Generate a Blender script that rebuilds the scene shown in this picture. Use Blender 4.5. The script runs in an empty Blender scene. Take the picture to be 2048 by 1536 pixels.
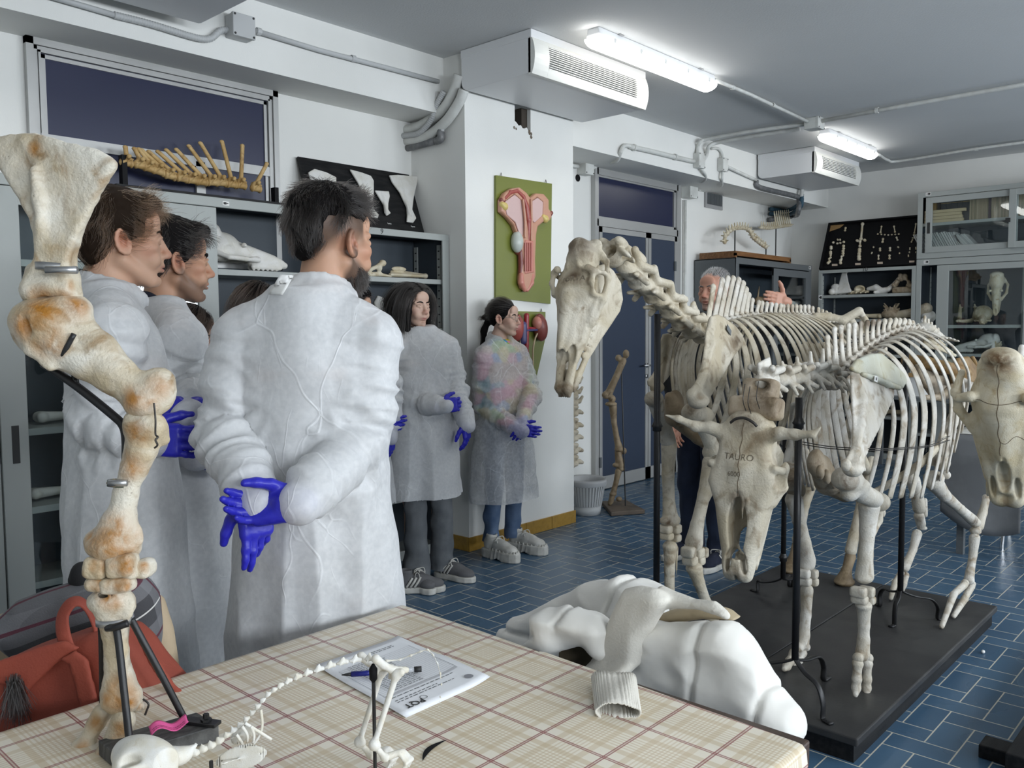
import bpy,math,random
import numpy as np
from mathutils import Vector,Matrix,Euler
SC=bpy.context.scene
COL=SC.collection
PI=math.pi
random.seed(7)
# ---------------------------------------------------------------- camera
FPX,YAW,PITCH,ROLL,CH=1707.6,0.742459,0.0665168,0.0074185,1.42
_f=np.array([math.cos(PITCH)*math.cos(YAW),math.cos(PITCH)*math.sin(YAW),-math.sin(PITCH)])
_r0=np.array([math.sin(YAW),-math.cos(YAW),0.0]);_d0=np.cross(_f,_r0)
_r=math.cos(ROLL)*_r0+math.sin(ROLL)*_d0;_d=-math.sin(ROLL)*_r0+math.cos(ROLL)*_d0
cam_d=bpy.data.cameras.new('camera');cam=bpy.data.objects.new('camera',cam_d);COL.objects.link(cam)
cam_d.sensor_width=36;cam_d.lens=FPX/2048*36;cam_d.clip_start=.05
_m=Matrix(((_r[0],-_d[0],-_f[0],0),(_r[1],-_d[1],-_f[1],0),(_r[2],-_d[2],-_f[2],CH),(0,0,0,1)))
cam.matrix_world=_m
SC.camera=cam
# ---------------------------------------------------------------- world, light, exposure
W=bpy.data.worlds.new('world');SC.world=W;W.use_nodes=True
W.node_tree.nodes['Background'].inputs[0].default_value=(.55,.75,1,1)
W.node_tree.nodes['Background'].inputs[1].default_value=1.0
SC.view_settings.view_transform='Standard';SC.view_settings.look='None'
SC.view_settings.gamma=1;SC.view_settings.use_curve_mapping=False
SC.view_settings.exposure=0.6
SC.cycles.max_bounces=7;SC.cycles.diffuse_bounces=3;SC.cycles.glossy_bounces=3
SC.cycles.transparent_max_bounces=10;SC.cycles.transmission_bounces=4
SC.cycles.caustics_reflective=False;SC.cycles.caustics_refractive=False
SC.cycles.use_denoising=True;SC.cycles.sample_clamp_indirect=6
def area(name,loc,rot,sx,sy,power,color):
 l=bpy.data.lights.new(name,'AREA');l.shape='RECTANGLE';l.size=sx;l.size_y=sy;l.energy=power;l.color=color
 o=bpy.data.objects.new(name,l);COL.objects.link(o);o.location=loc;o.rotation_euler=rot
 return o
WINX=[(-1.2,.6),(1.6,3.4),(4.4,6.2),(7.2,9.0)]
WZ0,WZ1,YS=1.45,2.4,-3.4
DAY=95
for a,b in WINX:      # daylight entering by each window of the wall behind the photographer
 area('window_daylight',((a+b)/2,YS-.25,(WZ0+WZ1)/2),(PI/2,0,0),b-a,WZ1-WZ0,DAY,(.88,.94,1))

# ---------------------------------------------------------------- pixel rays (photograph frame) to points of the place
def ray(px,py):
 return _r*(px-1024)/FPX+_d*(py-768)/FPX+_f
C0=np.array([0,0,CH])
def onz(px,py,z=0.):d=ray(px,py);return C0+d*((z-CH)/d[2])
def ony(px,py,y):d=ray(px,py);return C0+d*(y/d[1])
def onx(px,py,x):d=ray(px,py);return C0+d*(x/d[0])
def ond(px,py,t):return C0+ray(px,py)*t          # t = depth along the optical axis
def V(*a):return np.array(a,float)
def nrm(v):v=np.asarray(v,float);return v/max(np.linalg.norm(v),1e-9)

# ---------------------------------------------------------------- objects
def mesh_from(name,verts,faces,smooth=True):
 me=bpy.data.meshes.new(name)
 me.from_pydata([tuple(map(float,v))for v in verts],[],[tuple(map(int,f))for f in faces])
 if smooth and len(me.polygons):me.polygons.foreach_set('use_smooth',[True]*len(me.polygons))
 me.update();return me
def link(name,me,m=None,parent=None):
 o=bpy.data.objects.new(name,me);COL.objects.link(o)
 if m is not None:
  for q in(m if isinstance(m,(list,tuple))else[m]):me.materials.append(q)
 if parent is not None:o.parent=parent
 return o
def thing(name,label,cat,loc=(0,0,0),rz=0,group=None):
 o=bpy.data.objects.new(name,None);COL.objects.link(o);o.empty_display_size=.1
 o.location=loc;o.rotation_euler=(0,0,rz);tag(o,label,cat,group);return o
def tag(o,label,cat,group=None,kind=None):
 o['label']=label;o['category']=cat
 if group:o['group']=group
 if kind:o['kind']=kind
 return o
def struct(o):o['kind']='structure';return o
def root_of(p):
 v=Vector((0,0,0))
 while p is not None:v=v+Vector(p.location);p=p.parent
 return np.array(v)
class MB:
 """collects shapes in world coordinates and links them as one mesh object"""
 def __init__(s):s.v=[];s.f=[];s.mi=[];s.n=0;s.cur=0
 def add(s,v,f):
  v=np.asarray(v,float).reshape(-1,3);s.v.append(v)
  for q in f:s.f.append(tuple(int(i)+s.n for i in q));s.mi.append(s.cur)
  s.n+=len(v);return s
 def box(s,x0,x1,y0,y1,z0,z1):
  v=[(x0,y0,z0),(x1,y0,z0),(x1,y1,z0),(x0,y1,z0),(x0,y0,z1),(x1,y0,z1),(x1,y1,z1),(x0,y1,z1)]
  return s.add(v,[(0,3,2,1),(4,5,6,7),(0,1,5,4),(1,2,6,5),(2,3,7,6),(3,0,4,7)])
 def obox(s,c,ax,ay,az):     # centre and three half-axis vectors
  c,ax,ay,az=map(lambda q:np.asarray(q,float),(c,ax,ay,az))
  v=[c+i*ax+j*ay+k*az for k in(-1,1)for j,i in((-1,-1),(-1,1),(1,1),(1,-1))]
  return s.add(v,[(0,3,2,1),(4,5,6,7),(0,1,5,4),(1,2,6,5),(2,3,7,6),(3,0,4,7)])
 def tube(s,pts,r,n=8,cap=True,flat=1.0,up=None):
  p=np.asarray(pts,float);m=len(p);r=np.full(m,r)if np.isscalar(r)else np.asarray(r,float)
  t=np.gradient(p,axis=0);t/=np.maximum(np.linalg.norm(t,axis=1,keepdims=True),1e-9)
  u=np.array(up,float)if up is not None else(V(0,0,1)if abs(t[0][2])<.9 else V(1,0,0))
  rings=[]
  for i in range(m):
   u=u-t[i]*np.dot(u,t[i]);u=nrm(u);w=np.cross(t[i],u)
   a=np.linspace(0,2*PI,n,endpoint=False)
   rings.append(p[i]+r[i]*(np.cos(a)[:,None]*u+flat*np.sin(a)[:,None]*w))
  f=[(i*n+j,i*n+(j+1)%n,(i+1)*n+(j+1)%n,(i+1)*n+j)for i in range(m-1)for j in range(n)]
  if cap:f+=[tuple(range(n-1,-1,-1)),tuple((m-1)*n+j for j in range(n))]
  return s.add(np.concatenate(rings),f)
 def cyl(s,a,b,r,n=16,r2=None):return s.tube([a,b],[r,r if r2 is None else r2],n)
 def lathe(s,c,prof,n=24,axis=(0,0,1)):    # prof: (radius, height)
  ax=nrm(axis);u=nrm(np.cross(ax,V(1,0,0)if abs(ax[0])<.9 else V(0,1,0)));w=np.cross(ax,u)
  a=np.linspace(0,2*PI,n,endpoint=False);c=np.asarray(c,float)
  v=[c+ax*h+r*(math.cos(t)*u+math.sin(t)*w)for r,h in prof for t in a]
  m=len(prof)
  return s.add(v,[(i*n+j,i*n+(j+1)%n,(i+1)*n+(j+1)%n,(i+1)*n+j)for i in range(m-1)for j in range(n)])
 def prism(s,poly,d):           # polygon of 3-D points pushed along vector d
  p=np.asarray(poly,float);n=len(p);d=np.asarray(d,float)
  s.add(np.concatenate([p,p+d]),[tuple(range(n-1,-1,-1)),tuple(range(n,2*n))]+[(i,(i+1)%n,n+(i+1)%n,n+i)for i in range(n)])
  return s
 def grid(s,P,closed=False):    # P[i][j] array of points
  P=np.asarray(P,float);a,b=P.shape[:2]
  return s.add(P.reshape(-1,3),[(i*b+j,i*b+(j+1)%b,(i+1)*b+(j+1)%b,(i+1)*b+j)for i in range(a-1)for j in range(b if closed else b-1)])
 def build(s,name,m,parent=None,smooth=False,bevel=0,subd=0,solid=0):
  v=np.concatenate(s.v)if s.v else np.zeros((0,3))
  if parent is not None:v=v-root_of(parent)
  me=mesh_from(name,v,s.f,smooth)
  if any(s.mi):me.polygons.foreach_set('material_index',s.mi)
  o=link(name,me,m,parent)
  if solid:q=o.modifiers.new('solid','SOLIDIFY');q.thickness=solid;q.offset=0
  if subd:q=o.modifiers.new('sub','SUBSURF');q.levels=q.render_levels=subd
  if bevel:
   q=o.modifiers.new('bev','BEVEL');q.width=bevel;q.segments=2;q.limit_method='ANGLE';q.angle_limit=.6
   if smooth:q.harden_normals=False
  return o
def bez(pts,n=8):
 """Catmull-Rom through points"""
 p=np.asarray(pts,float);p=np.concatenate([[2*p[0]-p[1]],p,[2*p[-1]-p[-2]]]);out=[]
 for i in range(1,len(p)-2):
  for t in np.linspace(0,1,n,endpoint=False):
   a,b,c,d=p[i-1:i+3]
   out.append(.5*((2*b)+(c-a)*t+(2*a-5*b+4*c-d)*t*t+(3*b-3*c+d-a)*t**3))
 out.append(p[-2]);return np.array(out)

# ---------------------------------------------------------------- noise
def _h(i,j,k):
 n=(i*374761393+j*668265263+k*2147483647)&0x7fffffff
 n=((n^(n>>13))*1274126177)&0x7fffffff
 return((n^(n>>16))&0xffff)/32767.5-1
def noise(p):
 p=np.asarray(p,float);i=np.floor(p).astype(np.int64);f=p-i;u=f*f*(3-2*f);r=0
 for a in(0,1):
  for b in(0,1):
   for c in(0,1):
    w=(u[:,0]if a else 1-u[:,0])*(u[:,1]if b else 1-u[:,1])*(u[:,2]if c else 1-u[:,2])
    r=r+w*_h(i[:,0]+a,i[:,1]+b,i[:,2]+c)
 return r

# ---------------------------------------------------------------- soft solids: fields merged smoothly, then meshed
def rotm(x=0,y=0,z=0):return np.array(Euler((x,y,z)).to_matrix())
def frame(xa,za):
 x=nrm(xa);z=nrm(np.asarray(za,float)-x*np.dot(za,x));y=np.cross(z,x);return np.array([x,y,z]).T
class SDF:
 def __init__(s,h=.006,k=.008):s.h=h;s.k=k;s.ops=[];s.M=np.eye(3);s.T=np.zeros(3);s.sc=1.
 def place(s,T=(0,0,0),M=None,sc=1.):s.T=np.asarray(T,float);s.M=np.eye(3)if M is None else np.asarray(M,float);s.sc=sc;return s
 def _p(s,p):return s.T+s.M@(np.asarray(p,float)*s.sc)
 def _push(s,fn,lo,hi,k,sub):s.ops.append((fn,np.asarray(lo),np.asarray(hi),s.k if k is None else k,sub));return s
 def cap(s,a,b,ra,rb=None,k=None,sub=False):
  a=s._p(a);b=s._p(b);ra*=s.sc;rb=ra if rb is None else rb*s.sc;ab=b-a;L=max(ab@ab,1e-12)
  def fn(X,Y,Z):
   t=np.clip(((X-a[0])*ab[0]+(Y-a[1])*ab[1]+(Z-a[2])*ab[2])/L,0,1)
   return np.sqrt((X-a[0]-t*ab[0])**2+(Y-a[1]-t*ab[1])**2+(Z-a[2]-t*ab[2])**2)-(ra+(rb-ra)*t)
  R=max(ra,rb);return s._push(fn,np.minimum(a,b)-R,np.maximum(a,b)+R,k,sub)
 def chain(s,pts,rad,k=None,sub=False):
  for i in range(len(pts)-1):s.cap(pts[i],pts[i+1],rad if np.isscalar(rad)else rad[i],rad if np.isscalar(rad)else rad[i+1],k,sub)
  return s
 def ell(s,c,r,rot=None,k=None,sub=False):
  c=s._p(c);r=np.asarray(r,float)*s.sc;R=s.M@(np.eye(3)if rot is None else rot)
  def fn(X,Y,Z):
   x,y,z=X-c[0],Y-c[1],Z-c[2]
   q=[R[0,i]*x+R[1,i]*y+R[2,i]*z for i in range(3)]
   k0=np.sqrt((q[0]/r[0])**2+(q[1]/r[1])**2+(q[2]/r[2])**2);k1=np.sqrt((q[0]/r[0]**2)**2+(q[1]/r[1]**2)**2+(q[2]/r[2]**2)**2)
   return k0*(k0-1)/np.maximum(k1,1e-6)
  e=np.sqrt(((R*r)**2).sum(1));return s._push(fn,c-e,c+e,k,sub)
 def box(s,c,hf,rot=None,rd=.003,k=None,sub=False):
  c=s._p(c);hf=np.asarray(hf,float)*s.sc;rd*=s.sc;R=s.M@(np.eye(3)if rot is None else rot);g=hf-rd
  def fn(X,Y,Z):
   x,y,z=X-c[0],Y-c[1],Z-c[2]
   q=[np.abs(R[0,i]*x+R[1,i]*y+R[2,i]*z)-g[i]for i in range(3)]
   return np.sqrt(sum(np.maximum(a,0)**2 for a in q))+np.minimum(np.maximum(q[0],np.maximum(q[1],q[2])),0)-rd
  e=(np.abs(R)*hf).sum(1);return s._push(fn,c-e,c+e,k,sub)
 def loft(s,rows,k=None,sub=False):
  """rows of (z, cx, cy, rx, ry) in the local frame (no rotation but the placement's turn): smooth stack of ellipses"""
  rows=np.array(sorted(rows),float);z=rows[:,0];zz=np.linspace(z[0],z[-1],64)
  cs=[np.interp(zz,z,rows[:,i])for i in range(1,5)]
  ker=np.array([1,2,3,2,1])/9.
  cs=[np.convolve(np.pad(c,2,'edge'),ker,'valid')for c in cs]
  T,M,sc=s.T,s.M,s.sc
  def fn(X,Y,Z):
   x,y,w=X-T[0],Y-T[1],Z-T[2]
   q=[(M[0,i]*x+M[1,i]*y+M[2,i]*w)/sc for i in range(3)]
   cx,cy,rx,ry=[np.interp(q[2],zz,c)for c in cs]
   k0=np.sqrt(((q[0]-cx)/rx)**2+((q[1]-cy)/ry)**2);d=(k0-1)*np.minimum(rx,ry)
   e=np.maximum(z[0]-q[2],q[2]-z[-1])
   return np.where(e>0,np.sqrt(np.maximum(d,0)**2+e**2),np.maximum(d,e))*sc
  cor=np.array([s._p((cx+a*rx,cy+b*ry,w))for w,cx,cy,rx,ry in rows for a in(-1,1)for b in(-1,1)])
  return s._push(fn,cor.min(0),cor.max(0),k,sub)
 def mesh(s,fine=None):
  """fine: list of (lo, hi, h) boxes meshed with a smaller step"""
  lo=np.min([o[1]for o in s.ops if not o[4]],0)-2.5*s.h;hi=np.max([o[2]for o in s.ops if not o[4]],0)+2.5*s.h
  ax=[]
  for i in range(3):
   c=[lo[i]]
   while c[-1]<hi[i]:
    h=s.h
    for b in(fine or[]):
     if b[0][i]-s.h<c[-1]<b[1][i]:h=min(h,b[2])
    c.append(c[-1]+h)
   ax.append(np.array(c))
  F=np.full([len(a)for a in ax],.5,np.float64)
  for fn,l,u,k,sub in s.ops:
   m=k+2.5*s.h
   i0=[max(int(np.searchsorted(ax[i],l[i]-m))-1,0)for i in range(3)];i1=[int(np.searchsorted(ax[i],u[i]+m))+1 for i in range(3)]
   sl=tuple(slice(a,b)for a,b in zip(i0,i1))
   X,Y,Z=np.meshgrid(*[ax[i][sl[i]]for i in range(3)],indexing='ij',sparse=True)
   if 0 in[len(ax[i][sl[i]])for i in range(3)]:continue
   d=fn(X,Y,Z);g=F[sl]
   if sub:d=-d;h_=np.clip(.5-.5*(g-d)/k,0,1);F[sl]=g+(d-g)*h_+k*h_*(1-h_)
   else:h_=np.clip(.5+.5*(g-d)/k,0,1);F[sl]=g+(d-g)*h_-k*h_*(1-h_)
  return nets(F,ax)
def nets(F,ax):
 S=F<0
 n=[x-1 for x in F.shape]
 cnt=np.zeros(n,np.int8)
 for a in(0,1):
  for b in(0,1):
   for c in(0,1):cnt+=S[a:a+n[0],b:b+n[1],c:c+n[2]]
 act=np.argwhere((cnt>0)&(cnt<8))
 idx=np.full(n,-1,np.int64);idx[tuple(act.T)]=np.arange(len(act))
 cor=[(a,b,c)for a in(0,1)for b in(0,1)for c in(0,1)]
 val={c:F[act[:,0]+c[0],act[:,1]+c[1],act[:,2]+c[2]]for c in cor}
 acc=np.zeros((len(act),3));w=np.zeros(len(act))
 for c in cor:
  for i in range(3):
   if c[i]:continue
   d=list(c);d[i]=1;d=tuple(d)
   x=(val[c]<0)!=(val[d]<0)
   den=np.where(x,val[c]-val[d],1);t=np.where(x,val[c]/den,0)
   q=np.tile(np.array(c,float),(len(act),1));q[:,i]+=t
   acc+=q*x[:,None];w+=x
 q=acc/np.maximum(w,1)[:,None]
 v=np.stack([ax[i][act[:,i]]+q[:,i]*(ax[i][act[:,i]+1]-ax[i][act[:,i]])for i in range(3)],1)
 faces=[]
 for i in range(3):
  j,k=(i+1)%3,(i+2)%3
  a=[slice(None)]*3;b=[slice(None)]*3;a[i]=slice(0,-1);b[i]=slice(1,None)
  e=np.argwhere(S[tuple(a)]!=S[tuple(b)])
  e=e[(e[:,j]>0)&(e[:,k]>0)&(e[:,j]<n[j])&(e[:,k]<n[k])]
  if not len(e):continue
  ej=np.zeros(3,int);ek=np.zeros(3,int);ej[j]=1;ek[k]=1
  qd=np.stack([idx[tuple((e-ej-ek).T)],idx[tuple((e-ek).T)],idx[tuple(e.T)],idx[tuple((e-ej).T)]],1)
  fl=~S[tuple(e.T)];qd[fl]=qd[fl][:,::-1]
  faces.append(qd)
 return v,np.concatenate(faces)
def relax(v,f,it=1,lam=.5):
 e=np.concatenate([f[:,[0,1]],f[:,[1,2]],f[:,[2,3]],f[:,[3,0]]]);e=np.concatenate([e,e[:,::-1]])
 deg=np.bincount(e[:,0],minlength=len(v))[:,None]
 for _ in range(it):
  a=np.stack([np.bincount(e[:,0],v[e[:,1],i],minlength=len(v))for i in range(3)],1)/np.maximum(deg,1)
  v=v+lam*(a-v)
 return v
def vnormals(v,f):
 n=np.cross(v[f[:,2]]-v[f[:,0]],v[f[:,3]]-v[f[:,1]]);o=np.zeros_like(v)
 for i in range(4):
  for c in range(3):o[:,c]+=np.bincount(f[:,i],n[:,c],minlength=len(v))
 return o/np.maximum(np.linalg.norm(o,axis=1,keepdims=True),1e-12)
def fast_mesh(name,v,f):
 me=bpy.data.meshes.new(name);me.vertices.add(len(v));me.vertices.foreach_set('co',np.asarray(v,np.float32).ravel())
 f=np.asarray(f);me.loops.add(f.size);me.loops.foreach_set('vertex_index',f.astype(np.int32).ravel())
 me.polygons.add(len(f));me.polygons.foreach_set('loop_start',np.arange(0,f.size,f.shape[1],dtype=np.int32))
 me.polygons.foreach_set('use_smooth',np.ones(len(f),bool));me.update(calc_edges=True);me.validate();return me
def solid(s,name,m,parent=None,fine=None,rx=1,disp=None,stain=None,cut=None,world=True,attr=None):
 """mesh a field object and link it; disp(v,n)->offset along the normal; stain: [(centre, radius)]; cut(v)->keep mask"""
 v,f=s.mesh(fine)
 if rx:v=relax(v,f,rx)
 if disp is not None:n=vnormals(v,f);v=v+n*np.asarray(disp(v,n))[:,None]
 if cut is not None:
  keep=cut(v);f=f[keep[f].all(1)];used=np.unique(f);mp=np.zeros(len(v),int);mp[used]=np.arange(len(used));v=v[used];f=mp[f]
 w=v-root_of(parent)if(parent is not None and world)else v
 me=fast_mesh(name,w,f)
 for nm,fn in({}if attr is None else attr).items():
  a=me.attributes.new(nm,'FLOAT','POINT');a.data.foreach_set('value',np.asarray(fn(v),np.float32))
 if stain is not None:
  t=np.zeros(len(v))
  for c,r in stain:t=np.maximum(t,np.clip(1.3-np.linalg.norm(v-np.asarray(c),axis=1)/r,0,1))
  a=me.attributes.new('stain','FLOAT','POINT');a.data.foreach_set('value',t.astype(np.float32))
 return link(name,me,m,parent)
def copy_tree(o,parent=None):
 c=o.copy();COL.objects.link(c)
 if parent is not None:c.parent=parent
 for ch in[q for q in bpy.data.objects if q.parent==o]:copy_tree(ch,c)
 return c
# ---------------------------------------------------------------- materials
def mat(name,col,rough=.5,metal=0.,spec=.5,col2=None,nscale=6.,ndet=4.,nlo=.4,nhi=.65,stretch=None,bump=0.,bscale=80.,bdist=.002,emit=None,coat=0.,alpha=1.,sss=0.,sheen=0.,rvar=0.):
 m=bpy.data.materials.new(name);m.use_nodes=True;t=m.node_tree;N=t.nodes;L=t.links;b=N['Principled BSDF']
 b.inputs['Base Color'].default_value=(*col,1);b.inputs['Roughness'].default_value=rough;b.inputs['Metallic'].default_value=metal
 b.inputs['Specular IOR Level'].default_value=spec;b.inputs['Coat Weight'].default_value=coat;b.inputs['Alpha'].default_value=alpha
 if sss:b.inputs['Subsurface Weight'].default_value=sss;b.inputs['Subsurface Radius'].default_value=(.012,.004,.002);b.inputs['Subsurface Scale'].default_value=.6
 if sheen:b.inputs['Sheen Weight'].default_value=sheen
 if emit:b.inputs['Emission Color'].default_value=(*emit[0],1);b.inputs['Emission Strength'].default_value=emit[1]
 tc=N.new('ShaderNodeTexCoord');src=tc.outputs['Object']
 if stretch:
  mp=N.new('ShaderNodeMapping');L.new(src,mp.inputs[0]);mp.inputs['Scale'].default_value=stretch;src=mp.outputs[0]
 if col2 is not None:
  n=N.new('ShaderNodeTexNoise');n.inputs['Scale'].default_value=nscale;n.inputs['Detail'].default_value=ndet;L.new(src,n.inputs['Vector'])
  r=N.new('ShaderNodeValToRGB');r.color_ramp.elements[0].position=nlo;r.color_ramp.elements[1].position=nhi
  r.color_ramp.elements[0].color=(*col,1);r.color_ramp.elements[1].color=(*col2,1)
  L.new(n.outputs[0],r.inputs[0]);L.new(r.outputs[0],b.inputs['Base Color'])
 if rvar:
  n3=N.new('ShaderNodeTexNoise');n3.inputs['Scale'].default_value=nscale*.7;L.new(src,n3.inputs['Vector'])
  mr=N.new('ShaderNodeMapRange');mr.inputs[1].default_value=.35;mr.inputs[2].default_value=.65;mr.inputs[3].default_value=rough-rvar;mr.inputs[4].default_value=rough+rvar
  L.new(n3.outputs[0],mr.inputs[0]);L.new(mr.outputs[0],b.inputs['Roughness'])
 if bump:
  n2=N.new('ShaderNodeTexNoise');n2.inputs['Scale'].default_value=bscale;n2.inputs['Detail'].default_value=3;L.new(src,n2.inputs['Vector'])
  bp=N.new('ShaderNodeBump');bp.inputs['Strength'].default_value=bump;bp.inputs['Distance'].default_value=bdist
  L.new(n2.outputs[0],bp.inputs['Height']);L.new(bp.outputs[0],b.inputs['Normal'])
 return m
def bone_mat(name,base,pale,dark,stainc,ns=7.,bump=.35,dk=.62,rough=.55):
 """ivory bone: cloudy base, brownish patches, fine dark pores; vertices marked 'stain' take the stain colour"""
 m=bpy.data.materials.new(name);m.use_nodes=True;t=m.node_tree;N=t.nodes;L=t.links;b=N['Principled BSDF']
 b.inputs['Roughness'].default_value=rough;b.inputs['Specular IOR Level'].default_value=.35
 tc=N.new('ShaderNodeTexCoord')
 def nz(sc,det=5.,dist=0.):
  n=N.new('ShaderNodeTexNoise');n.inputs['Scale'].default_value=sc;n.inputs['Detail'].default_value=det;n.inputs['Distortion'].default_value=dist;L.new(tc.outputs['Object'],n.inputs['Vector']);return n.outputs[0]
 def mix(f,a,c2):
  x=N.new('ShaderNodeMix');x.data_type='RGBA';L.new(f,x.inputs[0])
  for s_,k in((a,6),(c2,7)):
   if isinstance(s_,tuple):x.inputs[k].default_value=(*s_,1)
   else:L.new(s_,x.inputs[k])
  return x.outputs[2]
 def rng(v,a,c,lo=0.,hi=1.):
  r=N.new('ShaderNodeMapRange');L.new(v,r.inputs[0]);r.inputs[1].default_value=a;r.inputs[2].default_value=c;r.inputs[3].default_value=lo;r.inputs[4].default_value=hi;return r.outputs[0]
 c=mix(rng(nz(ns,6.,.6),.38,.62),base,pale)
 c=mix(rng(nz(ns*1.9,7.,1.2),dk-.06,dk+.14,0,.85),c,dark)
 at=N.new('ShaderNodeAttribute');at.attribute_name='stain'
 ma=N.new('ShaderNodeMath');ma.operation='MULTIPLY';L.new(at.outputs['Fac'],ma.inputs[0]);L.new(rng(nz(ns*3.2,6.,.8),.3,.56,.25,1.),ma.inputs[1])
 c=mix(ma.outputs[0],c,stainc)
 c=mix(rng(nz(ns*16,3.),.68,.76,0,.55),c,tuple(x*.35 for x in dark))
 L.new(c,b.inputs['Base Color'])
 bp=N.new('ShaderNodeBump');bp.inputs['Strength'].default_value=bump;bp.inputs['Distance'].default_value=.004
 ad=N.new('ShaderNodeMath');L.new(nz(ns*5,8.),ad.inputs[0]);L.new(nz(ns*22,4.),ad.inputs[1]);L.new(ad.outputs[0],bp.inputs['Height']);L.new(bp.outputs[0],b.inputs['Normal'])
 return m
M={}
M['wall']=mat('white_plaster',(.80,.80,.77),.75,spec=.25,col2=(.74,.74,.71),nscale=1.2,bump=.25,bscale=160,bdist=.0015)
M['ceil']=mat('grey_white_ceiling',(.66,.67,.67),.8,spec=.2,bump=.3,bscale=90,bdist=.003,col2=(.62,.63,.63),nscale=.8)
M['steel']=mat('grey_green_enamel',(.335,.355,.34),.42,spec=.4,bump=.05,bscale=300,rvar=.06)
M['steel_dk']=mat('dark_grey_enamel',(.115,.125,.13),.45,spec=.4)
M['steel_in']=mat('shaded_slate_enamel',(.05,.062,.075),.5,spec=.3)  # slate tone deepened so the colour carries the shade inside the shelves
M['alu']=mat('grey_aluminium',(.43,.43,.42),.38,metal=.35,rvar=.08)
M['navy']=mat('navy_panel',(.010,.014,.050),.30,spec=.55)
M['door']=mat('dark_blue_laminate',(.032,.045,.075),.5,spec=.35)
M['pvc']=mat('grey_pvc',(.50,.51,.51),.5,spec=.35)
M['pvc_w']=mat('painted_pvc',(.66,.67,.64),.55,col2=(.58,.58,.55),nscale=14)
M['pvc_dk']=mat('dark_grey_pvc',(.12,.125,.13),.4,col2=(.2,.2,.2),nscale=30)
M['acw']=mat('white_enamel_metal',(.74,.75,.76),.35,spec=.45)
M['acg']=mat('cream_plastic',(.74,.74,.70),.4)
M['black']=mat('matt_black',(.006,.006,.007),.6,spec=.15)
M['iron']=mat('black_iron',(.012,.012,.013),.42,spec=.45,bump=.2,bscale=120)
M['blackwood']=mat('black_painted_wood',(.007,.007,.008),.5,spec=.2,col2=(.016,.016,.016),nscale=9,stretch=(1,6,6),bump=.25,bscale=60)
M['plat']=mat('black_platform_paint',(.022,.022,.023),.5,spec=.45,col2=(.05,.05,.048),nscale=3.5,nlo=.42,nhi=.75,rvar=.12,bump=.2,bscale=70)
M['lampon']=mat('lit_diffuser',(.9,.9,.9),.4,emit=((1,.985,.95),6.5))
M['tile_y']=mat('ochre_tile',(.36,.21,.035),.3,spec=.5,col2=(.30,.17,.025),nscale=40)
M['white']=mat('white_plastic',(.75,.75,.73),.45)
M['paper']=mat('white_paper',(.82,.83,.85),.6)
M['ink']=mat('black_ink',(.02,.02,.02),.6)
M['greyink']=mat('grey_ink',(.25,.25,.27),.6)
M['wood']=mat('brown_wood',(.16,.07,.025),.45,col2=(.25,.12,.045),nscale=5,stretch=(1,12,12))
M['darkwood']=mat('dark_brown_wood',(.045,.026,.018),.42,col2=(.075,.043,.03),nscale=6,stretch=(14,1,14),bump=.15,bscale=60)
M['chrome']=mat('chrome',(.75,.75,.75),.12,metal=1)
M['steelclamp']=mat('steel_band',(.45,.45,.45),.35,metal=.9)
M['wire']=mat('dark_wire',(.05,.045,.04),.5,metal=.6)
# glass: clear pane with plain reflection
def glass(name,tint=(.93,.96,.96),rough=.0,f=1.):
 m=bpy.data.materials.new(name);m.use_nodes=True;t=m.node_tree;t.nodes.clear();N=t.nodes;L=t.links
 o=N.new('ShaderNodeOutputMaterial');mx=N.new('ShaderNodeMixShader');tr=N.new('ShaderNodeBsdfTransparent');g=N.new('ShaderNodeBsdfGlossy')
 tr.inputs[0].default_value=(*tint,1);g.inputs['Roughness'].default_value=rough;fr=N.new('ShaderNodeLayerWeight');p5=N.new('ShaderNodeMath');p5.operation='POWER';p5.inputs[1].default_value=4;L.new(fr.outputs['Facing'],p5.inputs[0])
 a=N.new('ShaderNodeMath');a.operation='MULTIPLY_ADD';a.inputs[1].default_value=.8*f;a.inputs[2].default_value=.04*f;L.new(p5.outputs[0],a.inputs[0]);L.new(a.outputs[0],mx.inputs[0]);L.new(tr.outputs[0],mx.inputs[1]);L.new(g.outputs[0],mx.inputs[2]);L.new(mx.outputs[0],o.inputs[0])
 return m
M['glass']=glass('clear_glass')
M['lens']=glass('spectacle_lens',(.97,.97,.97),0,.3)
M['b_cream']=bone_mat('horse_bone',(.47,.405,.29),(.60,.55,.45),(.21,.15,.085),(.10,.065,.035),dk=.59,bump=.5)
M['b_white']=bone_mat('cow_bone',(.50,.455,.37),(.64,.615,.56),(.27,.20,.12),(.10,.06,.03),dk=.57,bump=.5)
M['b_foot']=bone_mat('yellowed_bone',(.52,.43,.29),(.70,.66,.57),(.28,.17,.07),(.36,.15,.02),ns=9,dk=.57,rough=.42,bump=.5)
M['b_amber']=bone_mat('amber_bone',(.40,.25,.09),(.52,.36,.16),(.20,.10,.03),(.12,.06,.02),ns=12)
M['b_plain']=bone_mat('bleached_bone',(.64,.62,.56),(.72,.71,.68),(.48,.43,.34),(.30,.22,.12),ns=11,dk=.7)
M['b_ivory']=bone_mat('ivory_bone',(.52,.44,.29),(.62,.57,.45),(.36,.26,.13),(.13,.07,.03),ns=12,dk=.62)
M['b_brown']=bone_mat('brown_bone',(.20,.145,.085),(.30,.23,.145),(.10,.06,.03),(.08,.05,.02),ns=11)
M['b_horn']=bone_mat('rough_horn_bone',(.30,.235,.155),(.42,.35,.26),(.15,.10,.06),(.1,.06,.03),ns=14)
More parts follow.
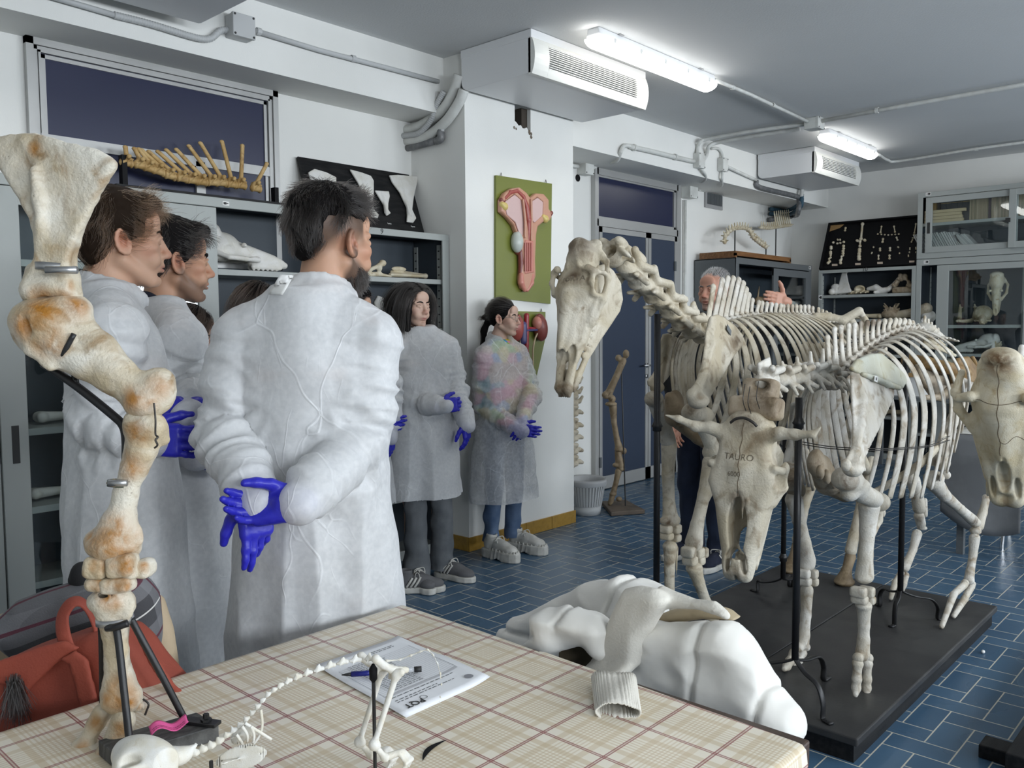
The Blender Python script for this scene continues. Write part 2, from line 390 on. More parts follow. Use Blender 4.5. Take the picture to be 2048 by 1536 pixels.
M['b_amberd']=bone_mat('dark_amber_bone',(.17,.095,.03),(.27,.17,.07),(.07,.04,.015),(.06,.03,.01),ns=9)
M['b_cat']=bone_mat('small_white_bone',(.66,.62,.52),(.73,.72,.68),(.50,.42,.28),(.42,.30,.14),ns=30,dk=.68,bump=.15)
# ---------------------------------------------------------------- bone-shaping tools
def onp(px,py,o,n):
 d=ray(px,py);return C0+d*(((np.asarray(o)-C0)@n)/(d@n))
def poly_sd(P,U,Vv):
 P=np.asarray(P,float);d=np.full(np.broadcast(U,Vv).shape,1e9);ins=np.zeros(d.shape,bool)
 for i in range(len(P)):
  a,b=P[i],P[(i+1)%len(P)];e=b-a;w0=U-a[0];w1=Vv-a[1]
  t=np.clip((w0*e[0]+w1*e[1])/max(e@e,1e-12),0,1);d=np.minimum(d,(w0-e[0]*t)**2+(w1-e[1]*t)**2)
  c=(a[1]>Vv)!=(b[1]>Vv)
  with np.errstate(divide='ignore',invalid='ignore'):x=(b[0]-a[0])*(Vv-a[1])/(b[1]-a[1]+1e-12)+a[0]
  ins^=c&(U<x)
 return np.where(ins,-np.sqrt(d),np.sqrt(d))
def plate(S,o,ux,uy,poly,T,rd=.004,bend=None,k=None,sub=False):
 """rounded plate: 2-D outline in the frame (o, ux, uy), half thickness T; bend(u,v) lifts it along its normal. world coordinates"""
 o=np.asarray(o,float);ux=nrm(ux);uy=nrm(np.asarray(uy)-ux*np.dot(uy,ux));n=np.cross(ux,uy);P=np.asarray(poly,float)
 def fn(X,Y,Z):
  x,y,z=X-o[0],Y-o[1],Z-o[2]
  u=ux[0]*x+ux[1]*y+ux[2]*z;v=uy[0]*x+uy[1]*y+uy[2]*z;w=n[0]*x+n[1]*y+n[2]*z
  if bend is not None:w=w-bend(u,v)
  d=poly_sd(P,u,v)+rd;h=np.abs(w)-(T(u,v)if callable(T)else T)+rd
  return np.sqrt(np.maximum(d,0)**2+np.maximum(h,0)**2)+np.minimum(np.maximum(d,h),0)-rd
 Tm=.03 if callable(T)else T;bm=.0
 if bend is not None:bm=max(abs(bend(p[0],p[1]))for p in P)
 c=np.array([o+ux*p[0]+uy*p[1]+s*n*(Tm+bm)for p in P for s in(-1,1)])
 S._push(fn,c.min(0),c.max(0),S.k if k is None else k,sub);return S
def trace(S,pix,o,ux,uy,T,**kw):
 """outline given in photograph pixels, thrown on the plane (o, ux, uy)"""
 ux=nrm(ux);uy=nrm(np.asarray(uy)-ux*np.dot(uy,ux));n=np.cross(ux,uy)
 q=[onp(a,b,o,n)-np.asarray(o)for a,b in pix]
 return plate(S,o,ux,uy,[(p@ux,p@uy)for p in q],T,**kw)
def rib(mb,pts,w,t,n=9,flat_dir=None,prof=None):
 """flat curved bar through points; w half width along flat_dir, t half thickness"""
 p=bez(pts,n);m=len(p);s=np.linspace(0,1,m)
 r=w*(prof(s)if prof else(.75+.45*np.sin(PI*np.clip(s*1.05,0,1))))
 mb.tube(p,r,10,flat=t/w,up=flat_dir)
def long_bone(S,a,b,r,r1=None,r2=None,ax=None):
 """shaft with two knuckled ends"""
 a=np.asarray(a,float);b=np.asarray(b,float);d=nrm(b-a);L=np.linalg.norm(b-a);r1=r1 or r*1.7;r2=r2 or r*1.6
 s_=np.cross(d,V(0,0,1)if abs(d[2])<.9 else V(1,0,0))if ax is None else np.asarray(ax);s_=nrm(s_-d*np.dot(s_,d))
 S.cap(a+d*r1,a+d*L*.5,r*1.25,r*.85).cap(a+d*L*.5,b-d*r2,r*.85,r*1.2)
 for e,rr,sg in((a,r1,1),(b,r2,-1)):
  for q in(-1,1):S.ell(e+d*sg*rr*.7+s_*q*rr*.5,(rr*.72,rr*.72,rr*.72),k=rr*.3)
 return S
def vertebra_sdf(L=.045,r=.024,sp=.06,tilt=.0,spw=.016,tr=.05,trz=.0,trw=.014,h=.004,spine_end=True,wing=False):
 """x towards the head, y sideways, z up; origin at the centre of the body"""
 S=SDF(h,.006)
 S.cap((-L*.42,0,0),(L*.42,0,0),r*.8);S.ell((L*.46,0,0),(L*.16,r,r));S.ell((-L*.44,0,0),(L*.16,r*1.05,r*1.05))
 S.ell((0,0,r*1.35),(L*.42,r*.95,r*.75));S.cap((-L,0,r*1.3),(L,0,r*1.3),r*.42,sub=True)
 for s in(-1,1):
  S.cap((L*.2,s*r*.55,r*1.5),(L*.62,s*r*.6,r*1.95),r*.3);S.cap((-L*.2,s*r*.5,r*1.6),(-L*.66,s*r*.5,r*1.8),r*.28)
  if tr:S.box((0,s*(r*.6+tr/2),r*.55+trz*.5),(trw,tr/2+r*.3,r*.17),rotm(x=s*math.atan2(trz,max(tr,.01))),.003)
  if wing:S.ell((0,s*(r+tr*.5),-.1*r),(L*.45,tr*.5,r*.25))
 if sp:
  c=V(-math.sin(tilt)*sp/2,0,r*1.6+math.cos(tilt)*sp/2)
  S.box(c,(spw,r*.2,sp/2+r*.3),rotm(y=-tilt),.003)
  if spine_end:S.ell(c+V(-math.sin(tilt)*sp/2,0,math.cos(tilt)*sp/2),(spw*1.15,r*.36,r*.4),rotm(y=-tilt))
 return S
def beast_skull(S,L,jaw=False,broad=1.,tusk=False):
 """general skull, nose along +x, top along +z, resting near z=0; length L; frame set by S.place"""
 S.ell((-.30*L,0,.26*L),(.22*L,.16*L*broad,.17*L));S.ell((-.42*L,0,.34*L),(.08*L,.15*L*broad,.09*L))
 S.cap((-.2*L,0,.24*L),(.40*L,0,.10*L),.12*L*broad,.055*L);S.cap((.1*L,0,.1*L),(.44*L,0,.07*L),.09*L*broad,.045*L)
 for s in(-1,1):
  S.chain([(.10*L,s*.10*L,.12*L),(-.06*L,s*.19*L*broad,.12*L),(-.25*L,s*.2*L*broad,.13*L),(-.38*L,s*.13*L,.19*L)],[.035*L,.03*L,.028*L,.03*L])
  S.cap((-.06*L,s*.12*L,.28*L),(-.03*L,s*.17*L*broad,.23*L),.03*L,.02*L)
  S.ell((-.03*L,s*.17*L*broad,.20*L),(.07*L,.07*L,.065*L),sub=True);S.ell((-.2*L,s*.17*L*broad,.22*L),(.1*L,.05*L,.07*L),sub=True)
  S.cap((.05*L,s*.065*L,.04*L),(.38*L,s*.04*L,.03*L),.025*L);S.ell((-.40*L,s*.09*L,.10*L),(.05*L,.04*L,.08*L))
  for i in range(6):S.ell((.06*L+i*.055*L,s*(.065-.004*i)*L,.012*L),(.02*L,.014*L,.022*L),k=.004)
 S.ell((.42*L,0,.14*L),(.09*L,.035*L,.035*L),rotm(y=.3),sub=True)
 if jaw:
  for s in(-1,1):
   S.chain([(.40*L,s*.02*L,-.05*L),(.0,s*.09*L,-.1*L),(-.27*L,s*.12*L,-.09*L),(-.33*L,s*.13*L,.1*L)],[.03*L,.045*L,.06*L,.03*L])
 return S
def mandible(S,L):
 for s in(-1,1):
  S.chain([(.5*L,s*.03*L,.06*L),(.2*L,s*.07*L,.05*L),(-.2*L,s*.16*L,.07*L),(-.42*L,s*.2*L,.12*L)],[.04*L,.05*L,.06*L,.06*L])
  S.chain([(-.38*L,s*.2*L,.12*L),(-.45*L,s*.21*L,.4*L),(-.38*L,s*.2*L,.55*L)],[.07*L,.045*L,.025*L]);S.ell((-.46*L,s*.2*L,.47*L),(.04*L,.07*L,.03*L))
 return S
def text(body,o,ux,uy,size,m,parent=None,name='lettering',align='CENTER',ext=.0004):
 c=bpy.data.curves.new(name,'FONT');c.body=body;c.size=size;c.extrude=ext;c.align_x=align;c.align_y='CENTER';c.resolution_u=3
 tmp=bpy.data.objects.new(name,c);c.materials.append(m);me=bpy.data.meshes.new_from_object(tmp);bpy.data.objects.remove(tmp);bpy.data.curves.remove(c)
 ob=bpy.data.objects.new(name,me);COL.objects.link(ob)
 ux=nrm(ux);uy=nrm(uy);n=np.cross(ux,uy);o=np.asarray(o,float)-(root_of(parent)if parent is not None else 0)
 ob.matrix_world=Matrix(((ux[0],uy[0],n[0],o[0]),(ux[1],uy[1],n[1],o[1]),(ux[2],uy[2],n[2],o[2]),(0,0,0,1)))
 if parent is not None:ob.parent=parent
 return ob
def single(S,name,label,cat,m,group=None,**kw):
 o=solid(S,name,m,None,**kw);return tag(o,label,cat,group)
# ---------------------------------------------------------------- the room
ZC,XB,YL,YD,YB=3.10,9.72,4.32,4.43,4.0      # ceiling, back wall, left wall (cabinets / door part), beam face
CX0,CX1,CY=3.747,4.815,3.817                    # pillar
def floor_mat():
 m=bpy.data.materials.new('blue_herringbone_tiles');m.use_nodes=True;t=m.node_tree;N=t.nodes;L=t.links;b=N['Principled BSDF']
 tc=N.new('ShaderNodeTexCoord');mp=N.new('ShaderNodeMapping');L.new(tc.outputs['Object'],mp.inputs[0]);w=.1037
 mp.inputs['Location'].default_value=(-4.056/w,-.982/w,0);mp.inputs['Scale'].default_value=(1/w,1/w,1)
 sp=N.new('ShaderNodeSeparateXYZ');L.new(mp.outputs[0],sp.inputs[0])
 def mt(op,a,c=None):
  n=N.new('ShaderNodeMath');n.operation=op
  for i,x in((0,a),(1,c)):
   if x is None:continue
   if isinstance(x,(int,float)):n.inputs[i].default_value=x
   else:L.new(x,n.inputs[i])
  return n.outputs[0]
 x,y=sp.outputs[0],sp.outputs[1];i,j=mt('FLOOR',x),mt('FLOOR',y);fx,fy=mt('SUBTRACT',x,i),mt('SUBTRACT',y,j)
 k=mt('FLOORED_MODULO',mt('SUBTRACT',i,j),4.0)
 eq=lambda v:mt('COMPARE',k,v)
 for n in N:
  if n.type=='MATH' and n.operation=='COMPARE':n.inputs[2].default_value=.1
 g=.022
 def edge(f,hi):return mt('GREATER_THAN',f,1-g)if hi else mt('LESS_THAN',f,g)
 def no(v):return mt('SUBTRACT',1.0,eq(v))
 e=mt('MULTIPLY',edge(fx,True),no(0));e=mt('MAXIMUM',e,mt('MULTIPLY',edge(fx,False),no(1)))
 e=mt('MAXIMUM',e,mt('MULTIPLY',edge(fy,True),no(3)));e=mt('MAXIMUM',e,mt('MULTIPLY',edge(fy,False),no(2)))
 for n in N:
  if n.type=='MATH' and n.operation=='COMPARE':n.inputs[2].default_value=.1
 # tile id for slight colour changes
 ti=mt('SUBTRACT',i,eq(1));tj=mt('SUBTRACT',j,eq(2))
 cb=N.new('ShaderNodeCombineXYZ');L.new(ti,cb.inputs[0]);L.new(tj,cb.inputs[1]);wn=N.new('ShaderNodeTexWhiteNoise');L.new(cb.outputs[0],wn.inputs[0])
 r=N.new('ShaderNodeValToRGB');r.color_ramp.elements[0].color=(.045,.098,.165,1);r.color_ramp.elements[1].color=(.062,.125,.200,1);L.new(wn.outputs[0],r.inputs[0])
 nz=N.new('ShaderNodeTexNoise');nz.inputs['Scale'].default_value=3.;L.new(tc.outputs['Object'],nz.inputs['Vector'])
 mx=N.new('ShaderNodeMix');mx.data_type='RGBA';L.new(e,mx.inputs[0]);L.new(r.outputs[0],mx.inputs[6]);mx.inputs[7].default_value=(.50,.48,.40,1)
 L.new(mx.outputs[2],b.inputs['Base Color'])
 rr=mt('ADD',mt('MULTIPLY',nz.outputs[0],.18),.20);rr=mt('ADD',rr,mt('MULTIPLY',e,.4));L.new(rr,b.inputs['Roughness'])
 b.inputs['Specular IOR Level'].default_value=.5
 bp=N.new('ShaderNodeBump');bp.inputs['Strength'].default_value=.4;bp.inputs['Distance'].default_value=.002;n2=N.new('ShaderNodeTexNoise');n2.inputs['Scale'].default_value=14
 L.new(tc.outputs['Object'],n2.inputs['Vector']);L.new(mt('SUBTRACT',mt('MULTIPLY',n2.outputs[0],.35),e),bp.inputs['Height']);L.new(bp.outputs[0],b.inputs['Normal'])
 return m
M['floor']=floor_mat()
struct(MB().box(-2.6,XB+.2,YS-.2,YD+.2,-.12,0).build('floor',M['floor']))
struct(MB().box(-2.6,XB+.2,YS-.2,YD+.2,ZC,ZC+.15).build('ceiling',M['ceil']))
w=MB();w.box(-2.6,CX0+.3,YL,YD+.2,0,ZC);w.box(CX0+.3,XB,YD,YD+.2,0,ZC);struct(w.build('wall_left',M['wall']))
struct(MB().box(XB,XB+.2,YS-.2,YD+.2,0,ZC).build('wall_back',M['wall']))
struct(MB().box(-2.8,-2.6,YS-.2,YD+.2,0,ZC).build('wall_rear',M['wall']))
w=MB();w.box(-2.6,XB,YS-.2,YS,0,WZ0);w.box(-2.6,XB,YS-.2,YS,WZ1,ZC);xs=[-2.6]+[q for p in WINX for q in p]+[XB]
for i in range(0,len(xs),2):w.box(xs[i],xs[i+1],YS-.2,YS,WZ0,WZ1)
struct(w.build('wall_window_side',M['wall']))
for i,(a,b)in enumerate(WINX):
 f=MB();mid=(a+b)/2
 for x in(a+.03,mid,b-.03):f.box(x-.03,x+.03,YS-.12,YS-.06,WZ0,WZ1)
 for z in(WZ0+.03,WZ1-.03):f.box(a,b,YS-.12,YS-.06,z-.03,z+.03)
 struct(f.build('window_%d'%(i+3),M['alu']));f=None
w=MB();w.box(-2.6,CX0,YB,YL,2.755,ZC);w.box(CX1,XB,YB,YD,2.755,ZC);struct(w.build('trim_1',M['wall']))['label']='white downstand beam along the top of the wall'
# pillar with a broken hole under the air conditioner
hx0,hx1,hz0,hz1=4.205,4.362,2.735,2.87
w=MB();w.box(CX0,hx0,CY,YD,0,ZC);w.box(hx1,CX1,CY,YD,0,ZC);w.box(hx0,hx1,CY+.25,YD,0,ZC);w.box(hx0,hx1,CY,CY+.25,hz1,ZC)
zz=[hz0+d for d in(.03,.02,.004,.012,-.006,-.004,.006,-.016,-.01)];xx=np.linspace(hx0,hx1,9)
w.prism([(hx0,CY,0)]+[(hx1,CY,0)]+[(x,CY,z)for x,z in zip(xx[::-1],zz[::-1])],(0,.25,0))
pil=struct(w.build('pillar',M['wall']))
w=MB();random.seed(3)
for x,z,s in((hx0-.008,hz0-.015,.012),(hx0+.012,hz0-.02,.009),(hx1-.012,hz0-.022,.016),(hx1+.004,hz0-.05,.014),(hx1+.006,hz0-.03,.01)):
 w.prism([(x+s*math.cos(a)*random.uniform(.5,1),CY-.0015,z+s*1.3*math.sin(a)*random.uniform(.5,1))for a in np.linspace(0,2*PI,7)[:-1]],(0,.003,0))
o=w.build('plaster_scar',mat('brown_broken_plaster',(.13,.10,.07),.9),pil)
struct(MB().box(hx0,hx1,CY+.2,CY+.252,hz0-.01,hz1).build('trim_6',M['black']));struct(MB().box(hx0+.1,hx1,CY+.03,CY+.2,hz0-.005,hz1).build('trim_7',mat('dim_brown_brick',(.05,.04,.03),.9)))  # black back panel stands in for the shade deep in the hole
def skirting(name,segs):
 w=MB()
 for(x0,y0,x1,y1)in segs:
  d=nrm(V(x1-x0,y1-y0,0));n=V(d[1],-d[0],0)*.012;L_=math.hypot(x1-x0,y1-y0);k=max(1,round(L_/.3))
  for q in range(k):
   a=V(x0,y0,0)+d*(L_*q/k+.0015);b=V(x0,y0,0)+d*(L_*(q+1)/k-.0015);c=(a+b)/2+n/2
   w.obox(c+V(0,0,.045),(b-a)/2,n/2,V(0,0,.045))
 return struct(w.build(name,M['tile_y'],bevel=.003))
skirting('baseboard_pillar',[(CX0-.012,3.817,CX1+.012,3.817),(CX0,YL,CX0,CY)])
skirting('baseboard_left',[(CX1,YD,6.55,YD),(7.2+.08,YD,XB,YD)])
skirting('baseboard_back',[(XB,YD,XB,YS)])
# the dark fixed window over the cabinets
def dark_window(name,x0,x1,z0,z1,y,bars=()):
 f=MB()
 for k,(o_,dpt,wd)in enumerate(((0,.035,.034),(.034,.025,.018),(.052,.032,.012),(.066,.02,.02))):
  a,b,c,d=x0+o_,x1-o_,z0+o_,z1-o_
  f.box(a,a+wd-.002,y-dpt,y,c,d);f.box(b-wd+.002,b,y-dpt,y,c,d);f.box(a,b,y-dpt,y,d-wd+.002,d);f.box(a,b,y-dpt,y,c,c+wd-.002)
 for z in bars:f.box(x0+.05,x1-.05,y-.03,y,z-.025,z+.025)
 o=struct(f.build(name,M['alu']));MB().box(x0+.05,x1-.05,y-.012,y-.006,z0+.05,z1-.05).build('pane',M['navy'],o);return o
p0,p1=ony(45,63,YL),ony(549,178,YL)
wn1=dark_window('window_1',p0[0],p1[0],1.75,2.755,YL,bars=(ony(430,330,YL)[2],))
MB().box(ony(397,375,YL)[0]-.025,ony(397,375,YL)[0]+.025,YL-.03,YL,1.8,ony(430,330,YL)[2]).build('mullion',M['alu'],wn1)
# blue door with fixed side leaf and transom
dx0,dx1=5.86,7.14;dm=6.63;zt=2.28
d=MB()
for a,b in((dx0-.03,dx0+.02),(dx1-.02,dx1+.05)):d.box(a,b,YD-.045,YD,0,2.755)
for a,b in((2.70,2.755),(zt-.01,zt+.05)):d.box(dx0,dx1,YD-.045,YD,a,b)
d.box(dx0+.02,dx0+.035,YD-.03,YD,zt,2.72);d.box(dx1-.05,dx1-.02,YD-.03,YD,zt,2.72);d.box(dx0,dx1,YD-.03,YD,2.685,2.70);d.box(dx0,dx1,YD-.03,YD,zt+.05,zt+.075)
door=struct(d.build('door_1',M['alu']))
MB().box(dx0+.03,dx1-.03,YD-.014,YD-.006,zt+.06,2.71).build('transom_pane',M['navy'],door)
for a,b in((dx0+.025,dm-.004),(dm+.004,dx1-.025)):
 l=MB()
 l.box(a,a+.04,YD-.05,YD-.01,.01,zt-.015);l.box(b-.04,b,YD-.05,YD-.01,.01,zt-.015);l.box(a,b,YD-.05,YD-.01,zt-.06,zt-.015);l.box(a,b,YD-.05,YD-.01,.01,.12)
 o=l.build('leaf_frame',M['alu'],door);MB().box(a+.035,b-.035,YD-.042,YD-.02,.11,zt-.05).build('leaf_panel',M['door'],o)
hz=ony(1285,730,YD)[2];hx=dm-.03
h=MB();h.lathe((hx,YD-.05,hz),[(.022,0),(.022,.008),(.0,.008)],16,(0,-1,0));h.tube([(hx,YD-.055,hz),(hx,YD-.095,hz),(hx-.015,YD-.1,hz),(hx-.11,YD-.1,hz)],.009,10);h.lathe((hx,YD-.05,hz-.1),[(.02,0),(.02,.006),(0,.006)],16,(0,-1,0))
h.build('door_handle',M['steelclamp'],door,smooth=True)
for px,py in((1191,924),(1341,533)):
 q=ony(px,py,YD);MB().box(q[0]-.012,q[0]+.012,YD-.06,YD-.045,q[2]-.045,q[2]+.045).build('hinge',M['steel_dk'],door)
# things fixed to walls and ceiling
q=ony(1155,356,YD);o=MB().lathe((q[0],YD-.001,q[2]),[(.0,.0),(.028,.0),(.03,.004)],18,(0,-1,0)).build('trim_2',M['black']);struct(o)['label']='round cable hole in the wall'
a,b=ony(1408,378,YD),ony(1442,421,YD)
g=MB();g.box(a[0],b[0],YD-.02,YD,b[2],a[2]);o=g.build('trim_3',mat('grey_vent',(.33,.33,.33),.5));struct(o)['label']='grey ventilation grille'
g=MB()
for x in np.linspace(a[0]+.04,b[0]-.04,13):g.box(x-.007,x+.007,YD-.03,YD-.02,b[2]+.035,a[2]-.035)
g.build('grille_bars',M['steel_dk'],o)

def ceiling_light(x0,x1,y,label):
 t=thing('ceiling_light',label,'ceiling light',(0,0,0),group='strip lights on the ceiling')
 b=MB();b.add(*trough(x0,x1,y,[(-.042,ZC),(-.055,ZC-.055),(.055,ZC-.055),(.042,ZC)],.015));b.build('housing',M['acw'],t,bevel=.006)
 prof=[(-.062,ZC-.055),(-.062,ZC-.066),(-.054,ZC-.085),(-.03,ZC-.103),(0,ZC-.108),(.03,ZC-.103),(.054,ZC-.085),(.062,ZC-.066),(.062,ZC-.055)]
 d=MB();d.add(*trough(x0-.008,x1+.008,y,prof,.03));d.build('diffuser',M['lampon'],t,smooth=True)
 for x in np.linspace(x0+.12,x1-.12,5):
  for s in(-1,1):MB().box(x-.012,x+.012,y+s*.064-.004,y+s*.064+.004,ZC-.07,ZC-.045).build('clip',M['white'],t)
 for x in(x0+.2,x1-.2):MB().box(x-.02,x+.02,y-.06,y+.06,ZC-.006,ZC-.001).build('bracket',M['steelclamp'],t)
 return t
def trough(x0,x1,y,prof,tap):
 n=len(prof);v=[]
 for x,s,in((x0,.72),(x0+tap,1),(x1-tap,1),(x1,.72)):
  zt_=prof[0][1];v+=[(x,y+p*(.88 if s<1 else 1),zt_+(z-zt_)*s)for p,z in prof]
 f=[(i*n+j,i*n+(j+1)%n,(i+1)*n+(j+1)%n,(i+1)*n+j)for i in range(3)for j in range(n)]
 return v,f+[tuple(range(n-1,-1,-1)),tuple(3*n+j for j in range(n))]
ceiling_light(3.955,5.255,2.99,'long lit strip light on the ceiling beside the larger air conditioner')
ceiling_light(7.33,8.46,3.06,'shorter lit strip light on the ceiling beside the far air conditioner')
for x,y in((.6,2.9),(.8,-.4),(4.4,-.4),(7.8,-.4)):
 ceiling_light(x,x+1.3,y,'lit strip light on the ceiling outside the view of the photograph')

def fan_coil(x0,x1,y0,y1,z0,label,grille=True,n=11):
 t=thing('air_conditioner',label,'air conditioner',(0,0,0),group='ceiling air conditioners')
 b=MB();r=.05;ZT=ZC-.003;pr=[(y1,ZT),(y1,z0+r)]+[(y1-r+r*math.cos(a),z0+r-r*math.sin(a))for a in np.linspace(0,PI/2,5)[1:]]+[(y0+.03,z0),(y0+.03,ZT)]
 b.prism([(x0,y,z)for y,z in pr],(x1-x0,0,0));b.build('casing',M['acw'],t,bevel=.004)
 MB().box(x0-.004,x1+.004,y0+.025,y1+.001,ZC-.05,ZC-.002).build('top_cover',M['acw'],t,bevel=.004)
 zt_=ZC-.05;h=zt_-z0;k=MB()
 def yo(z):s_=(z-z0)/h*2-1;return y0+.022*s_*s_
 ng=10;zs=np.linspace(z0-.004,zt_,ng)
 gx0,gx1,gz0,gz1=x0+.13,x1-.13,z0+.045,zt_-.025
 def panel(a,b,c,d):
  z_=np.linspace(c,d,8);P=[[(x,yo(z),z)for x in(a,b)]for z in z_];k.grid(P);k.grid([[(x,y0+.05,z)for x in(b,a)]for z in z_])
  for x in(a,b):k.grid([[(x,yo(z),z),(x,y0+.05,z)]for z in z_])
  for z in(c,d):k.grid([[(a,yo(z),z),(b,yo(z),z)],[(a,y0+.05,z),(b,y0+.05,z)]])
 panel(x0,gx0,z0-.004,zt_);panel(gx1,x1,z0-.004,zt_);panel(gx0,gx1,z0-.004,gz0);panel(gx0,gx1,gz1,zt_)
 k.build('front_panel',M['acg'],t)
 sl=MB()
 for z in np.linspace(gz0,gz1,n):sl.obox(((gx0+gx1)/2,yo(z)+.012,z),((gx1-gx0)/2,0,0),(0,.012,.004),(0,-.0004,.0018))
 for x in np.linspace(gx0,gx1,9)[1:-1]:sl.box(x-.002,x+.002,y0+.02,y0+.03,gz0,gz1)
 sl.build('grille',M['acg'],t);MB().box(gx0,gx1,y0+.045,y0+.05,gz0,gz1).build('duct',M['black'],t)  # black duct panel paints the shade between the louvres
 return t
fan_coil(3.715,4.86,3.215,3.81,2.855,'large white air conditioner with louvred grille on the ceiling at the pillar')
fan_coil(7.95,9.05,3.38,3.98,2.86,'smaller white air conditioner under the ceiling at the far corner',n=9)
fan_coil(.95,2.055,3.29,3.9,2.855,'pale grey underside of an air conditioner at the top left of the photo')

# conduits, boxes and pipes
def conduit(pts,r,label,m='pvc_w',name='conduit',clips=(),cat='pipe',n=10,group='painted conduits'):
 o=MB().tube(pts,r,n).build(name,M[m],smooth=True);tag(o,label,cat,group)
 if clips:
  for q in clips:MB().lathe(q[0],[(r*1.02,-.012),(r*1.35,-.012),(r*1.35,.012),(r*1.02,.012)],12,q[1]).build('clip',M[m],o)
 return o
def ribbed(pts,r,label,m='pvc',name='flexible_conduit',pitch=.012):
 p=bez(pts,10);d=np.r_[0,np.cumsum(np.linalg.norm(np.diff(p,axis=0),axis=1))];n=int(d[-1]/pitch)*4;s=np.linspace(0,d[-1],n)
 q=np.stack([np.interp(s,d,p[:,i])for i in range(3)],1);rr=r*(1+.09*np.sin(np.arange(n)*PI/2))
 return tag(MB().tube(q,rr,12).build(name,M[m],smooth=True),label,'pipe','painted conduits')
def jbox(c,sx,sy,sz,label,m='pvc'):
 t=MB().box(c[0]-sx,c[0]+sx,c[1]-sy,c[1]+sy,c[2]-sz,c[2]+sz).build('junction_box',M[m],bevel=.006);tag(t,label,'junction box','conduit junction boxes')
 MB().box(c[0]-sx*1.03,c[0]+sx*1.03,c[1]-sy-.004,c[1]-sy+.018,c[2]-sz*1.03,c[2]+sz*1.03).build('lid',M[m],t,bevel=.004)
 for a in(-1,1):
  for b in(-1,1):MB().lathe((c[0]+a*sx*.85,c[1]-sy-.004,c[2]+b*sz*.85),[(.006,0),(.006,.002),(0,.002)],8,(0,-1,0)).build('screw',M['ink'],t)
 return t
yb=YB-.02
bx=ony(478,55,YB-.04)
jbox((bx[0]+.005,YB-.04,bx[2]),.06,.04,.055,'grey junction box on the beam above the dark window')
conduit([ony(512,62,yb),ony(640,101,yb),ony(760,132,yb),ony(877,163,yb)],.014,'straight grey conduit on the beam running to the pillar',clips=[(ony(706,117,yb),(1,0,0)),(ony(517,63,yb),(1,0,0))],m='pvc')
ribbed([ony(228,30,yb),ony(300,48,yb),ony(390,75,yb),ony(420,77,yb),ony(440,62,yb),ony(456,60,yb)],.016,'ribbed grey flexible conduit along the beam above the dark window')
conduit([ony(90,-10,yb),ony(160,10,yb),ony(232,31,yb)],.013,'grey conduit entering at the upper left corner',m='pvc')
# the four pipes beside the pillar, from the left wall to the big air conditioner
xo=CX0-.035
def pp(*a):return[onx(x,y,xo)for x,y in a]
o=MB().tube(bez(pp((808,262),(840,252),(880,225),(905,190),(918,150))),.032,12).build('insulated_pipe',M['pvc_w'],smooth=True);tag(o,'white insulated pipe highest of those beside the pillar','pipe','pipes beside the pillar')
o=MB().tube(bez(pp((812,283),(850,275),(890,245),(918,205),(928,180))),.032,12).build('insulated_pipe',M['pvc_w'],smooth=True);tag(o,'white insulated pipe between the ribbed hoses beside the pillar','pipe','pipes beside the pillar')
ribbed([onx(x,y,xo-.03)for x,y in((806,272),(838,266),(862,240),(872,212),(888,183))],.018,'grey ribbed hose crossing the white insulated pipes beside the pillar')
ribbed(pp((884,262),(890,240),(908,212),(927,188)),.015,'thin grey ribbed hose rising from the dark drain pipe')
o=MB().tube(pp((816,296),(840,290),(874,281)),.022,14).tube(bez(pp((872,282),(880,279),(882,272),(881,259))),.024,14).build('drain_pipe',M['pvc_dk'],smooth=True);tag(o,'dark grey drain pipe with an elbow beside the pillar','pipe','pipes beside the pillar')
# conduits near the door
j1=ony(1170,333,YD-.04);jA=ony(1398,322,YB-.03);jC=ony(1445,330,YB-.03);jD=ony(1379,381,YD-.05)
jbox((j1[0],YD-.045,j1[2]),.055,.045,.07,'cream junction box beside the top of the blue door','pvc_w')
jbox((jA[0],YB-.03,jA[2]),.05,.03,.065,'painted junction box on the beam above the blue door, where the conduits bend','pvc_w')
jbox((jC[0],YB-.03,jC[2]),.045,.03,.06,'painted junction box on the beam above the grey vent','pvc_w')
jbox((jD[0],YD-.05,jD[2]),.07,.05,.075,'large painted junction box at the upper right corner of the blue door','pvc_w')
conduit(bez([ony(1259,293,yb),ony(1300,302,yb),ony(1345,313,yb),ony(1388,323,yb)],3),.02,'thick painted conduit on the beam above the blue door',clips=[(ony(1268,295,yb),(1,0,0)),(ony(1350,314,yb),(1,0,0))])
ribbed([ony(1185,336,YD-.04),ony(1205,326,YD-.06),ony(1232,322,YB+.1),ony(1241,305,yb),ony(1248,292,yb),ony(1262,292,yb)],.016,'kinked ribbed conduit over the top left corner of the blue door','pvc_w')
conduit([ony(1138,330,YD-.03),ony(1156,333,YD-.03)],.016,'short conduit between the pillar and the junction box')
zc=ZC-.03
conduit(bez([jA+V(-.03,0,.05),ony(1396,294,yb),ony(1400,284,YB-.05),onz(1415,278,zc),onz(1500,263,zc),onz(1612,248,zc)],6),.016,'upper ceiling conduit from the beam to the small ceiling box')
conduit(bez([jA+V(.05,0,-.01),ony(1413,310,yb),ony(1418,293,YB-.06),onz(1440,284,zc-.01),onz(1520,270,zc-.01),onz(1600,258,zc-.01)],6),.018,'lower ceiling conduit curving up from the junction box over the door')
conduit([onz(1225,232,zc),onz(1310,262,zc),onz(1395,290,zc),onz(1428,300,zc)],.013,'conduit along the beam and ceiling edge left of the door')
conduit(bez([jC+V(0,0,.06),ony(1443,305,yb),ony(1436,297,yb),ony(1424,297,yb)],5),.013,'short bent conduit above the vent junction box')
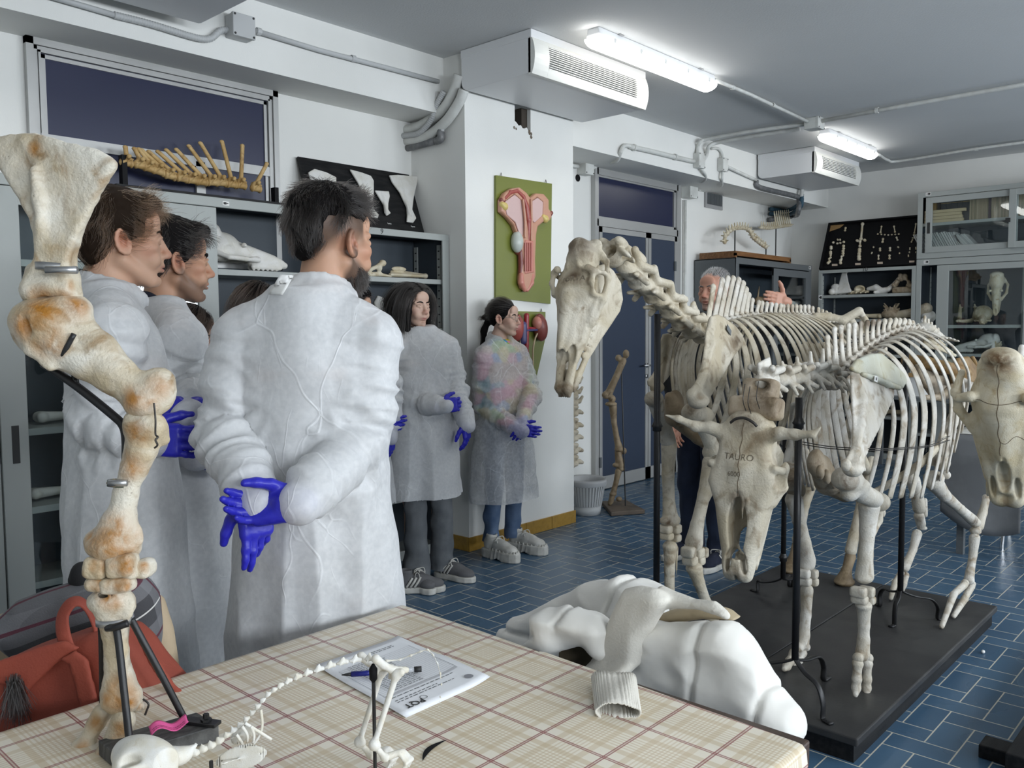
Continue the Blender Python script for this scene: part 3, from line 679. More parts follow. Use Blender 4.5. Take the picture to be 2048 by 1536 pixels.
conduit(bez([jC+V(0,0,-.06),ony(1444,360,yb),ony(1442,372,YB+.15),ony(1420,372,YD-.05),ony(1398,380,YD-.04)],6),.013,'bent conduit dropping beside the grey vent')
conduit([jC+V(.045,0,0),ony(1500,355,yb),ony(1512,360,yb)],.015,'conduit from the vent junction box to the far air conditioner')
conduit(bez([jA+V(.03,0,-.06),ony(1411,350,yb),ony(1408,362,YB+.1),ony(1385,366,YD-.06)],6),.013,'bent conduit from the beam down to the door corner box')
for i,x in enumerate((1358,1371)):
 a=ony(x,400 if i else 386,YD-.03);conduit([a,V(a[0],a[1],.9)],.014,'vertical painted conduit beside the blue door, %s of the pair'%('thicker, right' if i else 'left'))
jb3=onz(1628,247,ZC-.04);jbox((jb3[0],jb3[1],ZC-.045),.06,.06,.045,'small conduit box on the ceiling at the end of the far strip light','pvc_w')
conduit([onz(1430,160,zc),onz(1500,189,zc),onz(1615,243,zc)],.013,'ceiling conduit joining the two strip lights',clips=[(onz(1465,175,zc),(1,0,0)),(onz(1546,210,zc),(1,0,0))])
conduit([onz(1643,242,zc),onz(1800,213,zc),onz(2048,169,zc),onz(2300,126,zc)],.017,'long ceiling conduit crossing the upper right corner',clips=[(onz(1754,221,zc),(0,1,0))])
conduit(bez([onz(1757,309,zc),onz(1775,320,zc),onz(1800,322,zc),onz(1950,298,zc),onz(2100,278,zc)],6),.014,'far ceiling conduit from the strip light along the back wall',clips=[(onz(1953,298,zc),(0,1,0))])
# duct bundle under the far air conditioner
q0=ony(1515,365,YB-.03)
conduit(bez([ony(1512,362,yb),ony(1520,375,yb),ony(1590,392,yb),ony(1598,400,yb),ony(1596,425,yb),ony(1588,432,YD-.06),ony(1540,440,YD-.05)],6),.026,'dark drain pipe bending under the far air conditioner','pvc_dk','drain_pipe')
for i,(y,m_,nm)in enumerate(((408,'pvc_w','pale'),(418,'navyfoam','blue'),(427,'navyfoam','lower blue'))):
 if m_ not in M:M[m_]=mat('blue_foam',(.03,.08,.12),.7)
 conduit(bez([ony(1541,y,YD-.04),ony(1575,y+3,YD-.08),ony(1600,y-12,YB-.02),ony(1604,y-30,YB-.05)],6),.022,'%s insulated pipe bundled under the far air conditioner'%nm,m_,'insulated_pipe')
# ---------------------------------------------------------------- steel cabinets
YF,XF=3.967,9.25
class Fr:
 """frame of a cabinet row: u along the front, v depth behind the front, z up"""
 def __init__(s,side):s.side=side
 def b(s,mb,u0,u1,v0,v1,z0,z1):
  return mb.box(u0,u1,YF+v0,YF+v1,z0,z1)if s.side=='left' else mb.box(XF+v0,XF+v1,u0,u1,z0,z1)
 def p(s,u,v,z):return V(u,YF+v,z)if s.side=='left' else V(XF+v,u,z)
 @property
 def ux(s):return V(1,0,0)if s.side=='left' else V(0,-1,0)
LF,BF=Fr('left'),Fr('back')
def carcass(F,t,u0,u1,z0,z1,dep=.33,shelves=(),edge=.05,head=.04,m='steel',slots=True,foot=.06):
 b=MB()
 F.b(b,u0,u0+.012,0,dep,z0,z1);F.b(b,u1-.012,u1,0,dep,z0,z1);F.b(b,u0,u1,0,dep,z1-.012,z1);F.b(b,u0,u1,0,dep,z0,z0+.02)
 for u in(u0,u1-edge):F.b(b,u,u+edge,-.002,.012,z0,z1)
 F.b(b,u0,u1,-.003,.012,z1-head,z1);F.b(b,u0,u1,-.003,.012,z0,z0+foot)
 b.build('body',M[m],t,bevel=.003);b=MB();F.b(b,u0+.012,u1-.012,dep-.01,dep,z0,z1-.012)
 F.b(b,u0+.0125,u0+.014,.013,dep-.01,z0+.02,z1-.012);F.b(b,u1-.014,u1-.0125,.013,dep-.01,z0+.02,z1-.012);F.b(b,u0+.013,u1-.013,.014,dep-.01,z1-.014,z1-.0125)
 b.build('shaded_lining',M['steel_in'],t)
 for z in shelves:
  b=MB();F.b(b,u0+edge*.3,u1-edge*.3,.02,dep-.011,z-.03,z);b.build('shelf',M[m],t,bevel=.002)
 if slots:
  for u in(u0+.02,u1-.026):
   for v in(.05,dep-.06):
    b=MB();b.cur=0;F.b(b,u,u+.006,v,v+.035,z0+.06,z1-.06);b.cur=1
    for z in np.arange(z0+.1,z1-.08,.05):F.b(b,u-.001,u+.007,v+.01,v+.025,z,z+.008)
    b.build('slotted_rail',[M[m],M['ink']],t)
def slide_door(F,t,u0,u1,z0,z1,v,hs=1,st=.095,m='steel',rail=.075,st2=None):
 b=MB();st2=st2 or st
 F.b(b,u0,u0+st,v-.012,v+.012,z0,z1);F.b(b,u1-st2,u1,v-.012,v+.012,z0,z1);F.b(b,u0,u1,v-.011,v+.011,z1-rail,z1);F.b(b,u0,u1,v-.011,v+.011,z0,z0+rail)
 d=b.build('sliding_door',M[m],t,bevel=.003)
 b=MB();F.b(b,u0+st-.005,u1-st2+.005,v-.003,v+.003,z0+rail-.005,z1-rail+.005);b.build('glass_pane',M['glass'],d)
 hu=(u0+st*.5)if hs>0 else(u1-st2*.5);hz=z0+(z1-z0)*.45;l=min(.16,(z1-z0)*.2)
 b=MB();F.b(b,hu-.014,hu+.014,v-.0145,v-.01,hz-l/2,hz+l/2);b.build('finger_pull',M['ink'],d)
 return d
def sticker(F,t,u,v,z,w=.035,h=.02):
 b=MB();F.b(b,u-w/2,u+w/2,v-.002,v,z-h/2,z+h/2);o=b.build('label',M['white'],t)
 b=MB();F.b(b,u-w*.38,u+w*.05,v-.003,v-.002,z-h*.3,z+h*.3);F.b(b,u+w*.05,u+w*.35,v-.003,v-.002,z-h*.1,z+h*.1);b.build('print',M['ink'],o)
# left wall: wide sliding cabinet and open shelf unit 9
cA=thing('steel_cabinet','wide grey steel cabinet with a sliding glass door behind the young men on the left','cabinet',(1.1,YF,0))
carcass(LF,cA,1.10,2.945,0,2.072,shelves=(1.722,1.36,1.0,.66,.33),edge=.06,head=.048)
slide_door(LF,cA,1.165,2.16,.06,2.02,.0,1,.105)
slide_door(LF,cA,.62+.49,1.19,.06,2.02,.03,-1,.04)
sticker(LF,cA,ony(451,407,YF)[0],-.003,ony(451,407,YF)[2])
cB=thing('open_shelf_unit','open grey steel shelf unit marked 9 against the pillar','shelf unit',(2.95,YF,0))
carcass(LF,cB,2.95,3.742,0,2.003,shelves=(1.722,1.415,1.05,.72,.385),edge=.055,head=.04)
q=ony(764,463,YF-.004);text('9',(q[0],YF-.004,q[2]),(1,0,0),(0,0,1),.045,M['ink'],cB,'number')
# back wall
s10=lambda px,py:onx(px,py,XF)
cC=thing('open_shelf_unit','open grey steel shelf unit marked 10 at the back wall','shelf unit',(XF,3.3,0))
ua,ub=s10(1832,560)[1],s10(1637,560)[1]
carcass(BF,cC,ua+.003,ub,0,s10(1640,541)[2],dep=.44,shelves=(s10(1735,588)[2],s10(1735,638)[2],1.1,.8,.45),edge=.04,head=.035)
q=s10(1730,539);text('10',(XF-.004,q[1],q[2]),(0,-1,0),(0,0,1),.06,M['ink'],cC,'number')
for y in(595,688):q=s10(1641,y);sticker(BF,cC,q[1],-.003,q[2],.04,.05)
zt0,zt1=s10(1838,519)[2],s10(1842,386)[2]
U1=ua;U0=U1-1.8
cD=thing('steel_cabinet','upper grey cabinet full of books at the top right','cabinet',(XF,2,zt0))
carcass(BF,cD,U0,U1,zt0+.004,zt1,dep=.44,shelves=(zt0+.36,),edge=.05,head=.05,slots=False)
slide_door(BF,cD,U1-.90,U1-.08,zt0+.06,zt1-.055,.0,-1,.062,rail=.06);slide_door(BF,cD,U0+.02,U1-.83,zt0+.06,zt1-.055,-.028,1,.062,rail=.06)
b=MB();q=s10(2018,441);BF.b(b,q[1]-.02,q[1]+.02,-.05,-.04,q[2]-.02,q[2]+.02);b.build('lock',M['ink'],cD)
sticker(BF,cD,s10(1857,388)[1],-.003,s10(1857,388)[2],.05,.03)
cE=thing('steel_cabinet','lower grey cabinet with skulls behind glass at the right','cabinet',(XF,2,0))
carcass(BF,cE,U0,U1,0,zt0,dep=.44,shelves=(s10(1940,650)[2],s10(1940,708)[2],1.0,.65,.3),edge=.05,head=.065)
slide_door(BF,cE,U1-1.08,U1-.2,.06,zt0-.07,.0,1,.11,rail=.06);slide_door(BF,cE,U0+.02,U1-.95,.06,zt0-.07,.03,-1,.1,rail=.06)
sticker(BF,cE,s10(1853,524)[1],-.003,s10(1853,524)[2],.05,.03);sticker(BF,cE,s10(1864,682)[1]-.02,-.014,s10(1864,682)[2],.05,.035)
# dark cabinet standing by the door, front towards the room
cF=thing('steel_cabinet','dark grey cabinet with one glass door open behind the instructor','cabinet',(8.4,YF,0))
carcass(LF,cF,7.50,9.22,0,2.07,dep=.45,shelves=(1.62,1.25,.9,.5),edge=.06,head=.06,m='steel_dk',slots=False)
slide_door(LF,cF,8.28,9.17,.06,2.0,0,1,.11,m='steel_dk')
sticker(LF,cF,9.17,-.003,2.045,.05,.03)
# ---- things on and in the cabinets
z9,zA=1.722,1.722
S=SDF(.005,.008).place(ony(500,520,4.16)*[1,1,0]+V(-.02,0,zA+.012),rotm(z=-.25));beast_skull(S,.46);S.ell((-.40*.46,0,.42*.46),(.05,.075,.05))
single(S,'animal_skull','white skull with a high domed back on the shelf left of the standing man','skull',M['b_plain'],rx=2)
def shelf_bone(fn,name,label,cat,m,h=.004,k=.006):S=SDF(h,k);fn(S);return single(S,name,label,cat,M[m],rx=2)
def f1(S):
 p=lambda x,y,dy=0,dz=0:ony(x,y,4.08+dy)*[1,1,0]+V(0,0,max(ony(x,y,4.08+dy)[2]+.0,z9+.012)+dz)
 S.cap(p(716,552),p(768,527),.014,.012);S.ell(p(765,526),(.024,.02,.02));S.cap(p(716,554),p(760,548),.016,.014);S.ell(p(758,535),(.02,.02,.028));S.ell(p(767,541),(.012,.012,.016),sub=True);S.cap(p(760,549),p(782,554),.012,.006)
shelf_bone(f1,'ulna_bone','pale jointed forearm bone on the upper shelf beside the bearded man','bone','b_ivory')
def f2(S):
 o=ony(815,556,4.1);o[2]=z9+.012
 plate(S,o+V(0,0,.02),(1,0,0),(0,.8,.5),[(-.15,-.02),(-.12,.03),(-.06,.05),(.04,.03),(.14,.012),(.15,-.015),(.1,-.022)],.006);S.cap(o+V(-.14,0,.01),o+V(.13,0,.012),.012,.011);S.ell(o+V(.148,0,.014),(.014,.022,.018));S.ell(o+V(-.06,.01,.05),(.06,.012,.016))
shelf_bone(f2,'scapula_bone','pale shoulder blade lying at the right end of the upper shelf','bone','b_ivory')
def f3(S):
 o=ony(768,652,4.12);o[2]=1.415
 plate(S,o+V(0,0,.11),(.7,0,.1),(0,.2,1),[(-.05,-.1),(-.065,.06),(-.02,.1),(.02,.08),(.05,-.02),(.06,-.1)],.012,rd=.01)
shelf_bone(f3,'pelvis_bone','pale flat bone on the second shelf behind the long-haired woman','bone','b_plain')
def f4(S):
 o=ony(862,655,4.1);o[2]=1.415;S.cap(o+V(-.05,0,.055),o+V(.06,0,.03),.014,.01);S.ell(o+V(-.05,0,.03),(.03,.02,.03));S.cap(o+V(-.06,0,.06),o+V(.0,0,.04),.012,.01)
o=shelf_bone(f4,'horn_bone','small pale bone with a green tip on the second shelf','bone','b_plain');q=ony(862,655,4.1)
MB().lathe((q[0]+.055,q[1],1.415+.034),[(0,-.02),(.02,-.016),(.024,0),(.02,.016),(0,.02)],14,(1,0,-.3)).build('green_tip',mat('green_plastic',(.01,.12,.05),.2),o,smooth=True)
for i,(x,z,L,lb)in enumerate(((1.40,1.0,.3,'bone behind the glass door, on the shelf level with the black finger pull'),(1.36,.66,.34,'long white bone behind the glass door beside the plaid coat'),(1.75,1.36,.3,'bone on the glass cabinet shelf behind the young men'),(2.5,1.36,.35,'bone on the cabinet shelf under the domed skull'),(3.2,1.05,.4,'bone on the third shelf of the unit marked 9'),(3.35,.385,.3,'bone on the lowest shelf of the unit marked 9'))):
 S=SDF(.005,.008);long_bone(S,(x-.05,4.12,z+.035),(x-.05+L,4.16,z+.03),.02);single(S,'long_bone',lb,'bone',M['b_plain'],'loose bones in the cabinets')
# spine on a black plank above the wide cabinet
def px_frame(o):return o
sp=thing('mounted_spine','amber coloured row of vertebrae with tall spines on a black plank over the cabinet','skeleton',(2.2,4.16,2.072))
b=MB();b.box(ony(213,371,4.14)[0],2.70,4.03,4.30,2.0725,2.094);b.build('plank',M['blackwood'],sp)
YS_=4.15
for x in(ony(246,330,YS_)[0],ony(549,360,YS_)[0]):MB().box(x-.012,x+.012,YS_-.02,YS_+.02,2.094,2.25 if x<2.3 else 2.19).build('post',M['black'],sp)
vx=[(253,326,250,294,13),(280,331,268,297,12),(298,337,277,298,11),(317,343,283,300,11),(340,352,297,303,11),(364,357,315,303,11),(385,361,332,300,11),(404,364,352,299,11),(425,365,377,292,12),(443,366,400,286,12),(463,369,443,283,12),(482,371,484,291,12),(512,377,533,327,13)]
for i,(bx_,by_,tx,ty,w_)in enumerate(vx):
 c=ony(bx_,by_,YS_);tp=ony(tx,ty,YS_);S=SDF(.0032,.005);d=nrm(ony(vx[min(i+1,12)][0],vx[min(i+1,12)][1],YS_)-ony(vx[max(i-1,0)][0],vx[max(i-1,0)][1],YS_));up=nrm(V(0,0,1)-d*d[2]);lat=np.cross(up,d)
 L=.026
 S.cap(c-d*L*.7,c+d*L*.7,.017);S.ell(c-d*L*.85,(.008,.022,.022));S.ell(c+d*L*.85,(.008,.022,.022))
 a=c+up*.026;S.ell(a,(.02,.016,.014));S.cap(a,tp,.011,.0085);S.cap(a+(tp-a)*.1+d*.005,tp+d*.007,.006,.007);S.ell(tp,(.011,.009,.007))
 for s in(-1,1):S.cap(a-up*.004+lat*s*.008,a-up*.004+lat*s*.034-d*.004,.008,.009);S.ell(a+lat*s*.03+up*.003,(.012,.01,.01));S.cap(c+lat*s*.018-d*L*.5+up*.004,c+lat*s*.022-d*L*.2+up*.014,.006,.006)
 S.cap(a+d*.016-V(0,0,.006),a+d*.03-V(0,0,.004),.007,.005)
 solid(S,'vertebra',M['b_amber'],sp,rx=1,stain=[(c-d*.02,.012),(c+d*.02,.012)])
# black board with shoulder blades, leaning over unit 9
YB_=4.2;bd=thing('display_board','black board with four white shoulder blades leaning on the wall above unit 9','display board',(3.3,YB_,2.003))
bl,br,tl,tr=[ony(*p,y)for p,y in(((643,441),4.14),((852,463),4.14),((603,315),4.29),((825,350),4.29))]
bl[2]=br[2]=2.005;zt_=(tl[2]+tr[2])/2;tl[2]=tr[2]=zt_;bl[0]=2.86;tl[0]=bl[0]-.0;tr[0]=br[0]=3.70;tl[0]=2.86
nB=nrm(np.cross(br-bl,tl-bl));nB=nB if nB[1]<0 else-nB
b=MB();b.prism([bl,br,tr,tl],-nB*.018);b.build('panel',M['blackwood'],bd)
uB,vB=nrm(br-bl),nrm(tl-bl)
for i,(pp_,rdg)in enumerate(([([(616,345),(628,338),(652,345),(672,355),(672,400),(650,440),(640,420)]),((640,350),(650,420))],[([(699,339),(722,345),(741,352),(747,362),(747,390),(744,405),(748,420),(757,430),(755,437),(742,434),(735,425),(730,395),(715,365)]),((722,350),(742,420))],
  [([(749,381),(777,383),(779,393),(776,408),(776,420),(781,427),(773,432),(769,425),(767,410)]),((763,384),(774,424))],[([(778,351),(795,350),(835,353),(834,365),(827,395),(824,420),(832,437),(826,446),(813,444),(814,430),(813,415),(799,385),(784,365)]),((800,356),(820,430))])):
 S=SDF(.004,.006);trace(S,pp_,bl+nB*.014,uB,vB,.008,rd=.006)
 a,c=[onp(*p,bl+nB*.022,nB)for p in rdg];S.cap(a,c,.004,.012);e=onp(*pp_[-4 if i else-2],bl+nB*.02,nB)
 solid(S,'shoulder_blade',M['b_plain'],bd,rx=1)
for x,y in((779,447),(826,453)):text('Lama' if x<800 else 'Equus',onp(x,y,bl+nB*.002,nB),uB,vB,.014,M['white'],bd,'caption')
# spines on a wooden stand above the dark cabinet
wb=thing('wooden_stand','low brown wooden board on top of the dark cabinet','stand',(7.8,4.2,2.07));b=MB()
b.box(7.28+.25,8.75,3.99,4.38,2.115,2.135);b.box(7.53,7.56,3.99,4.38,2.07,2.115);b.box(8.72,8.75,3.99,4.38,2.07,2.115);b.box(7.53,8.75,3.99,4.01,2.09,2.115);b.build('board',M['wood'],wb)
def small_spine(pix,Y,r,spl,label,posts,tail=None):
 t=thing('mounted_spine',label,'skeleton',(ony(*pix[0],Y)[0],Y,2.135),group='small spines on the wooden stand');p=bez([ony(a,b_,Y)for a,b_ in pix],12)
 d=np.r_[0,np.cumsum(np.linalg.norm(np.diff(p,axis=0),axis=1))];n=int(d[-1]/(r*1.9));S0=None
 for i in range(n):
  s=d[-1]*(i+.5)/n;c=V(*[np.interp(s,d,p[:,k])for k in range(3)]);c2=V(*[np.interp(min(s+.01,d[-1]),d,p[:,k])for k in range(3)]);ax=nrm(c2-c+V(1e-6,0,0));up=nrm(V(0,0,1)-ax*ax[2]+V(.001,0,0));lat=np.cross(up,ax)
  if tail and s>d[-1]*tail:up=nrm(V(1,0,.2)-ax*ax[0])
  q=r*(1 if not(tail and s>d[-1]*tail)else .5);S=SDF(r*.3,r*.25);f=spl(i/n)if callable(spl)else spl
  S.cap(c-ax*q*.5,c+ax*q*.5,q*.75);S.cap(c,c+up*(q*1.2+f)-ax*f*.2,q*.4,q*.3)
  for s_ in(-1,1):S.cap(c,c+lat*s_*q*1.6+up*q*.3,q*.35,q*.25)
  solid(S,'vertebra',M['b_ivory'],t,rx=0)
 for a,b_ in posts:top=ony(a,b_,Y);MB().cyl((top[0],Y,2.135),(top[0],Y,top[2]),.007,8).build('post',M['iron'],t)
 return t
small_spine([(1449,487),(1452,470),(1470,457),(1495,458),(1508,476),(1525,490),(1533,495)],4.2,.028,.02,'small white arched spine on the wooden board above the dark cabinet',[(1470,460),(1532,494)])
small_spine([(1521,455),(1540,456),(1560,453),(1582,450)],4.25,.026,lambda s:.03 if s<.45 else .14,'small ivory spine with tall processes on a rod above the dark cabinet',[(1552,455)])
o=[ony(1448,478,4.2),ony(1449,490,4.2),ony(1447,502,4.2)]
# display case with foot bones above shelf unit 10
dc=thing('display_case','black framed case of small foot bones above unit 10','display case',(XF+.1,3.4,2.01))
z10=s10(1640,541)[2];A,B_,C_,D_=[onx(*p,x)for p,x in(((1640,539),XF+.06),((1834,530),XF+.06),((1838,433),XF+.3),((1655,449),XF+.3))]
A[2]=B_[2]=z10+.004;C_[2]=D_[2]=(C_[2]+D_[2])/2;D_[1]=A[1];C_[1]=B_[1]
nD=nrm(np.cross(B_-A,D_-A));nD=nD if nD[0]<0 else-nD;uD,vD=nrm(B_-A),nrm(D_-A);Wd,Hd=np.linalg.norm(B_-A),np.linalg.norm(D_-A)
b=MB();b.prism([A,B_,C_,D_],-nD*.02);b.build('back_panel',M['black'],dc);b=MB()
for a,e in(((0,0),(Wd,.02)),((0,Hd-.02),(Wd,Hd)),((0,0),(.02,Hd)),((Wd-.02,0),(Wd,Hd))):
 b.prism([A+uD*a[0]+vD*a[1],A+uD*e[0]+vD*a[1],A+uD*e[0]+vD*e[1],A+uD*a[0]+vD*e[1]],nD*.035)
b.build('frame',M['black'],dc)
pd=lambda x,y,h=.004:onp(x,y,A+nD*h,nD)
b=MB();b.prism([pd(1657,451),pd(1693,445),pd(1680,456),pd(1657,464)],nD*.003);b.build('brown_flap',mat('brown_card',(.33,.2,.08),.8),dc)
fb=[(1691,456,1690,461,3)]
fb+=[(1725,448,1722,478,4.5),(1714,481,1716,482,3.5),(1729,480,1730,481,3.5),(1720,483,1720,492,4),(1719,499,1719,503,4.5),(1718,507,1718,508,4),(1718,513,1718,518,5)]
fb+=[(1763,453,1761,465,2.5),(1788,453,1790,464,2.5),(1766,478,1765,484,3),(1793,475,1795,480,2.5),(1760,497,1760,501,3),(1757,511,1757,518,2.6),(1780,496,1780,501,3),(1779,511,1779,517,3),(1747,494,1747,495,2),(1744,505,1743,507,1.8),(1796,494,1797,495,2),(1799,506,1799,507,1.8)]
fb+=[(1755+i*7,470+abs(i-3)*-.6,1756+i*7,470+abs(i-3)*-.6,1.8)for i in range(7)]
fb+=[(1832,448,1829,466,2.6),(1828,470,1830,473,2.6),(1825,476,1832,476,1.8),(1825,480,1823,484,2.2),(1820,496,1820,499,2),(1832,495,1832,498,2),(1819,504,1819,505,1.8),(1832,504,1832,505,1.6),(1817,510,1817,513,1.6)]
for k in(0,1):
 for j,(x,y)in enumerate(((1687,492),(1686,502),(1686,506),(1686,513),(1684,521))):fb.append((x-(25 if k else 0)+(0 if j<3 else(-3 if not k else 0)),y+(2 if k else 0),x-(25 if k else 0)+(0 if j<3 else-3),y+5,(4 if j in(0,1,4)else 3)))
fb+=[(1666,485,1667,485,3),(1674,487,1675,487,2.6),(1680,486,1681,486,2.6),(1687,484,1688,484,3),(1675,479,1676,480,2.4),(1680,479,1680,480,2.4)]
for x0,y0,x1,y1,r in fb:
 sc_=(XF)/1.28/FPX;S=SDF(.0045,.006);a,c=pd(x0,y0,.012),pd(x1,y1,.012);S.cap(a,c,r*sc_*.62)
 S.ell(a,(r*sc_,)*3);S.ell(c,(r*sc_,)*3);solid(S,'foot_bone',M['b_ivory'],dc,rx=0)
for x,y in((1669.5,530),(1716,528.5),(1760,526),(1824,523.5)):b=MB();b.prism([pd(x-5.5,y-2),pd(x+5.5,y-2.3),pd(x+5.5,y+1.7),pd(x-5.5,y+2)],nD*.002);b.build('caption_card',mat('cream_card',(.55,.45,.36),.8),dc)
# ---------------------------------------------------------------- books in the upper cabinet, bones on the back shelves
def book(u,w,d,h,z,v,m,label,lean=0.,group=None,name='book',cat='book',band=None):
 """upright book on the back wall cabinet: u = its left-hand side seen from the front, leaning by an angle"""
 c,s=math.cos(lean),math.sin(lean)
 def q(a,b_,e):return V(XF+v+b_,u-(a*c+e*s),z+(e*c-a*s)+(w*s if s>0 else 0))
 t=MB();k=.003
 t.add([q(a,b_,e)for e in(0,h)for a,b_ in((0,0),(w,0),(w,d),(0,d))],[(0,1,2,3),(7,6,5,4),(1,0,4,5),(2,1,5,6),(3,2,6,7),(0,3,7,4)])
 o=t.build(name,m);tag(o,label,cat,group)
 if band:
  t=MB();t.add([q(a,b_,e)for e in(h*.66,h*.68)for a,b_ in((0,-.001),(w,-.001),(w,0),(0,0))],[(0,1,2,3),(7,6,5,4),(1,0,4,5),(2,1,5,6),(3,2,6,7),(0,3,7,4)]);t.build('gilt_band',band,o)
 return o
zs1,zs0=zt0+.36,zt0+.024
mt_={n:mat('book_'+n,c,.6)for n,c in dict(ochre=(.30,.17,.03),black=(.022,.022,.024),tan=(.30,.24,.155),tan2=(.36,.30,.20),olive=(.20,.17,.10),purple=(.06,.04,.05),grey=(.40,.41,.40),grey2=(.30,.31,.30),blue=(.04,.14,.28),mauve=(.22,.16,.20),cream=(.50,.40,.24)).items()}
gilt=mat('gilt',(.5,.35,.12),.35,metal=.7)
uu=lambda px,v=.08:onx(px,440,XF+v)[1]
R=random.Random(5)
u=U1-.06
for i in range(5):book(u,.016,.2,.265,zs1,.1,mt_['ochre'],'ochre backed book at the left end of the upper book shelf',group='ochre books');u-=.0175
u-=.05
for i in range(5):
 w_=.05+.012*(i==4);book(u,w_-.002,.22,.285,zs1,.08,mt_['black'],['first','second','third','fourth','fifth and widest'][i]+' black volume from the left in the row of five with gilt bands',band=gilt,group='black volumes');u-=w_
for i in range(34):
 w_=R.choice((.009,.011,.014,.017));k=R.choice(('tan','tan','tan2','olive'));k='purple' if i==14 else k;w_=.026 if i==14 else w_
 book(u,w_-.001,.2,.28-R.random()*.02,zs1,.08,mt_[k],'dark purple bound book among the tan journals' if i==14 else 'thin tan journal standing in the row right of the black volumes',group=None if i==14 else 'tan journals');u-=w_
u-=.02
for i in range(20):
 w_=R.choice((.011,.014,.017));book(u,w_-.001,.2,.27,zs1,.08,mt_[R.choice(('tan','tan2','olive'))],'tan journal behind the right-hand sliding door of the book cabinet',group='tan journals behind the right-hand door');u-=w_
for k,(dz,w_)in enumerate(((0,.36),(.032,.35),(.064,.34),(.096,.38))):
 t=MB();a=U1-.055;t.box(XF+.035,XF+.075+.0,a-w_,a,zs1+dz,zs1+dz+.03);tag(t.build('book',mt_['cream'],bevel=.002),'cream paperback lying in the stack before the black volumes, '+['lowest','second from the bottom','third from the bottom','topmost'][k],'book','stack of cream paperbacks')
u=U1-.06
for i in range(25):
 w_=R.choice((.014,.016,.019));h=.275-.02*R.random()
 if i==19:u-=.03
 book(u,w_-.002,.2,h,zs0,.06,mt_[R.choice(('grey','grey','grey2'))],'pale grey booklet leaning in the row on the lower book shelf',lean=-(.48 if i<19 else .72),group='leaning grey booklets');u-=w_*1.25
for i,(k,l)in enumerate((('mauve','mauve booklet leaning'),('blue','blue booklet leaning'),('mauve','second mauve booklet leaning'),('grey','grey booklet leaning'),('mauve','last mauve booklet leaning'))):
 book(U0+.62-i*.03,.016,.2,.25,zs0,.06,mt_[k],l+' behind the right-hand sliding door',lean=.5,group='coloured leaning booklets')
# unit 10, first shelf
za,zb=s10(1735,588)[2],s10(1735,638)[2]
def bk(px,dep=.16):return onx(px,580,XF+dep)[1]
def sb(fn,name,label,cat='bone',m='b_ivory',h=.005,k=.008,rx=1):S=SDF(h,k);fn(S);return single(S,name,label,cat,M[m],rx=rx)
def g1(S):
 u=bk(1688);plate(S,(XF+.16,u,za+.16),(0,-1,-.0),(.25,0,1),[(-.06,-.15),(.1,-.14),(.05,-.02),(.02,.08),(.09,.17),(.12,.22),(.06,.22),(-.03,.12),(-.05,0)],.012,rd=.01)
 for i in range(5):S.ell((XF+.12+.02*i,u+.12-.04*i,za+.04),(.03,.035,.035))
 S.ell((XF+.15,u+.09,za+.09),(.03,.05,.04))
sb(g1,'pelvis_bone','tall pale pelvis half on the first shelf of unit 10, at its left',m='b_plain')
def g2(S):
 u=bk(1718);S.cap((XF+.15,u+.1,za+.025),(XF+.15,u-.1,za+.03),.02,.014);S.ell((XF+.15,u-.01,za+.06),(.03,.06,.045));S.ell((XF+.12,u-.02,za+.06),(.04,.04,.025),sub=True)
 for i in range(4):S.cap((XF+.15,u+.07-.05*i,za+.03),(XF+.1,u+.06-.05*i,za+.02),.013,.01)
sb(g2,'vertebra_bone','small pale bone with a round hollow beside the pelvis half on unit 10')
def g3(S):
 u=bk(1764);S.chain([(XF+.15,u+.14,za+.06),(XF+.15,u+.06,za+.07),(XF+.15,u-.0,za+.035),(XF+.15,u-.07,za+.05),(XF+.15,u-.13,za+.1),(XF+.15,u-.16,za+.16)],[.02,.035,.03,.026,.022,.01]);S.cap((XF+.1,u+.05,za+.02),(XF+.2,u-.03,za+.02),.018)
sb(g3,'jaw_bone','white curved bone with upturned tip, mid first shelf of unit 10',m='b_plain')
def g4(S):
 u=bk(1812);S.box((XF+.15,u,za+.035),(.04,.13,.033),rd=.02);rr=random.Random(2)
 for i in range(26):
  t_=i/26.;S.ell((XF+.13+rr.uniform(-.03,.03),u+.11-.2*t_,za+.07+.13*math.sin(PI*min(1,t_*1.3))*rr.uniform(.5,1)),(rr.uniform(.015,.03),)*3,k=.01)
 S.ell((XF+.12,u+.0,za+.11),(.05,.03,.025),sub=True)
sb(g4,'antler_bone','rough brownish bone with a ragged crest, rightmost on the first shelf of unit 10',m='b_horn')
def g5(S):
 u=bk(1745);long_bone(S,(XF+.12,u+.2,zb+.04),(XF+.14,u-.12,zb+.03),.022);S.cap((XF+.08,u+.2,zb+.02),(XF+.1,u+.05,zb+.02),.016)
sb(g5,'long_bone','long pale bone lying at the left of the second shelf of unit 10')
def g6(S):
 u=bk(1786);rr=random.Random(4);S.ell((XF+.12,u,zb+.05),(.06,.1,.05))
 for i in range(24):a=rr.uniform(0,6.28);S.cap((XF+.12,u,zb+.06),(XF+.12+.05*math.cos(a),u+.08*math.sin(a),zb+rr.uniform(.09,.17)),.02,.007)
sb(g6,'antler_bone','pinkish spiky bone standing in the middle of the second shelf of unit 10',m='b_horn')
def g7(S):
 u=bk(1815);S.chain([(XF+.12,u+.08,zb+.04),(XF+.12,u-.08,zb+.06),(XF+.12,u-.2,zb+.1)],[.04,.05,.06])
sb(g7,'long_bone','thick tan bone at the right end of the second shelf of unit 10',m='b_cream')
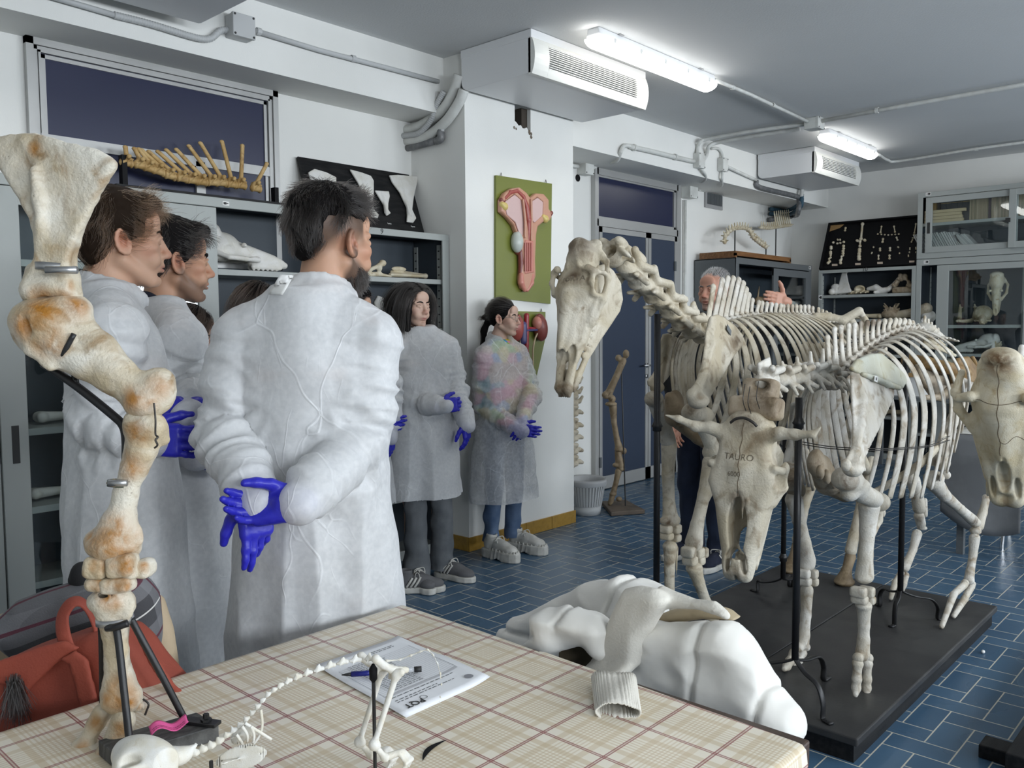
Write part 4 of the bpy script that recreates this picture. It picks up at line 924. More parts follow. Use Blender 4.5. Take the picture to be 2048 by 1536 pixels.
# lower cabinet with skulls
zc_,zd_=s10(1940,650)[2],s10(1940,708)[2]
S=SDF(.005,.008).place((XF+.14,bk(1857),zc_),rotm(z=PI));S.ell((-.02,0,.09),(.09,.075,.07));S.ell((.06,0,.05),(.06,.05,.04));S.ell((.08,.035,.07),(.025,.022,.02),sub=True);S.ell((.08,-.035,.07),(.025,.022,.02),sub=True);S.ell((.11,0,.05),(.03,.018,.015),sub=True);S.box((.05,0,.02),(.06,.045,.02),rd=.015)
single(S,'animal_skull','small rounded white skull in the open gap of the lower cabinet','skull',M['b_plain'],rx=1)
S=SDF(.005,.008).place((XF+.2,bk(1928,.2),zc_+.02),rotm(z=PI*1.0,y=0));mandible(S,.34);single(S,'jaw_bone','pale lower jaw with two raised branches behind the glass of the lower cabinet','bone',M['b_ivory'],rx=1)
S=SDF(.005,.008).place((XF+.18,bk(1968,.2),zc_+.005),rotm(z=PI+.2));beast_skull(S,.30,broad=1.15);S.ell((-.09,0,.11),(.09,.085,.08));single(S,'animal_skull','round domed skull behind glass between the jaw and the long skull','skull',M['b_ivory'],rx=1)
S=SDF(.006,.01).place((XF+.16,bk(1999,.2),zc_+.27),rotm(z=PI,y=0)@rotm(y=1.25));beast_skull(S,.42);single(S,'animal_skull','long narrow skull standing nose down behind glass at the right','skull',M['b_ivory'],rx=1)
S=SDF(.005,.008).place((XF+.2,bk(1952,.2),zd_+.012),rotm(z=-PI/2+.0)@rotm(z=PI));beast_skull(S,.44,broad=.8);single(S,'animal_skull','long pointed white skull lying sideways on the shelf under the jaw','skull',M['b_plain'],rx=1)
def g8(S):
 u=bk(1996,.2)
 for i in range(3):S.ell((XF+.2,u+.02-.02*i,zd_+.03+.03*i),(.04,.03,.025));S.cap((XF+.2,u,zd_+.05),(XF+.16,u+.05-.05*i,zd_+.12),.016,.008)
sb(g8,'vertebra_bone','small tan vertebra behind glass right of the pointed skull')
for i,(px,z,l)in enumerate(((1700,.8,'bone on the lower shelf of unit 10 behind the horse ribs'),(1790,.45,'bone on the lowest shelf of unit 10'),(1925,1.0,'bone on the middle shelf of the lower glass cabinet'),(1985,.65,'bone on the low shelf of the lower glass cabinet'))):
 S=SDF(.006,.01);u_=bk(px);long_bone(S,(XF+.2,u_+.15,z+.04),(XF+.18,u_-.15,z+.035),.025);single(S,'long_bone',l,'bone',M['b_ivory'],'spare bones at the back wall')
# dark cabinet: bones on its shelf, a wire and brown specimen
def g9(S):
 q=ony(1588,590,YF+.15);q[2]=1.62
 for i in range(5):S.ell(q+V(-.2+.1*i,0,.03+.012*(i%2)),(.08,.05,.03))
 S.cap(q+V(.12,0,.05),q+V(.28,0,.08),.02,.012)
sb(g9,'jaw_bone','pale bones lying behind the glass of the dark cabinet beside the raised hand',m='b_plain',rx=1)
def g10(S):
 q=ony(1520,600,YF+.16);q[2]=1.62;S.ell(q+V(0,0,.05),(.09,.06,.05));S.cap(q+V(-.06,0,.06),q+V(-.02,0,.2),.012,.006);S.cap(q+V(.04,0,.06),q+V(.16,0,.17),.01,.005)
sb(g10,'specimen','brown dried specimen in the open half of the dark cabinet','specimen','b_brown')
# ---------------------------------------------------------------- table with the checked oilcloth
def plaid_mat():
 m=bpy.data.materials.new('checked_oilcloth');m.use_nodes=True;t=m.node_tree;N=t.nodes;L=t.links;b=N['Principled BSDF']
 at=N.new('ShaderNodeAttribute');at.attribute_name='UVMap';sp=N.new('ShaderNodeSeparateXYZ');L.new(at.outputs['Vector'],sp.inputs[0])
 def mt(op,a,c=None):
  n=N.new('ShaderNodeMath');n.operation=op
  for i,x in((0,a),(1,c)):
   if x is None:continue
   if isinstance(x,(int,float)):n.inputs[i].default_value=x
   else:L.new(x,n.inputs[i])
  return n.outputs[0]
 def win(f,a,c):return mt('MULTIPLY',mt('GREATER_THAN',f,a),mt('LESS_THAN',f,c))
 bands,reds=[],[]
 for k in(0,1):
  f=mt('FRACT',sp.outputs[k]);s=None
  for a,c in((.2,.3),(.7,.8),(.34,.365),(.40,.425),(.46,.485),(.515,.54),(.575,.6),(.635,.66)):
   w=win(f,a,c);s=w if s is None else mt('MAXIMUM',s,w)
  bands.append(s);g=mt('FRACT',mt('ADD',f,.5));r=mt('MAXIMUM',win(g,.472,.490),win(g,.510,.528));r=mt('MAXIMUM',r,mt('MULTIPLY',win(g,.49,.51),.35));reds.append(r)
 def mix(fac,a,c,amt):
  x=N.new('ShaderNodeMix');x.data_type='RGBA';L.new(mt('MULTIPLY',fac,amt),x.inputs[0])
  for q,k in((a,6),(c,7)):
   if isinstance(q,tuple):x.inputs[k].default_value=(*q,1)
   else:L.new(q,x.inputs[k])
  return x.outputs[2]
 c=mix(bands[0],(.80,.74,.62),(.56,.43,.25),.5);c=mix(bands[1],c,(.56,.43,.25),.45);c=mix(reds[0],c,(.24,.03,.035),.85);c=mix(reds[1],c,(.24,.03,.035),.85)
 L.new(c,b.inputs['Base Color']);b.inputs['Roughness'].default_value=.3;b.inputs['Specular IOR Level'].default_value=.5
 tc=N.new('ShaderNodeTexCoord');n=N.new('ShaderNodeTexNoise');n.inputs['Scale'].default_value=7;n.inputs['Detail'].default_value=5;L.new(tc.outputs['Object'],n.inputs['Vector'])
 bp=N.new('ShaderNodeBump');bp.inputs['Strength'].default_value=.35;bp.inputs['Distance'].default_value=.006;L.new(n.outputs[0],bp.inputs['Height']);L.new(bp.outputs[0],b.inputs['Normal'])
 return m
M['plaid']=plaid_mat()
TX0,TX1,TY0,TY1,TZ=-.28,1.315,.555,1.575,.748
tb=thing('table','dark wooden table under the checked oilcloth at the bottom of the photo','table',((TX0+TX1)/2,1.06,0))
MB().box(TX0,TX1,TY0,TY1,TZ-.045,TZ).build('tabletop',M['darkwood'],tb,bevel=.004)
MB().box(TX0+.08,TX1-.08,TY0+.06,TY1-.06,TZ-.12,TZ-.045).build('apron',M['darkwood'],tb)
for x in(TX0+.08,TX1-.14):
 for y in(TY0+.06,TY1-.12):MB().box(x,x+.06,y,y+.06,0,TZ-.045).build('leg',M['darkwood'],tb,bevel=.004)
CZ=TZ+.0025
def cloth_sheet():
 px=np.r_[np.linspace(TX0-.002,1.24,60),np.linspace(1.25,1.30,8)];rows=[]
 ys=[(TY0-.006,-.20),(TY0-.006,-.1),(TY0-.006,-.03),(TY0-.005,-.008),(TY0+.002,-.001)]+[(y,0)for y in np.linspace(TY0+.012,TY1-.012,48)]+[(TY1-.002,-.001),(TY1+.006,-.01),(TY1+.006,-.1),(TY1+.006,-.16)]
 d=0;uvs=[];prev=ys[0]
 for y,dz in ys:
  d+=math.hypot(y-prev[0],dz-prev[1]);prev=(y,dz);rr=[];uu=[]
  xe=1.288+(1.319-1.288)*min(1,max(0,(y-TY0)/.75))
  for x in px:
   xx=TX0+(x-TX0)*(xe-TX0)/(1.30-TX0);zz=CZ+dz;
   if xx>1.312:zz-=.004
   if dz<-.02:yy=y-(.012*math.sin(x*9)+.02)*(-dz/.2)if y<1 else y
   else:yy=y
   rr.append((xx,yy,zz));uu.append(((xx-1.168)/.125+10,(y-1.263 if dz>-.02 else d-.2-(TY0-1.263)*0-1.263+TY0 if y<1 else TY1-1.263-dz)/.1235+12))
  rows.append(rr);uvs.append(uu)
 return np.array(rows),np.array(uvs)
rows,uvs=cloth_sheet();b=MB();b.grid(rows);o=b.build('tablecloth',M['plaid'],None,smooth=True);tag(o,'cream oilcloth with beige checks and red lines on the near table','tablecloth')
uvl=o.data.uv_layers.new(name='UVMap');fl=uvs.reshape(-1,2)
for lp in o.data.loops:uvl.data[lp.index].uv=fl[lp.vertex_index]
a,c=onz(893,1481,CZ),onz(845,1523,CZ);n_=nrm(np.cross(c-a,V(0,0,1)));tt=np.linspace(0,1,14)
top=[a+(c-a)*t+n_*(.009*math.sin(PI*t)+.006*math.sin(PI*t))+V(0,0,.0008)for t in tt];bot=[a+(c-a)*t+n_*(-.001*math.sin(PI*t)+.006*math.sin(PI*t))+V(0,0,.0008)for t in tt]
b=MB();b.prism(top+bot[::-1][1:-1],(0,0,.0006));b.build('cut',M['black'],o)  # black lens laid on the cloth, painting the dark inside the slit
# paper, pen
PZ=CZ+.002;pD,pC=V(.922,1.104,PZ),V(1.13,1.106,PZ);ex=nrm(pC-pD);ey=nrm(V(.055,.29,0));ey=nrm(ey-ex*(ey@ex)*.5)
pp=thing('paper','printed white form lying on the oilcloth under the tail of the small skeleton','paper',pD)
for k in(0,1):
 g=[[pD+ex*(u*.21+k*.002)+ey*(v*.297-k*.004)+V(0,0,.002*(1-k)+.012*max(0,u-.72)**2*6*(1 if v<.5 else .5)+.0006*math.sin(7*v)+.02*max(0,v-.85)*(1-u))for u in np.linspace(0,1,14)]for v in np.linspace(0,1,18)]
 MB().grid(g).build('sheet',M['paper'],pp,smooth=True,solid=.0004)
def on_paper(u,v):return pD+ex*u*.21+ey*v*.297+V(0,0,.0028+.012*max(0,u-.72)**2*6*(1 if v<.5 else .5)+.0006*math.sin(7*v)+.02*max(0,v-.85)*(1-u))
def pq(b,u0,u1,v0,v1):
 n=max(2,int((u1-u0)*14));U_=np.linspace(u0,u1,n);b.grid([[on_paper(u,v)for u in U_]for v in(v0,v1)])
b=MB()
for i in range(22):pq(b,.08,.93,.3+i*.024,.3015+i*.024)
pq(b,.08,.93,.28,.2815);pq(b,.08,.0835,.28,.81);pq(b,.93,.9335,.28,.81);pq(b,.17,.173,.28,.81)
b.build('form_lines',M['greyink'],pp)
b=MB();pq(b,.08,.93,.255,.278);b.build('shaded_row',mat('grey_print',(.5,.5,.52),.6),pp)
R=random.Random(3);b=MB()
for i in range(22):
 u=.19
 while u<.55:w_=R.uniform(.02,.06);pq(b,u,u+w_,.309+i*.024,.314+i*.024);u+=w_+.012
for v,a0,a1 in((.155,.1,.75),(.18,.1,.6),(.225,.1,.8),(.88,.5,.8),(.9,.55,.78)):
 u=a0
 while u<a1:w_=R.uniform(.02,.06);pq(b,u,u+w_,v,v+.006);u+=w_+.014
b.build('print',M['ink'],pp)
text('PQT',on_paper(.2,.075)+V(0,0,.0006),-ex,-ey,.022,M['ink'],pp,'heading');MB().lathe(on_paper(.33,.1)+V(0,0,.0003),[(.006,0),(.0072,0)],20).build('logo',M['ink'],pp)
MB().lathe(on_paper(.88,.1)+V(0,0,.0006),[(.0001,0),(.009,0)],20).build('seal',M['greyink'],pp)
z_=PZ+.012;a,c=onz(683,1350,z_),onz(843,1338,z_);d=nrm(c-a);Lp=np.linalg.norm(c-a)
pen=thing('pen','blue ballpoint pen with a clear barrel lying on the form','pen',a)
MB().tube([a,a+d*.012,a+d*.02],[.001,.003,.0042],12).build('tip',M['ink'],pen,smooth=True)
MB().tube([a+d*.018,a+d*.075],.0052,12).build('grip',mat('blue_ink_plastic',(.008,.012,.16),.25),pen,smooth=True)
MB().tube([a+d*.075,a+d*(Lp-.014)],.0048,12).build('barrel',mat('clear_plastic',(.6,.62,.65),.1,alpha=.5),pen,smooth=True)
MB().tube([a+d*(Lp-.014),a+d*Lp],.0056,12).build('cap',M['ink'],pen,smooth=True)

# ---------------------------------------------------------------- the big foreleg on its iron stand
T0=1.375;KP=T0/FPX
def fp(px,py,dz=0.):return ond(px,py,T0+dz)
nv=-_f*1.0
fl_=thing('mounted_foreleg','yellowed foreleg bones with a broad shoulder blade on an iron stand','skeleton',fp(232,1500)*[1,1,0]+V(0,0,CZ))
FM=M['b_foot'];HB=.0042
def FB(name,fn,stains=(),h=HB,k=.007,rx=2):
 S=SDF(h,k);fn(S);return solid(S,name,FM,fl_,rx=rx,disp=lambda v,n:.0013*noise(v*55)+.0007*noise(v*140)+.0018*noise(v*[26,26,12]),stain=[(fp(x,y,dz),r*KP)for x,y,r,dz in stains])
def E(S,x,y,rx_,ry_=None,rz_=None,dz=0.,ang=0.,k=None,sub=False):
 ry_=ry_ or rx_;rz_=rz_ or min(rx_,ry_);c_,s_=math.cos(ang),math.sin(ang);R_=np.array([_r*c_+_d*s_,-_r*s_+_d*c_,_f]).T
 S.ell(fp(x,y,dz),(rx_*KP,ry_*KP,rz_*KP),R_,k,sub)
def K(S,pts,k=None,sub=False):
 """chain of (px, py, radius px[, depth])"""
 S.chain([fp(p[0],p[1],p[3]if len(p)>3 else 0)for p in pts],[p[2]*KP for p in pts],k,sub)
def scap(S):
 out=[(-28,300),(-6,272),(30,266),(80,269),(150,289),(210,307),(236,322),(243,332),(236,348),(212,385),(188,428),(166,468),(152,506),(146,530),(152,560),(152,592),(66,592),(58,570),(70,545),(76,515),(72,480),(55,430),(30,385),(2,345),(-20,318)]
 trace(S,out,fp(100,400),_r,-_d,lambda u,v:.010+.016*np.clip((-v-.02)/.13,0,1),rd=.008,bend=lambda u,v:.02*np.sin((u+.05)*9)*np.clip((v+.1)/.2,0,1)+.0)
 K(S,[(52,288,5,-.008),(66,340,8,-.018),(76,400,9,-.022),(80,450,7,-.018),(82,490,6,-.008)],k=.012)
 E(S,30,350,26,60,14,-.022,.35,k=.012,sub=True)
 E(S,104,578,50,26,38);E(S,66,583,20,22,24,-.01);K(S,[(70,545,18),(56,585,14,-.01)]);E(S,140,590,22,14,22)
 E(S,110,612,52,17,40,sub=True,k=.004)
FB('scapula',scap,[(78,596,26,-.03),(120,606,30,-.03),(150,570,16,-.02),(75,300,16,-.01)])
def hum(S):
 E(S,105,640,66,40,46,0,.25);E(S,92,650,66,48,52,-.01,.35);E(S,46,642,24,32,24,-.015);E(S,150,612,30,18,32,.0,.12);E(S,128,604,40,14,34)
 E(S,38,655,10,9,9,-.02);K(S,[(90,660,58),(130,690,48),(175,722,39),(225,750,35),(275,778,36)],k=.012);K(S,[(160,640,22),(205,700,26),(240,745,26)],k=.02)
 K(S,[(44,640,9,-.03),(60,700,8,-.032),(100,735,10,-.03)],k=.012);E(S,54,652,7,18,8,-.045,-.3,sub=True)
 E(S,306,786,44,50,38,-.0,.3);E(S,285,806,36,30,34,-.012);E(S,322,768,28,34,28,.01);E(S,272,812,20,26,22,.01);K(S,[(255,780,22),(268,815,15)])
 E(S,300,812,16,9,12,-.04,.4,sub=True,k=.004);E(S,288,800,8,34,12,-.046,.1,sub=True,k=.006)
FB('humerus',hum,[(80,615,50,-.05),(50,650,36,-.05),(150,606,36,-.03),(320,770,40,-.04),(300,812,26,-.04),(90,680,40,-.05),(270,800,30,-.03)],k=.009)
def rad(S):
 E(S,300,850,32,26,34,-.005);E(S,268,846,22,24,24,-.01);E(S,318,862,18,22,20,.01);K(S,[(290,860,36),(282,900,29),(268,940,25),(252,985,23),(243,1030,26),(234,1060,36),(226,1085,46)],k=.012)
 E(S,222,1092,50,26,34,0,.12);E(S,264,1086,18,30,26,.005);E(S,190,1085,20,28,24);K(S,[(308,860,22,.01),(330,880,10,.02)],k=.008);K(S,[(272,1060,10),(278,1080,9)])
 E(S,255,1116,14,10,26,-.01,k=.004,sub=True);E(S,200,1122,26,8,30,sub=True,k=.004)
FB('radius',rad,[(226,1085,58,-.03),(240,1050,26,-.03),(275,870,26,-.03),(262,930,30,-.02),(190,1080,26,-.02)],k=.008)
for x,y,rx_,ry_,dz,st in((196,1134,23,21,-.012,18),(244,1130,27,22,-.012,26),(262,1142,16,14,-.005,12),(288,1136,17,17,.012,14),(198,1167,22,13,-.01,22),(236,1168,30,15,-.012,24),(220,1146,14,12,.02,8)):
 FB('carpal_bone',lambda S:(S.box(fp(x,y,dz),(rx_*1.02*KP,ry_*1.06*KP,.021),np.array([_r,_d,_f]).T@rotm(z=.08 if x<220 else-.1),.009),E(S,x-rx_*.4,y-2,rx_*.55,ry_*.6,30,dz),E(S,x+rx_*.5,y+ry_*.3,rx_*.5,ry_*.6,30,dz),E(S,x+2,y+ry_*.25,rx_*.9,3.5,8,dz-.026,.1,k=.006,sub=True)),[(x,y-4,st,dz-.02),(x+rx_*.6,y+6,st*.6,dz-.02)],k=.004)
def mc(S):
 E(S,222,1200,46,18,32,0,-.03);E(S,205,1204,26,18,28,-.01);E(S,252,1212,20,16,24);K(S,[(224,1205,40),(227,1230,30),(231,1262,24),(233,1300,22),(235,1335,23),(238,1365,29),(240,1392,37)],k=.01);K(S,[(262,1205,8,-.01),(256,1230,6,-.012),(246,1260,4,-.012)])
 E(S,226,1400,22,22,26,-.005);E(S,262,1402,22,22,26,.0);E(S,240,1382,42,14,28);E(S,216,1189,24,5,24,-.01,sub=True,k=.003)
FB('metacarpal',mc,[(240,1395,40,-.03),(215,1395,22,-.03),(222,1196,26,-.03),(200,1350,20,0),(262,1405,18,-.02)])
for q,dz in(([(206,1422,19),(190,1450,16),(172,1486,18),(160,1500,19),(142,1536,19),(120,1570,18)],.012),([(246,1440,24),(236,1465,21),(216,1502,20),(202,1522,22),(186,1560,22),(160,1590,20)],-.012)):
 def dg(S):
  zmin=CZ+.022
  P=[fp(x,y,dz)for x,y,r in q];K(S,[(x,y,r,dz)for x,y,r in q[:3]],k=.008);K(S,[(x,y,r,dz)for x,y,r in q[3:5]],k=.008);K(S,[(x,y,r,dz)for x,y,r in q[4:]],k=.006)
  E(S,q[0][0]+8,q[0][1]-4,14,16,18,dz+.004);E(S,q[2][0]-6,q[2][1]+2,18,12,16,dz)
 FB('phalanx',dg,[(q[1][0],q[1][1],22,dz-.02),(q[3][0],q[3][1],20,dz-.02)])
FB('sesamoid_bone',lambda S:(E(S,276,1414,15,12,10,.0,-.5),E(S,262,1452,8,14,10,.0)),[(276,1414,12,-.01)])
# wooden base and iron rods
zb0,zb1=CZ+.001,CZ+.026
bc=[onz(x,y,zb1)for x,y in((393,1424),(438,1450),(250,1540),(196,1480))];bc[2]=bc[1]+(bc[3]-bc[0])*1.02;
b=MB();b.prism([V(p[0],p[1],zb0)for p in bc],(0,0,zb1-zb0));b.build('base_board',mat('grey_black_weathered_wood',(.035,.034,.033),.6,col2=(.10,.10,.095),nscale=9,stretch=(3,14,3),bump=.3),fl_,bevel=.002)
IR=.0052
def rod(pts,r=IR,nm='rod',n=10):return MB().tube(bez(pts,6),r,n).build(nm,M['iron'],fl_,smooth=True)
rod([fp(86,727,.03),fp(150,770,.03),fp(225,830,.03),fp(246,852,.03),fp(252,880,.028),fp(252,920,.025)],.0072,'brace_rod');rod([fp(104,738,.028),fp(122,715,-.03),fp(148,668,-.036)],.0042,'hook');rod([fp(152,768,.03),fp(146,730,.035),fp(142,715,.02)],.0055,'hook');rod([fp(82,727,.03),fp(80,708,.04)],.004,'hook')
p_=lambda x,y:onz(x,y,zb1+.003)
f1_,f2_,f3_=p_(205,1418),p_(260,1494),p_(370,1440)
rod([fp(198,1238,.02),fp(203,1262,.024),f1_+(fp(205,1262,.02)-f1_)*.5,f1_],.0056,'stand_leg');rod([fp(230,1252,-.026),fp(236,1275,-.03),f2_+(fp(237,1275,-.03)-f2_)*.45,f2_],.0058,'stand_leg');rod([fp(262,1238,.0),fp(275,1262,.004),f3_+(fp(277,1262,.0)-f3_)*.5,f3_],.0058,'stand_leg')
e_=nrm(p_(432,1448)-f3_);b=MB();b.obox(f3_+e_*.028+V(0,0,.0),e_*.034,np.cross(e_,V(0,0,1))*.01,V(0,0,.003));b.build('foot_plate',M['iron'],fl_,bevel=.001)
b=MB();q=f3_+e_*.04;b.lathe(q+V(0,0,.002),[(.009,0),(.009,.005),(.005,.006),(.005,.013),(0,.013)],6);b.build('bolt',M['iron'],fl_)
b=MB();q=f2_+e_*.012;b.obox(q,e_*.022,np.cross(e_,V(0,0,1))*.01,V(0,0,.003));b.build('foot_plate',M['iron'],fl_)
rod([fp(215,1256,-.024),fp(232,1254,-.034),fp(256,1246,-.03)],.006,'cross_bar')
def band(x,y,rx_,w,m,dz=0.,ang=0.,depth=1.0):
 a=np.linspace(0,2*PI,33);u=_r*math.cos(ang)+_d*math.sin(ang);up=-_d*math.cos(ang)+_r*math.sin(ang);c=fp(x,y,dz)
 g=[[c+u*rx_*KP*math.cos(t)+_f*rx_*KP*depth*math.sin(t)+up*w*KP*s for t in a]for s in(-.5,.5)];return MB().grid(g).build('clamp_band',m,fl_,smooth=True,solid=.0025)
band(109,536,36,15,M['steelclamp'],0,.06,.95);q=fp(118,540,-.05);MB().tube([q-_r*.02,q+_r*.028],.006,10).build('clamp_screw',M['steelclamp'],fl_,smooth=True)
band(244,966,26,12,mat('greenish_band',(.10,.12,.09),.35,metal=.6),0,.05);q=fp(236,966,-.036);MB().tube([q-_r*.014,q+_r*.014],.0055,8).build('clamp_screw',M['steelclamp'],fl_,smooth=True)
MB().tube([fp(216,966,-.0),fp(228,966,-.03)],[.003,.007],8).build('band_tail',mat('tan_strap',(.25,.19,.1),.6),fl_,smooth=True)
band(230,1240,34,13,M['steelclamp'],0,-.04)
MB().tube(bez([fp(308,806,-.045),fp(311,840,-.047),fp(311,868,-.044),fp(316,874,-.046),fp(311,880,-.048),fp(315,890,-.046),fp(309,896,-.044)],5),.0016,6).build('wire',M['wire'],fl_)
MB().tube(bez([fp(286,1398,-.02),fp(297,1408,-.02),fp(293,1422,-.02),fp(290,1430,-.02)],5),.0018,6).build('wire',M['wire'],fl_)
b=MB();ts=np.linspace(0,1,18);aa,cc=onz(300,1466,zb1+.008),onz(374,1443,zb1+.01);sd=nrm(np.cross(cc-aa,V(0,0,1)))
g=[[aa+(cc-aa)*t+sd*w*.016+V(0,0,.007*math.sin(t*7)*(1-.3*t)+(.006 if w<0 else 0))for t in ts]for w in(-.6,-.2,.2,.6)]
pk=b.grid(g).build('paper_strip',mat('pink_paper',(.80,.12,.34),.6),None,smooth=True,solid=.0004);tag(pk,'wavy pink paper strip lying on the wooden base of the foreleg','paper strip')
b=MB();R=random.Random(8)
for w in(-.42,-.12,.18,.44):
 t=.05
 while t<.9:w_=R.uniform(.03,.07);b.grid([[aa+(cc-aa)*q+sd*(w+e)*.016+V(0,0,.0012+.007*math.sin(q*7)*(1-.3*q)+.006*(1-(w+.6)/1.2)*.8)for q in(t,t+w_)]for e in(-.05,.05)]);t+=w_+.015
b.build('handwriting',mat('purple_ink',(.25,.03,.12),.6),pk)

# ---------------------------------------------------------------- small cat skeleton
ct=thing('cat_skeleton','small white cat skeleton with a long tail crouching on the oilcloth','skeleton',onz(745,1530,CZ))
CM=M['b_cat'];s_=.3662
def cp(x,y,dz=0.):
 px,py=250+x*s_,1200+y*s_;return ond(px,py,1.10+(min(px,800)-300)/470*.165+dz)
def cb(name,fn,h=.0022,k=.003,rx=1):S=SDF(h,k);fn(S);return solid(S,name,CM,ct,rx=rx)
KC=1.2/FPX*s_
vert=[(1330,322,17),(1255,330,17),(1185,343,17),(1118,362,16),(1055,382,16),(995,402,15),(940,424,14),(890,446,13),(848,470,12),(812,495,12),(780,520,12),(752,552,12),(725,586,12),(695,620,12),(662,655,13),(628,688,13),(592,716,14),(555,744,15),(515,772,17),(470,798,18),(425,818,18),(380,838,19),(335,852,20)]
for i,(x,y,r)in enumerate(vert):
 nx=vert[min(i+1,len(vert)-1)];pv=vert[max(i-1,0)]
 c=cp(x,y);d=nrm(cp(nx[0],nx[1])-cp(pv[0],pv[1]));up=nrm(-_d-d*(d@-_d));lat=np.cross(d,up);R_=r*KC;L=np.linalg.norm(cp(nx[0],nx[1])-cp(pv[0],pv[1]))/2
 def vb(S):
  S.cap(c-d*L*.36,c+d*L*.36,R_*.62);S.ell(c-d*L*.4,(R_*.75,)*3);S.ell(c+up*R_*.7,(R_*.7,)*3)
  if i<9:S.box(c+up*R_*1.5-d*R_*.3,(R_*.75,R_*.2,R_*.75),np.array([d,lat,up]).T,.0015);[S.cap(c,c+lat*s*R_*2.0-up*R_*.9-d*R_*1.4*-1,R_*.4,R_*.18)for s in(-1,1)]
  elif i<18:S.cap(c,c+up*R_*(4.6 if i>11 else 2.4)+d*R_*-.8,R_*.35,R_*.16);[S.cap(c,c+lat*s*R_*1.1,R_*.35,R_*.3)for s in(-1,1)]
  else:S.cap(c,c+up*R_*1.7,R_*.4,R_*.25);[S.cap(c,c+lat*s*R_*1.5,R_*.45,R_*.3)for s in(-1,1)];S.ell(c,(R_*.9,R_*1.1,R_*.8),np.array([d,lat,up]).T)
 cb('vertebra',vb)
tail=[(1430,333,10),(1500,326,9),(1560,303,9),(1612,282,8),(1652,270,8),(1682,298,7),(1706,345,6),(1722,400,6),(1728,460,5.5),(1722,530,5),(1712,585,4),(1688,640,3.5),(1645,690,3),(1598,728,2.5)]
for a,c in zip(tail,tail[1:]):cb('tail_bone',lambda S:(S.cap(cp(*a[:2]),cp(*c[:2]),a[2]*KC*.6,c[2]*KC*.55),S.ell(cp(*a[:2]),(a[2]*KC,)*3),S.ell(cp(*c[:2]),(c[2]*KC*.9,)*3)),h=.0016,k=.002,rx=0)
P2=lambda x,y,dz=0:cp(x,y,dz)
for s,(hx_,hy_)in((-.018,(1440,360)),(.022,(1360,345))):
 cb('pelvis',lambda S:(S.chain([P2(hx_-70,hy_-38,s),P2(hx_-30,hy_-5,s),P2(hx_+20,hy_+22,s)],[.007,.0055,.006]),S.cap(P2(hx_+20,hy_+22,s),P2(hx_+95,hy_+22,s*.6),.006,.005),S.cap(P2(hx_+20,hy_+25,s),P2(hx_+10,hy_+60,s*.3),.004,.004)))
 a,c=P2(hx_+42,hy_+48,s*1.3),P2(hx_-80,hy_+430,s*1.5);cb('femur',lambda S:(S.cap(a,c,.0048,.0042),S.ell(a,(.008,.008,.009)),S.ell(c,(.0085,.008,.009)),S.ell(a+V(.004,-.006,.004),(.006,)*3),S.ell(c+V(.004,0,-.003),(.007,)*3)))
 e=P2(hx_-20,hy_+500,s*1.5);g=c+(e-c);k3=P2(hx_+60,hy_+462,s*1.5)
 cb('tibia',lambda S:(S.cap(c,e,.0045,.0042),S.ell(e,(.007,)*3),S.cap(c+V(0,0,-.004),e+V(.002,0,-.004),.002,.002)))
 m1,m2,m3=P2(hx_+70,hy_+470,s*1.4),P2(hx_+110,hy_+520,s*1.4),P2(hx_+90,hy_+560,s*1.4)
 def foot(S):
  S.chain([e,m1],[.0055,.005])
  for q in range(4):o_=lat_*(q-1.5)*.0045;S.chain([m1+o_,m2+o_*1.3,m3+o_*1.5+V(0,0,-.002)],[.0028,.0024,.0018]);S.ell(m2+o_*1.3,(.0034,)*3)
 lat_=_r*.4+_f*.9;cb('foot',foot,h=.0018,k=.002)
for a in([(742,600),(750,680),(735,740),(700,790)],[(655,672),(720,712),(800,762)],[(610,735),(635,775),(650,810)],[(690,690),(705,740),(700,780)],[(640,690),(668,735),(668,775)]):
 MB().tube(bez([P2(x,y,-.012+.004*i)for i,(x,y)in enumerate(a)],6),.0022,7,flat=.6).build('rib',CM,ct,smooth=True)
for s,(x,y,sx,sy,a_)in((-.03,(635,862,138,70,-.25)),(.03,(640,735,80,42,-.6))):
 R_=np.array([_r*math.cos(a_)+_d*math.sin(a_),-_r*math.sin(a_)+_d*math.cos(a_),_f]).T;cb('shoulder_blade',lambda S:(S.ell(P2(x,y,s),(sx*KC,sy*KC,.0022),R_),S.cap(P2(x-sx*.8,y+sy*.5,s-.003),P2(x+sx*.7,y-sy*.4,s-.003),.0016)))
def csk(S):
 S.ell(P2(110,868),(.036,.030,.027),np.array([nrm(P2(30,900)-P2(200,850)),_d,_f]).T);S.ell(P2(50,885),(.026,.026,.024));S.ell(P2(210,855),(.012,.018,.014));S.ell(P2(30,905,-.02),(.012,.012,.014),sub=True);S.cap(P2(120,900,-.025),P2(10,930,-.026),.004,.004)
cb('skull',csk,h=.003,k=.006)
def atl(S):S.ell(P2(300,852,-.002),(.018,.012,.012));S.ell(P2(262,850),(.012,.016,.012));S.cap(P2(330,830),P2(390,790),.006,.003)
cb('atlas',atl,h=.003)
for(x,y,y2)in((1356,375,950),(470,880,960)):
 a=P2(x,y);o_=V(a[0],a[1],CZ);MB().cyl(o_,a,.0028,8).build('support_rod',M['iron'],ct)
a=P2(1356,400);MB().lathe(a,[(.002,-.014),(.006,-.008),(.0065,.006),(.002,.014)],10).build('rod_clamp',M['black'],ct,smooth=True)
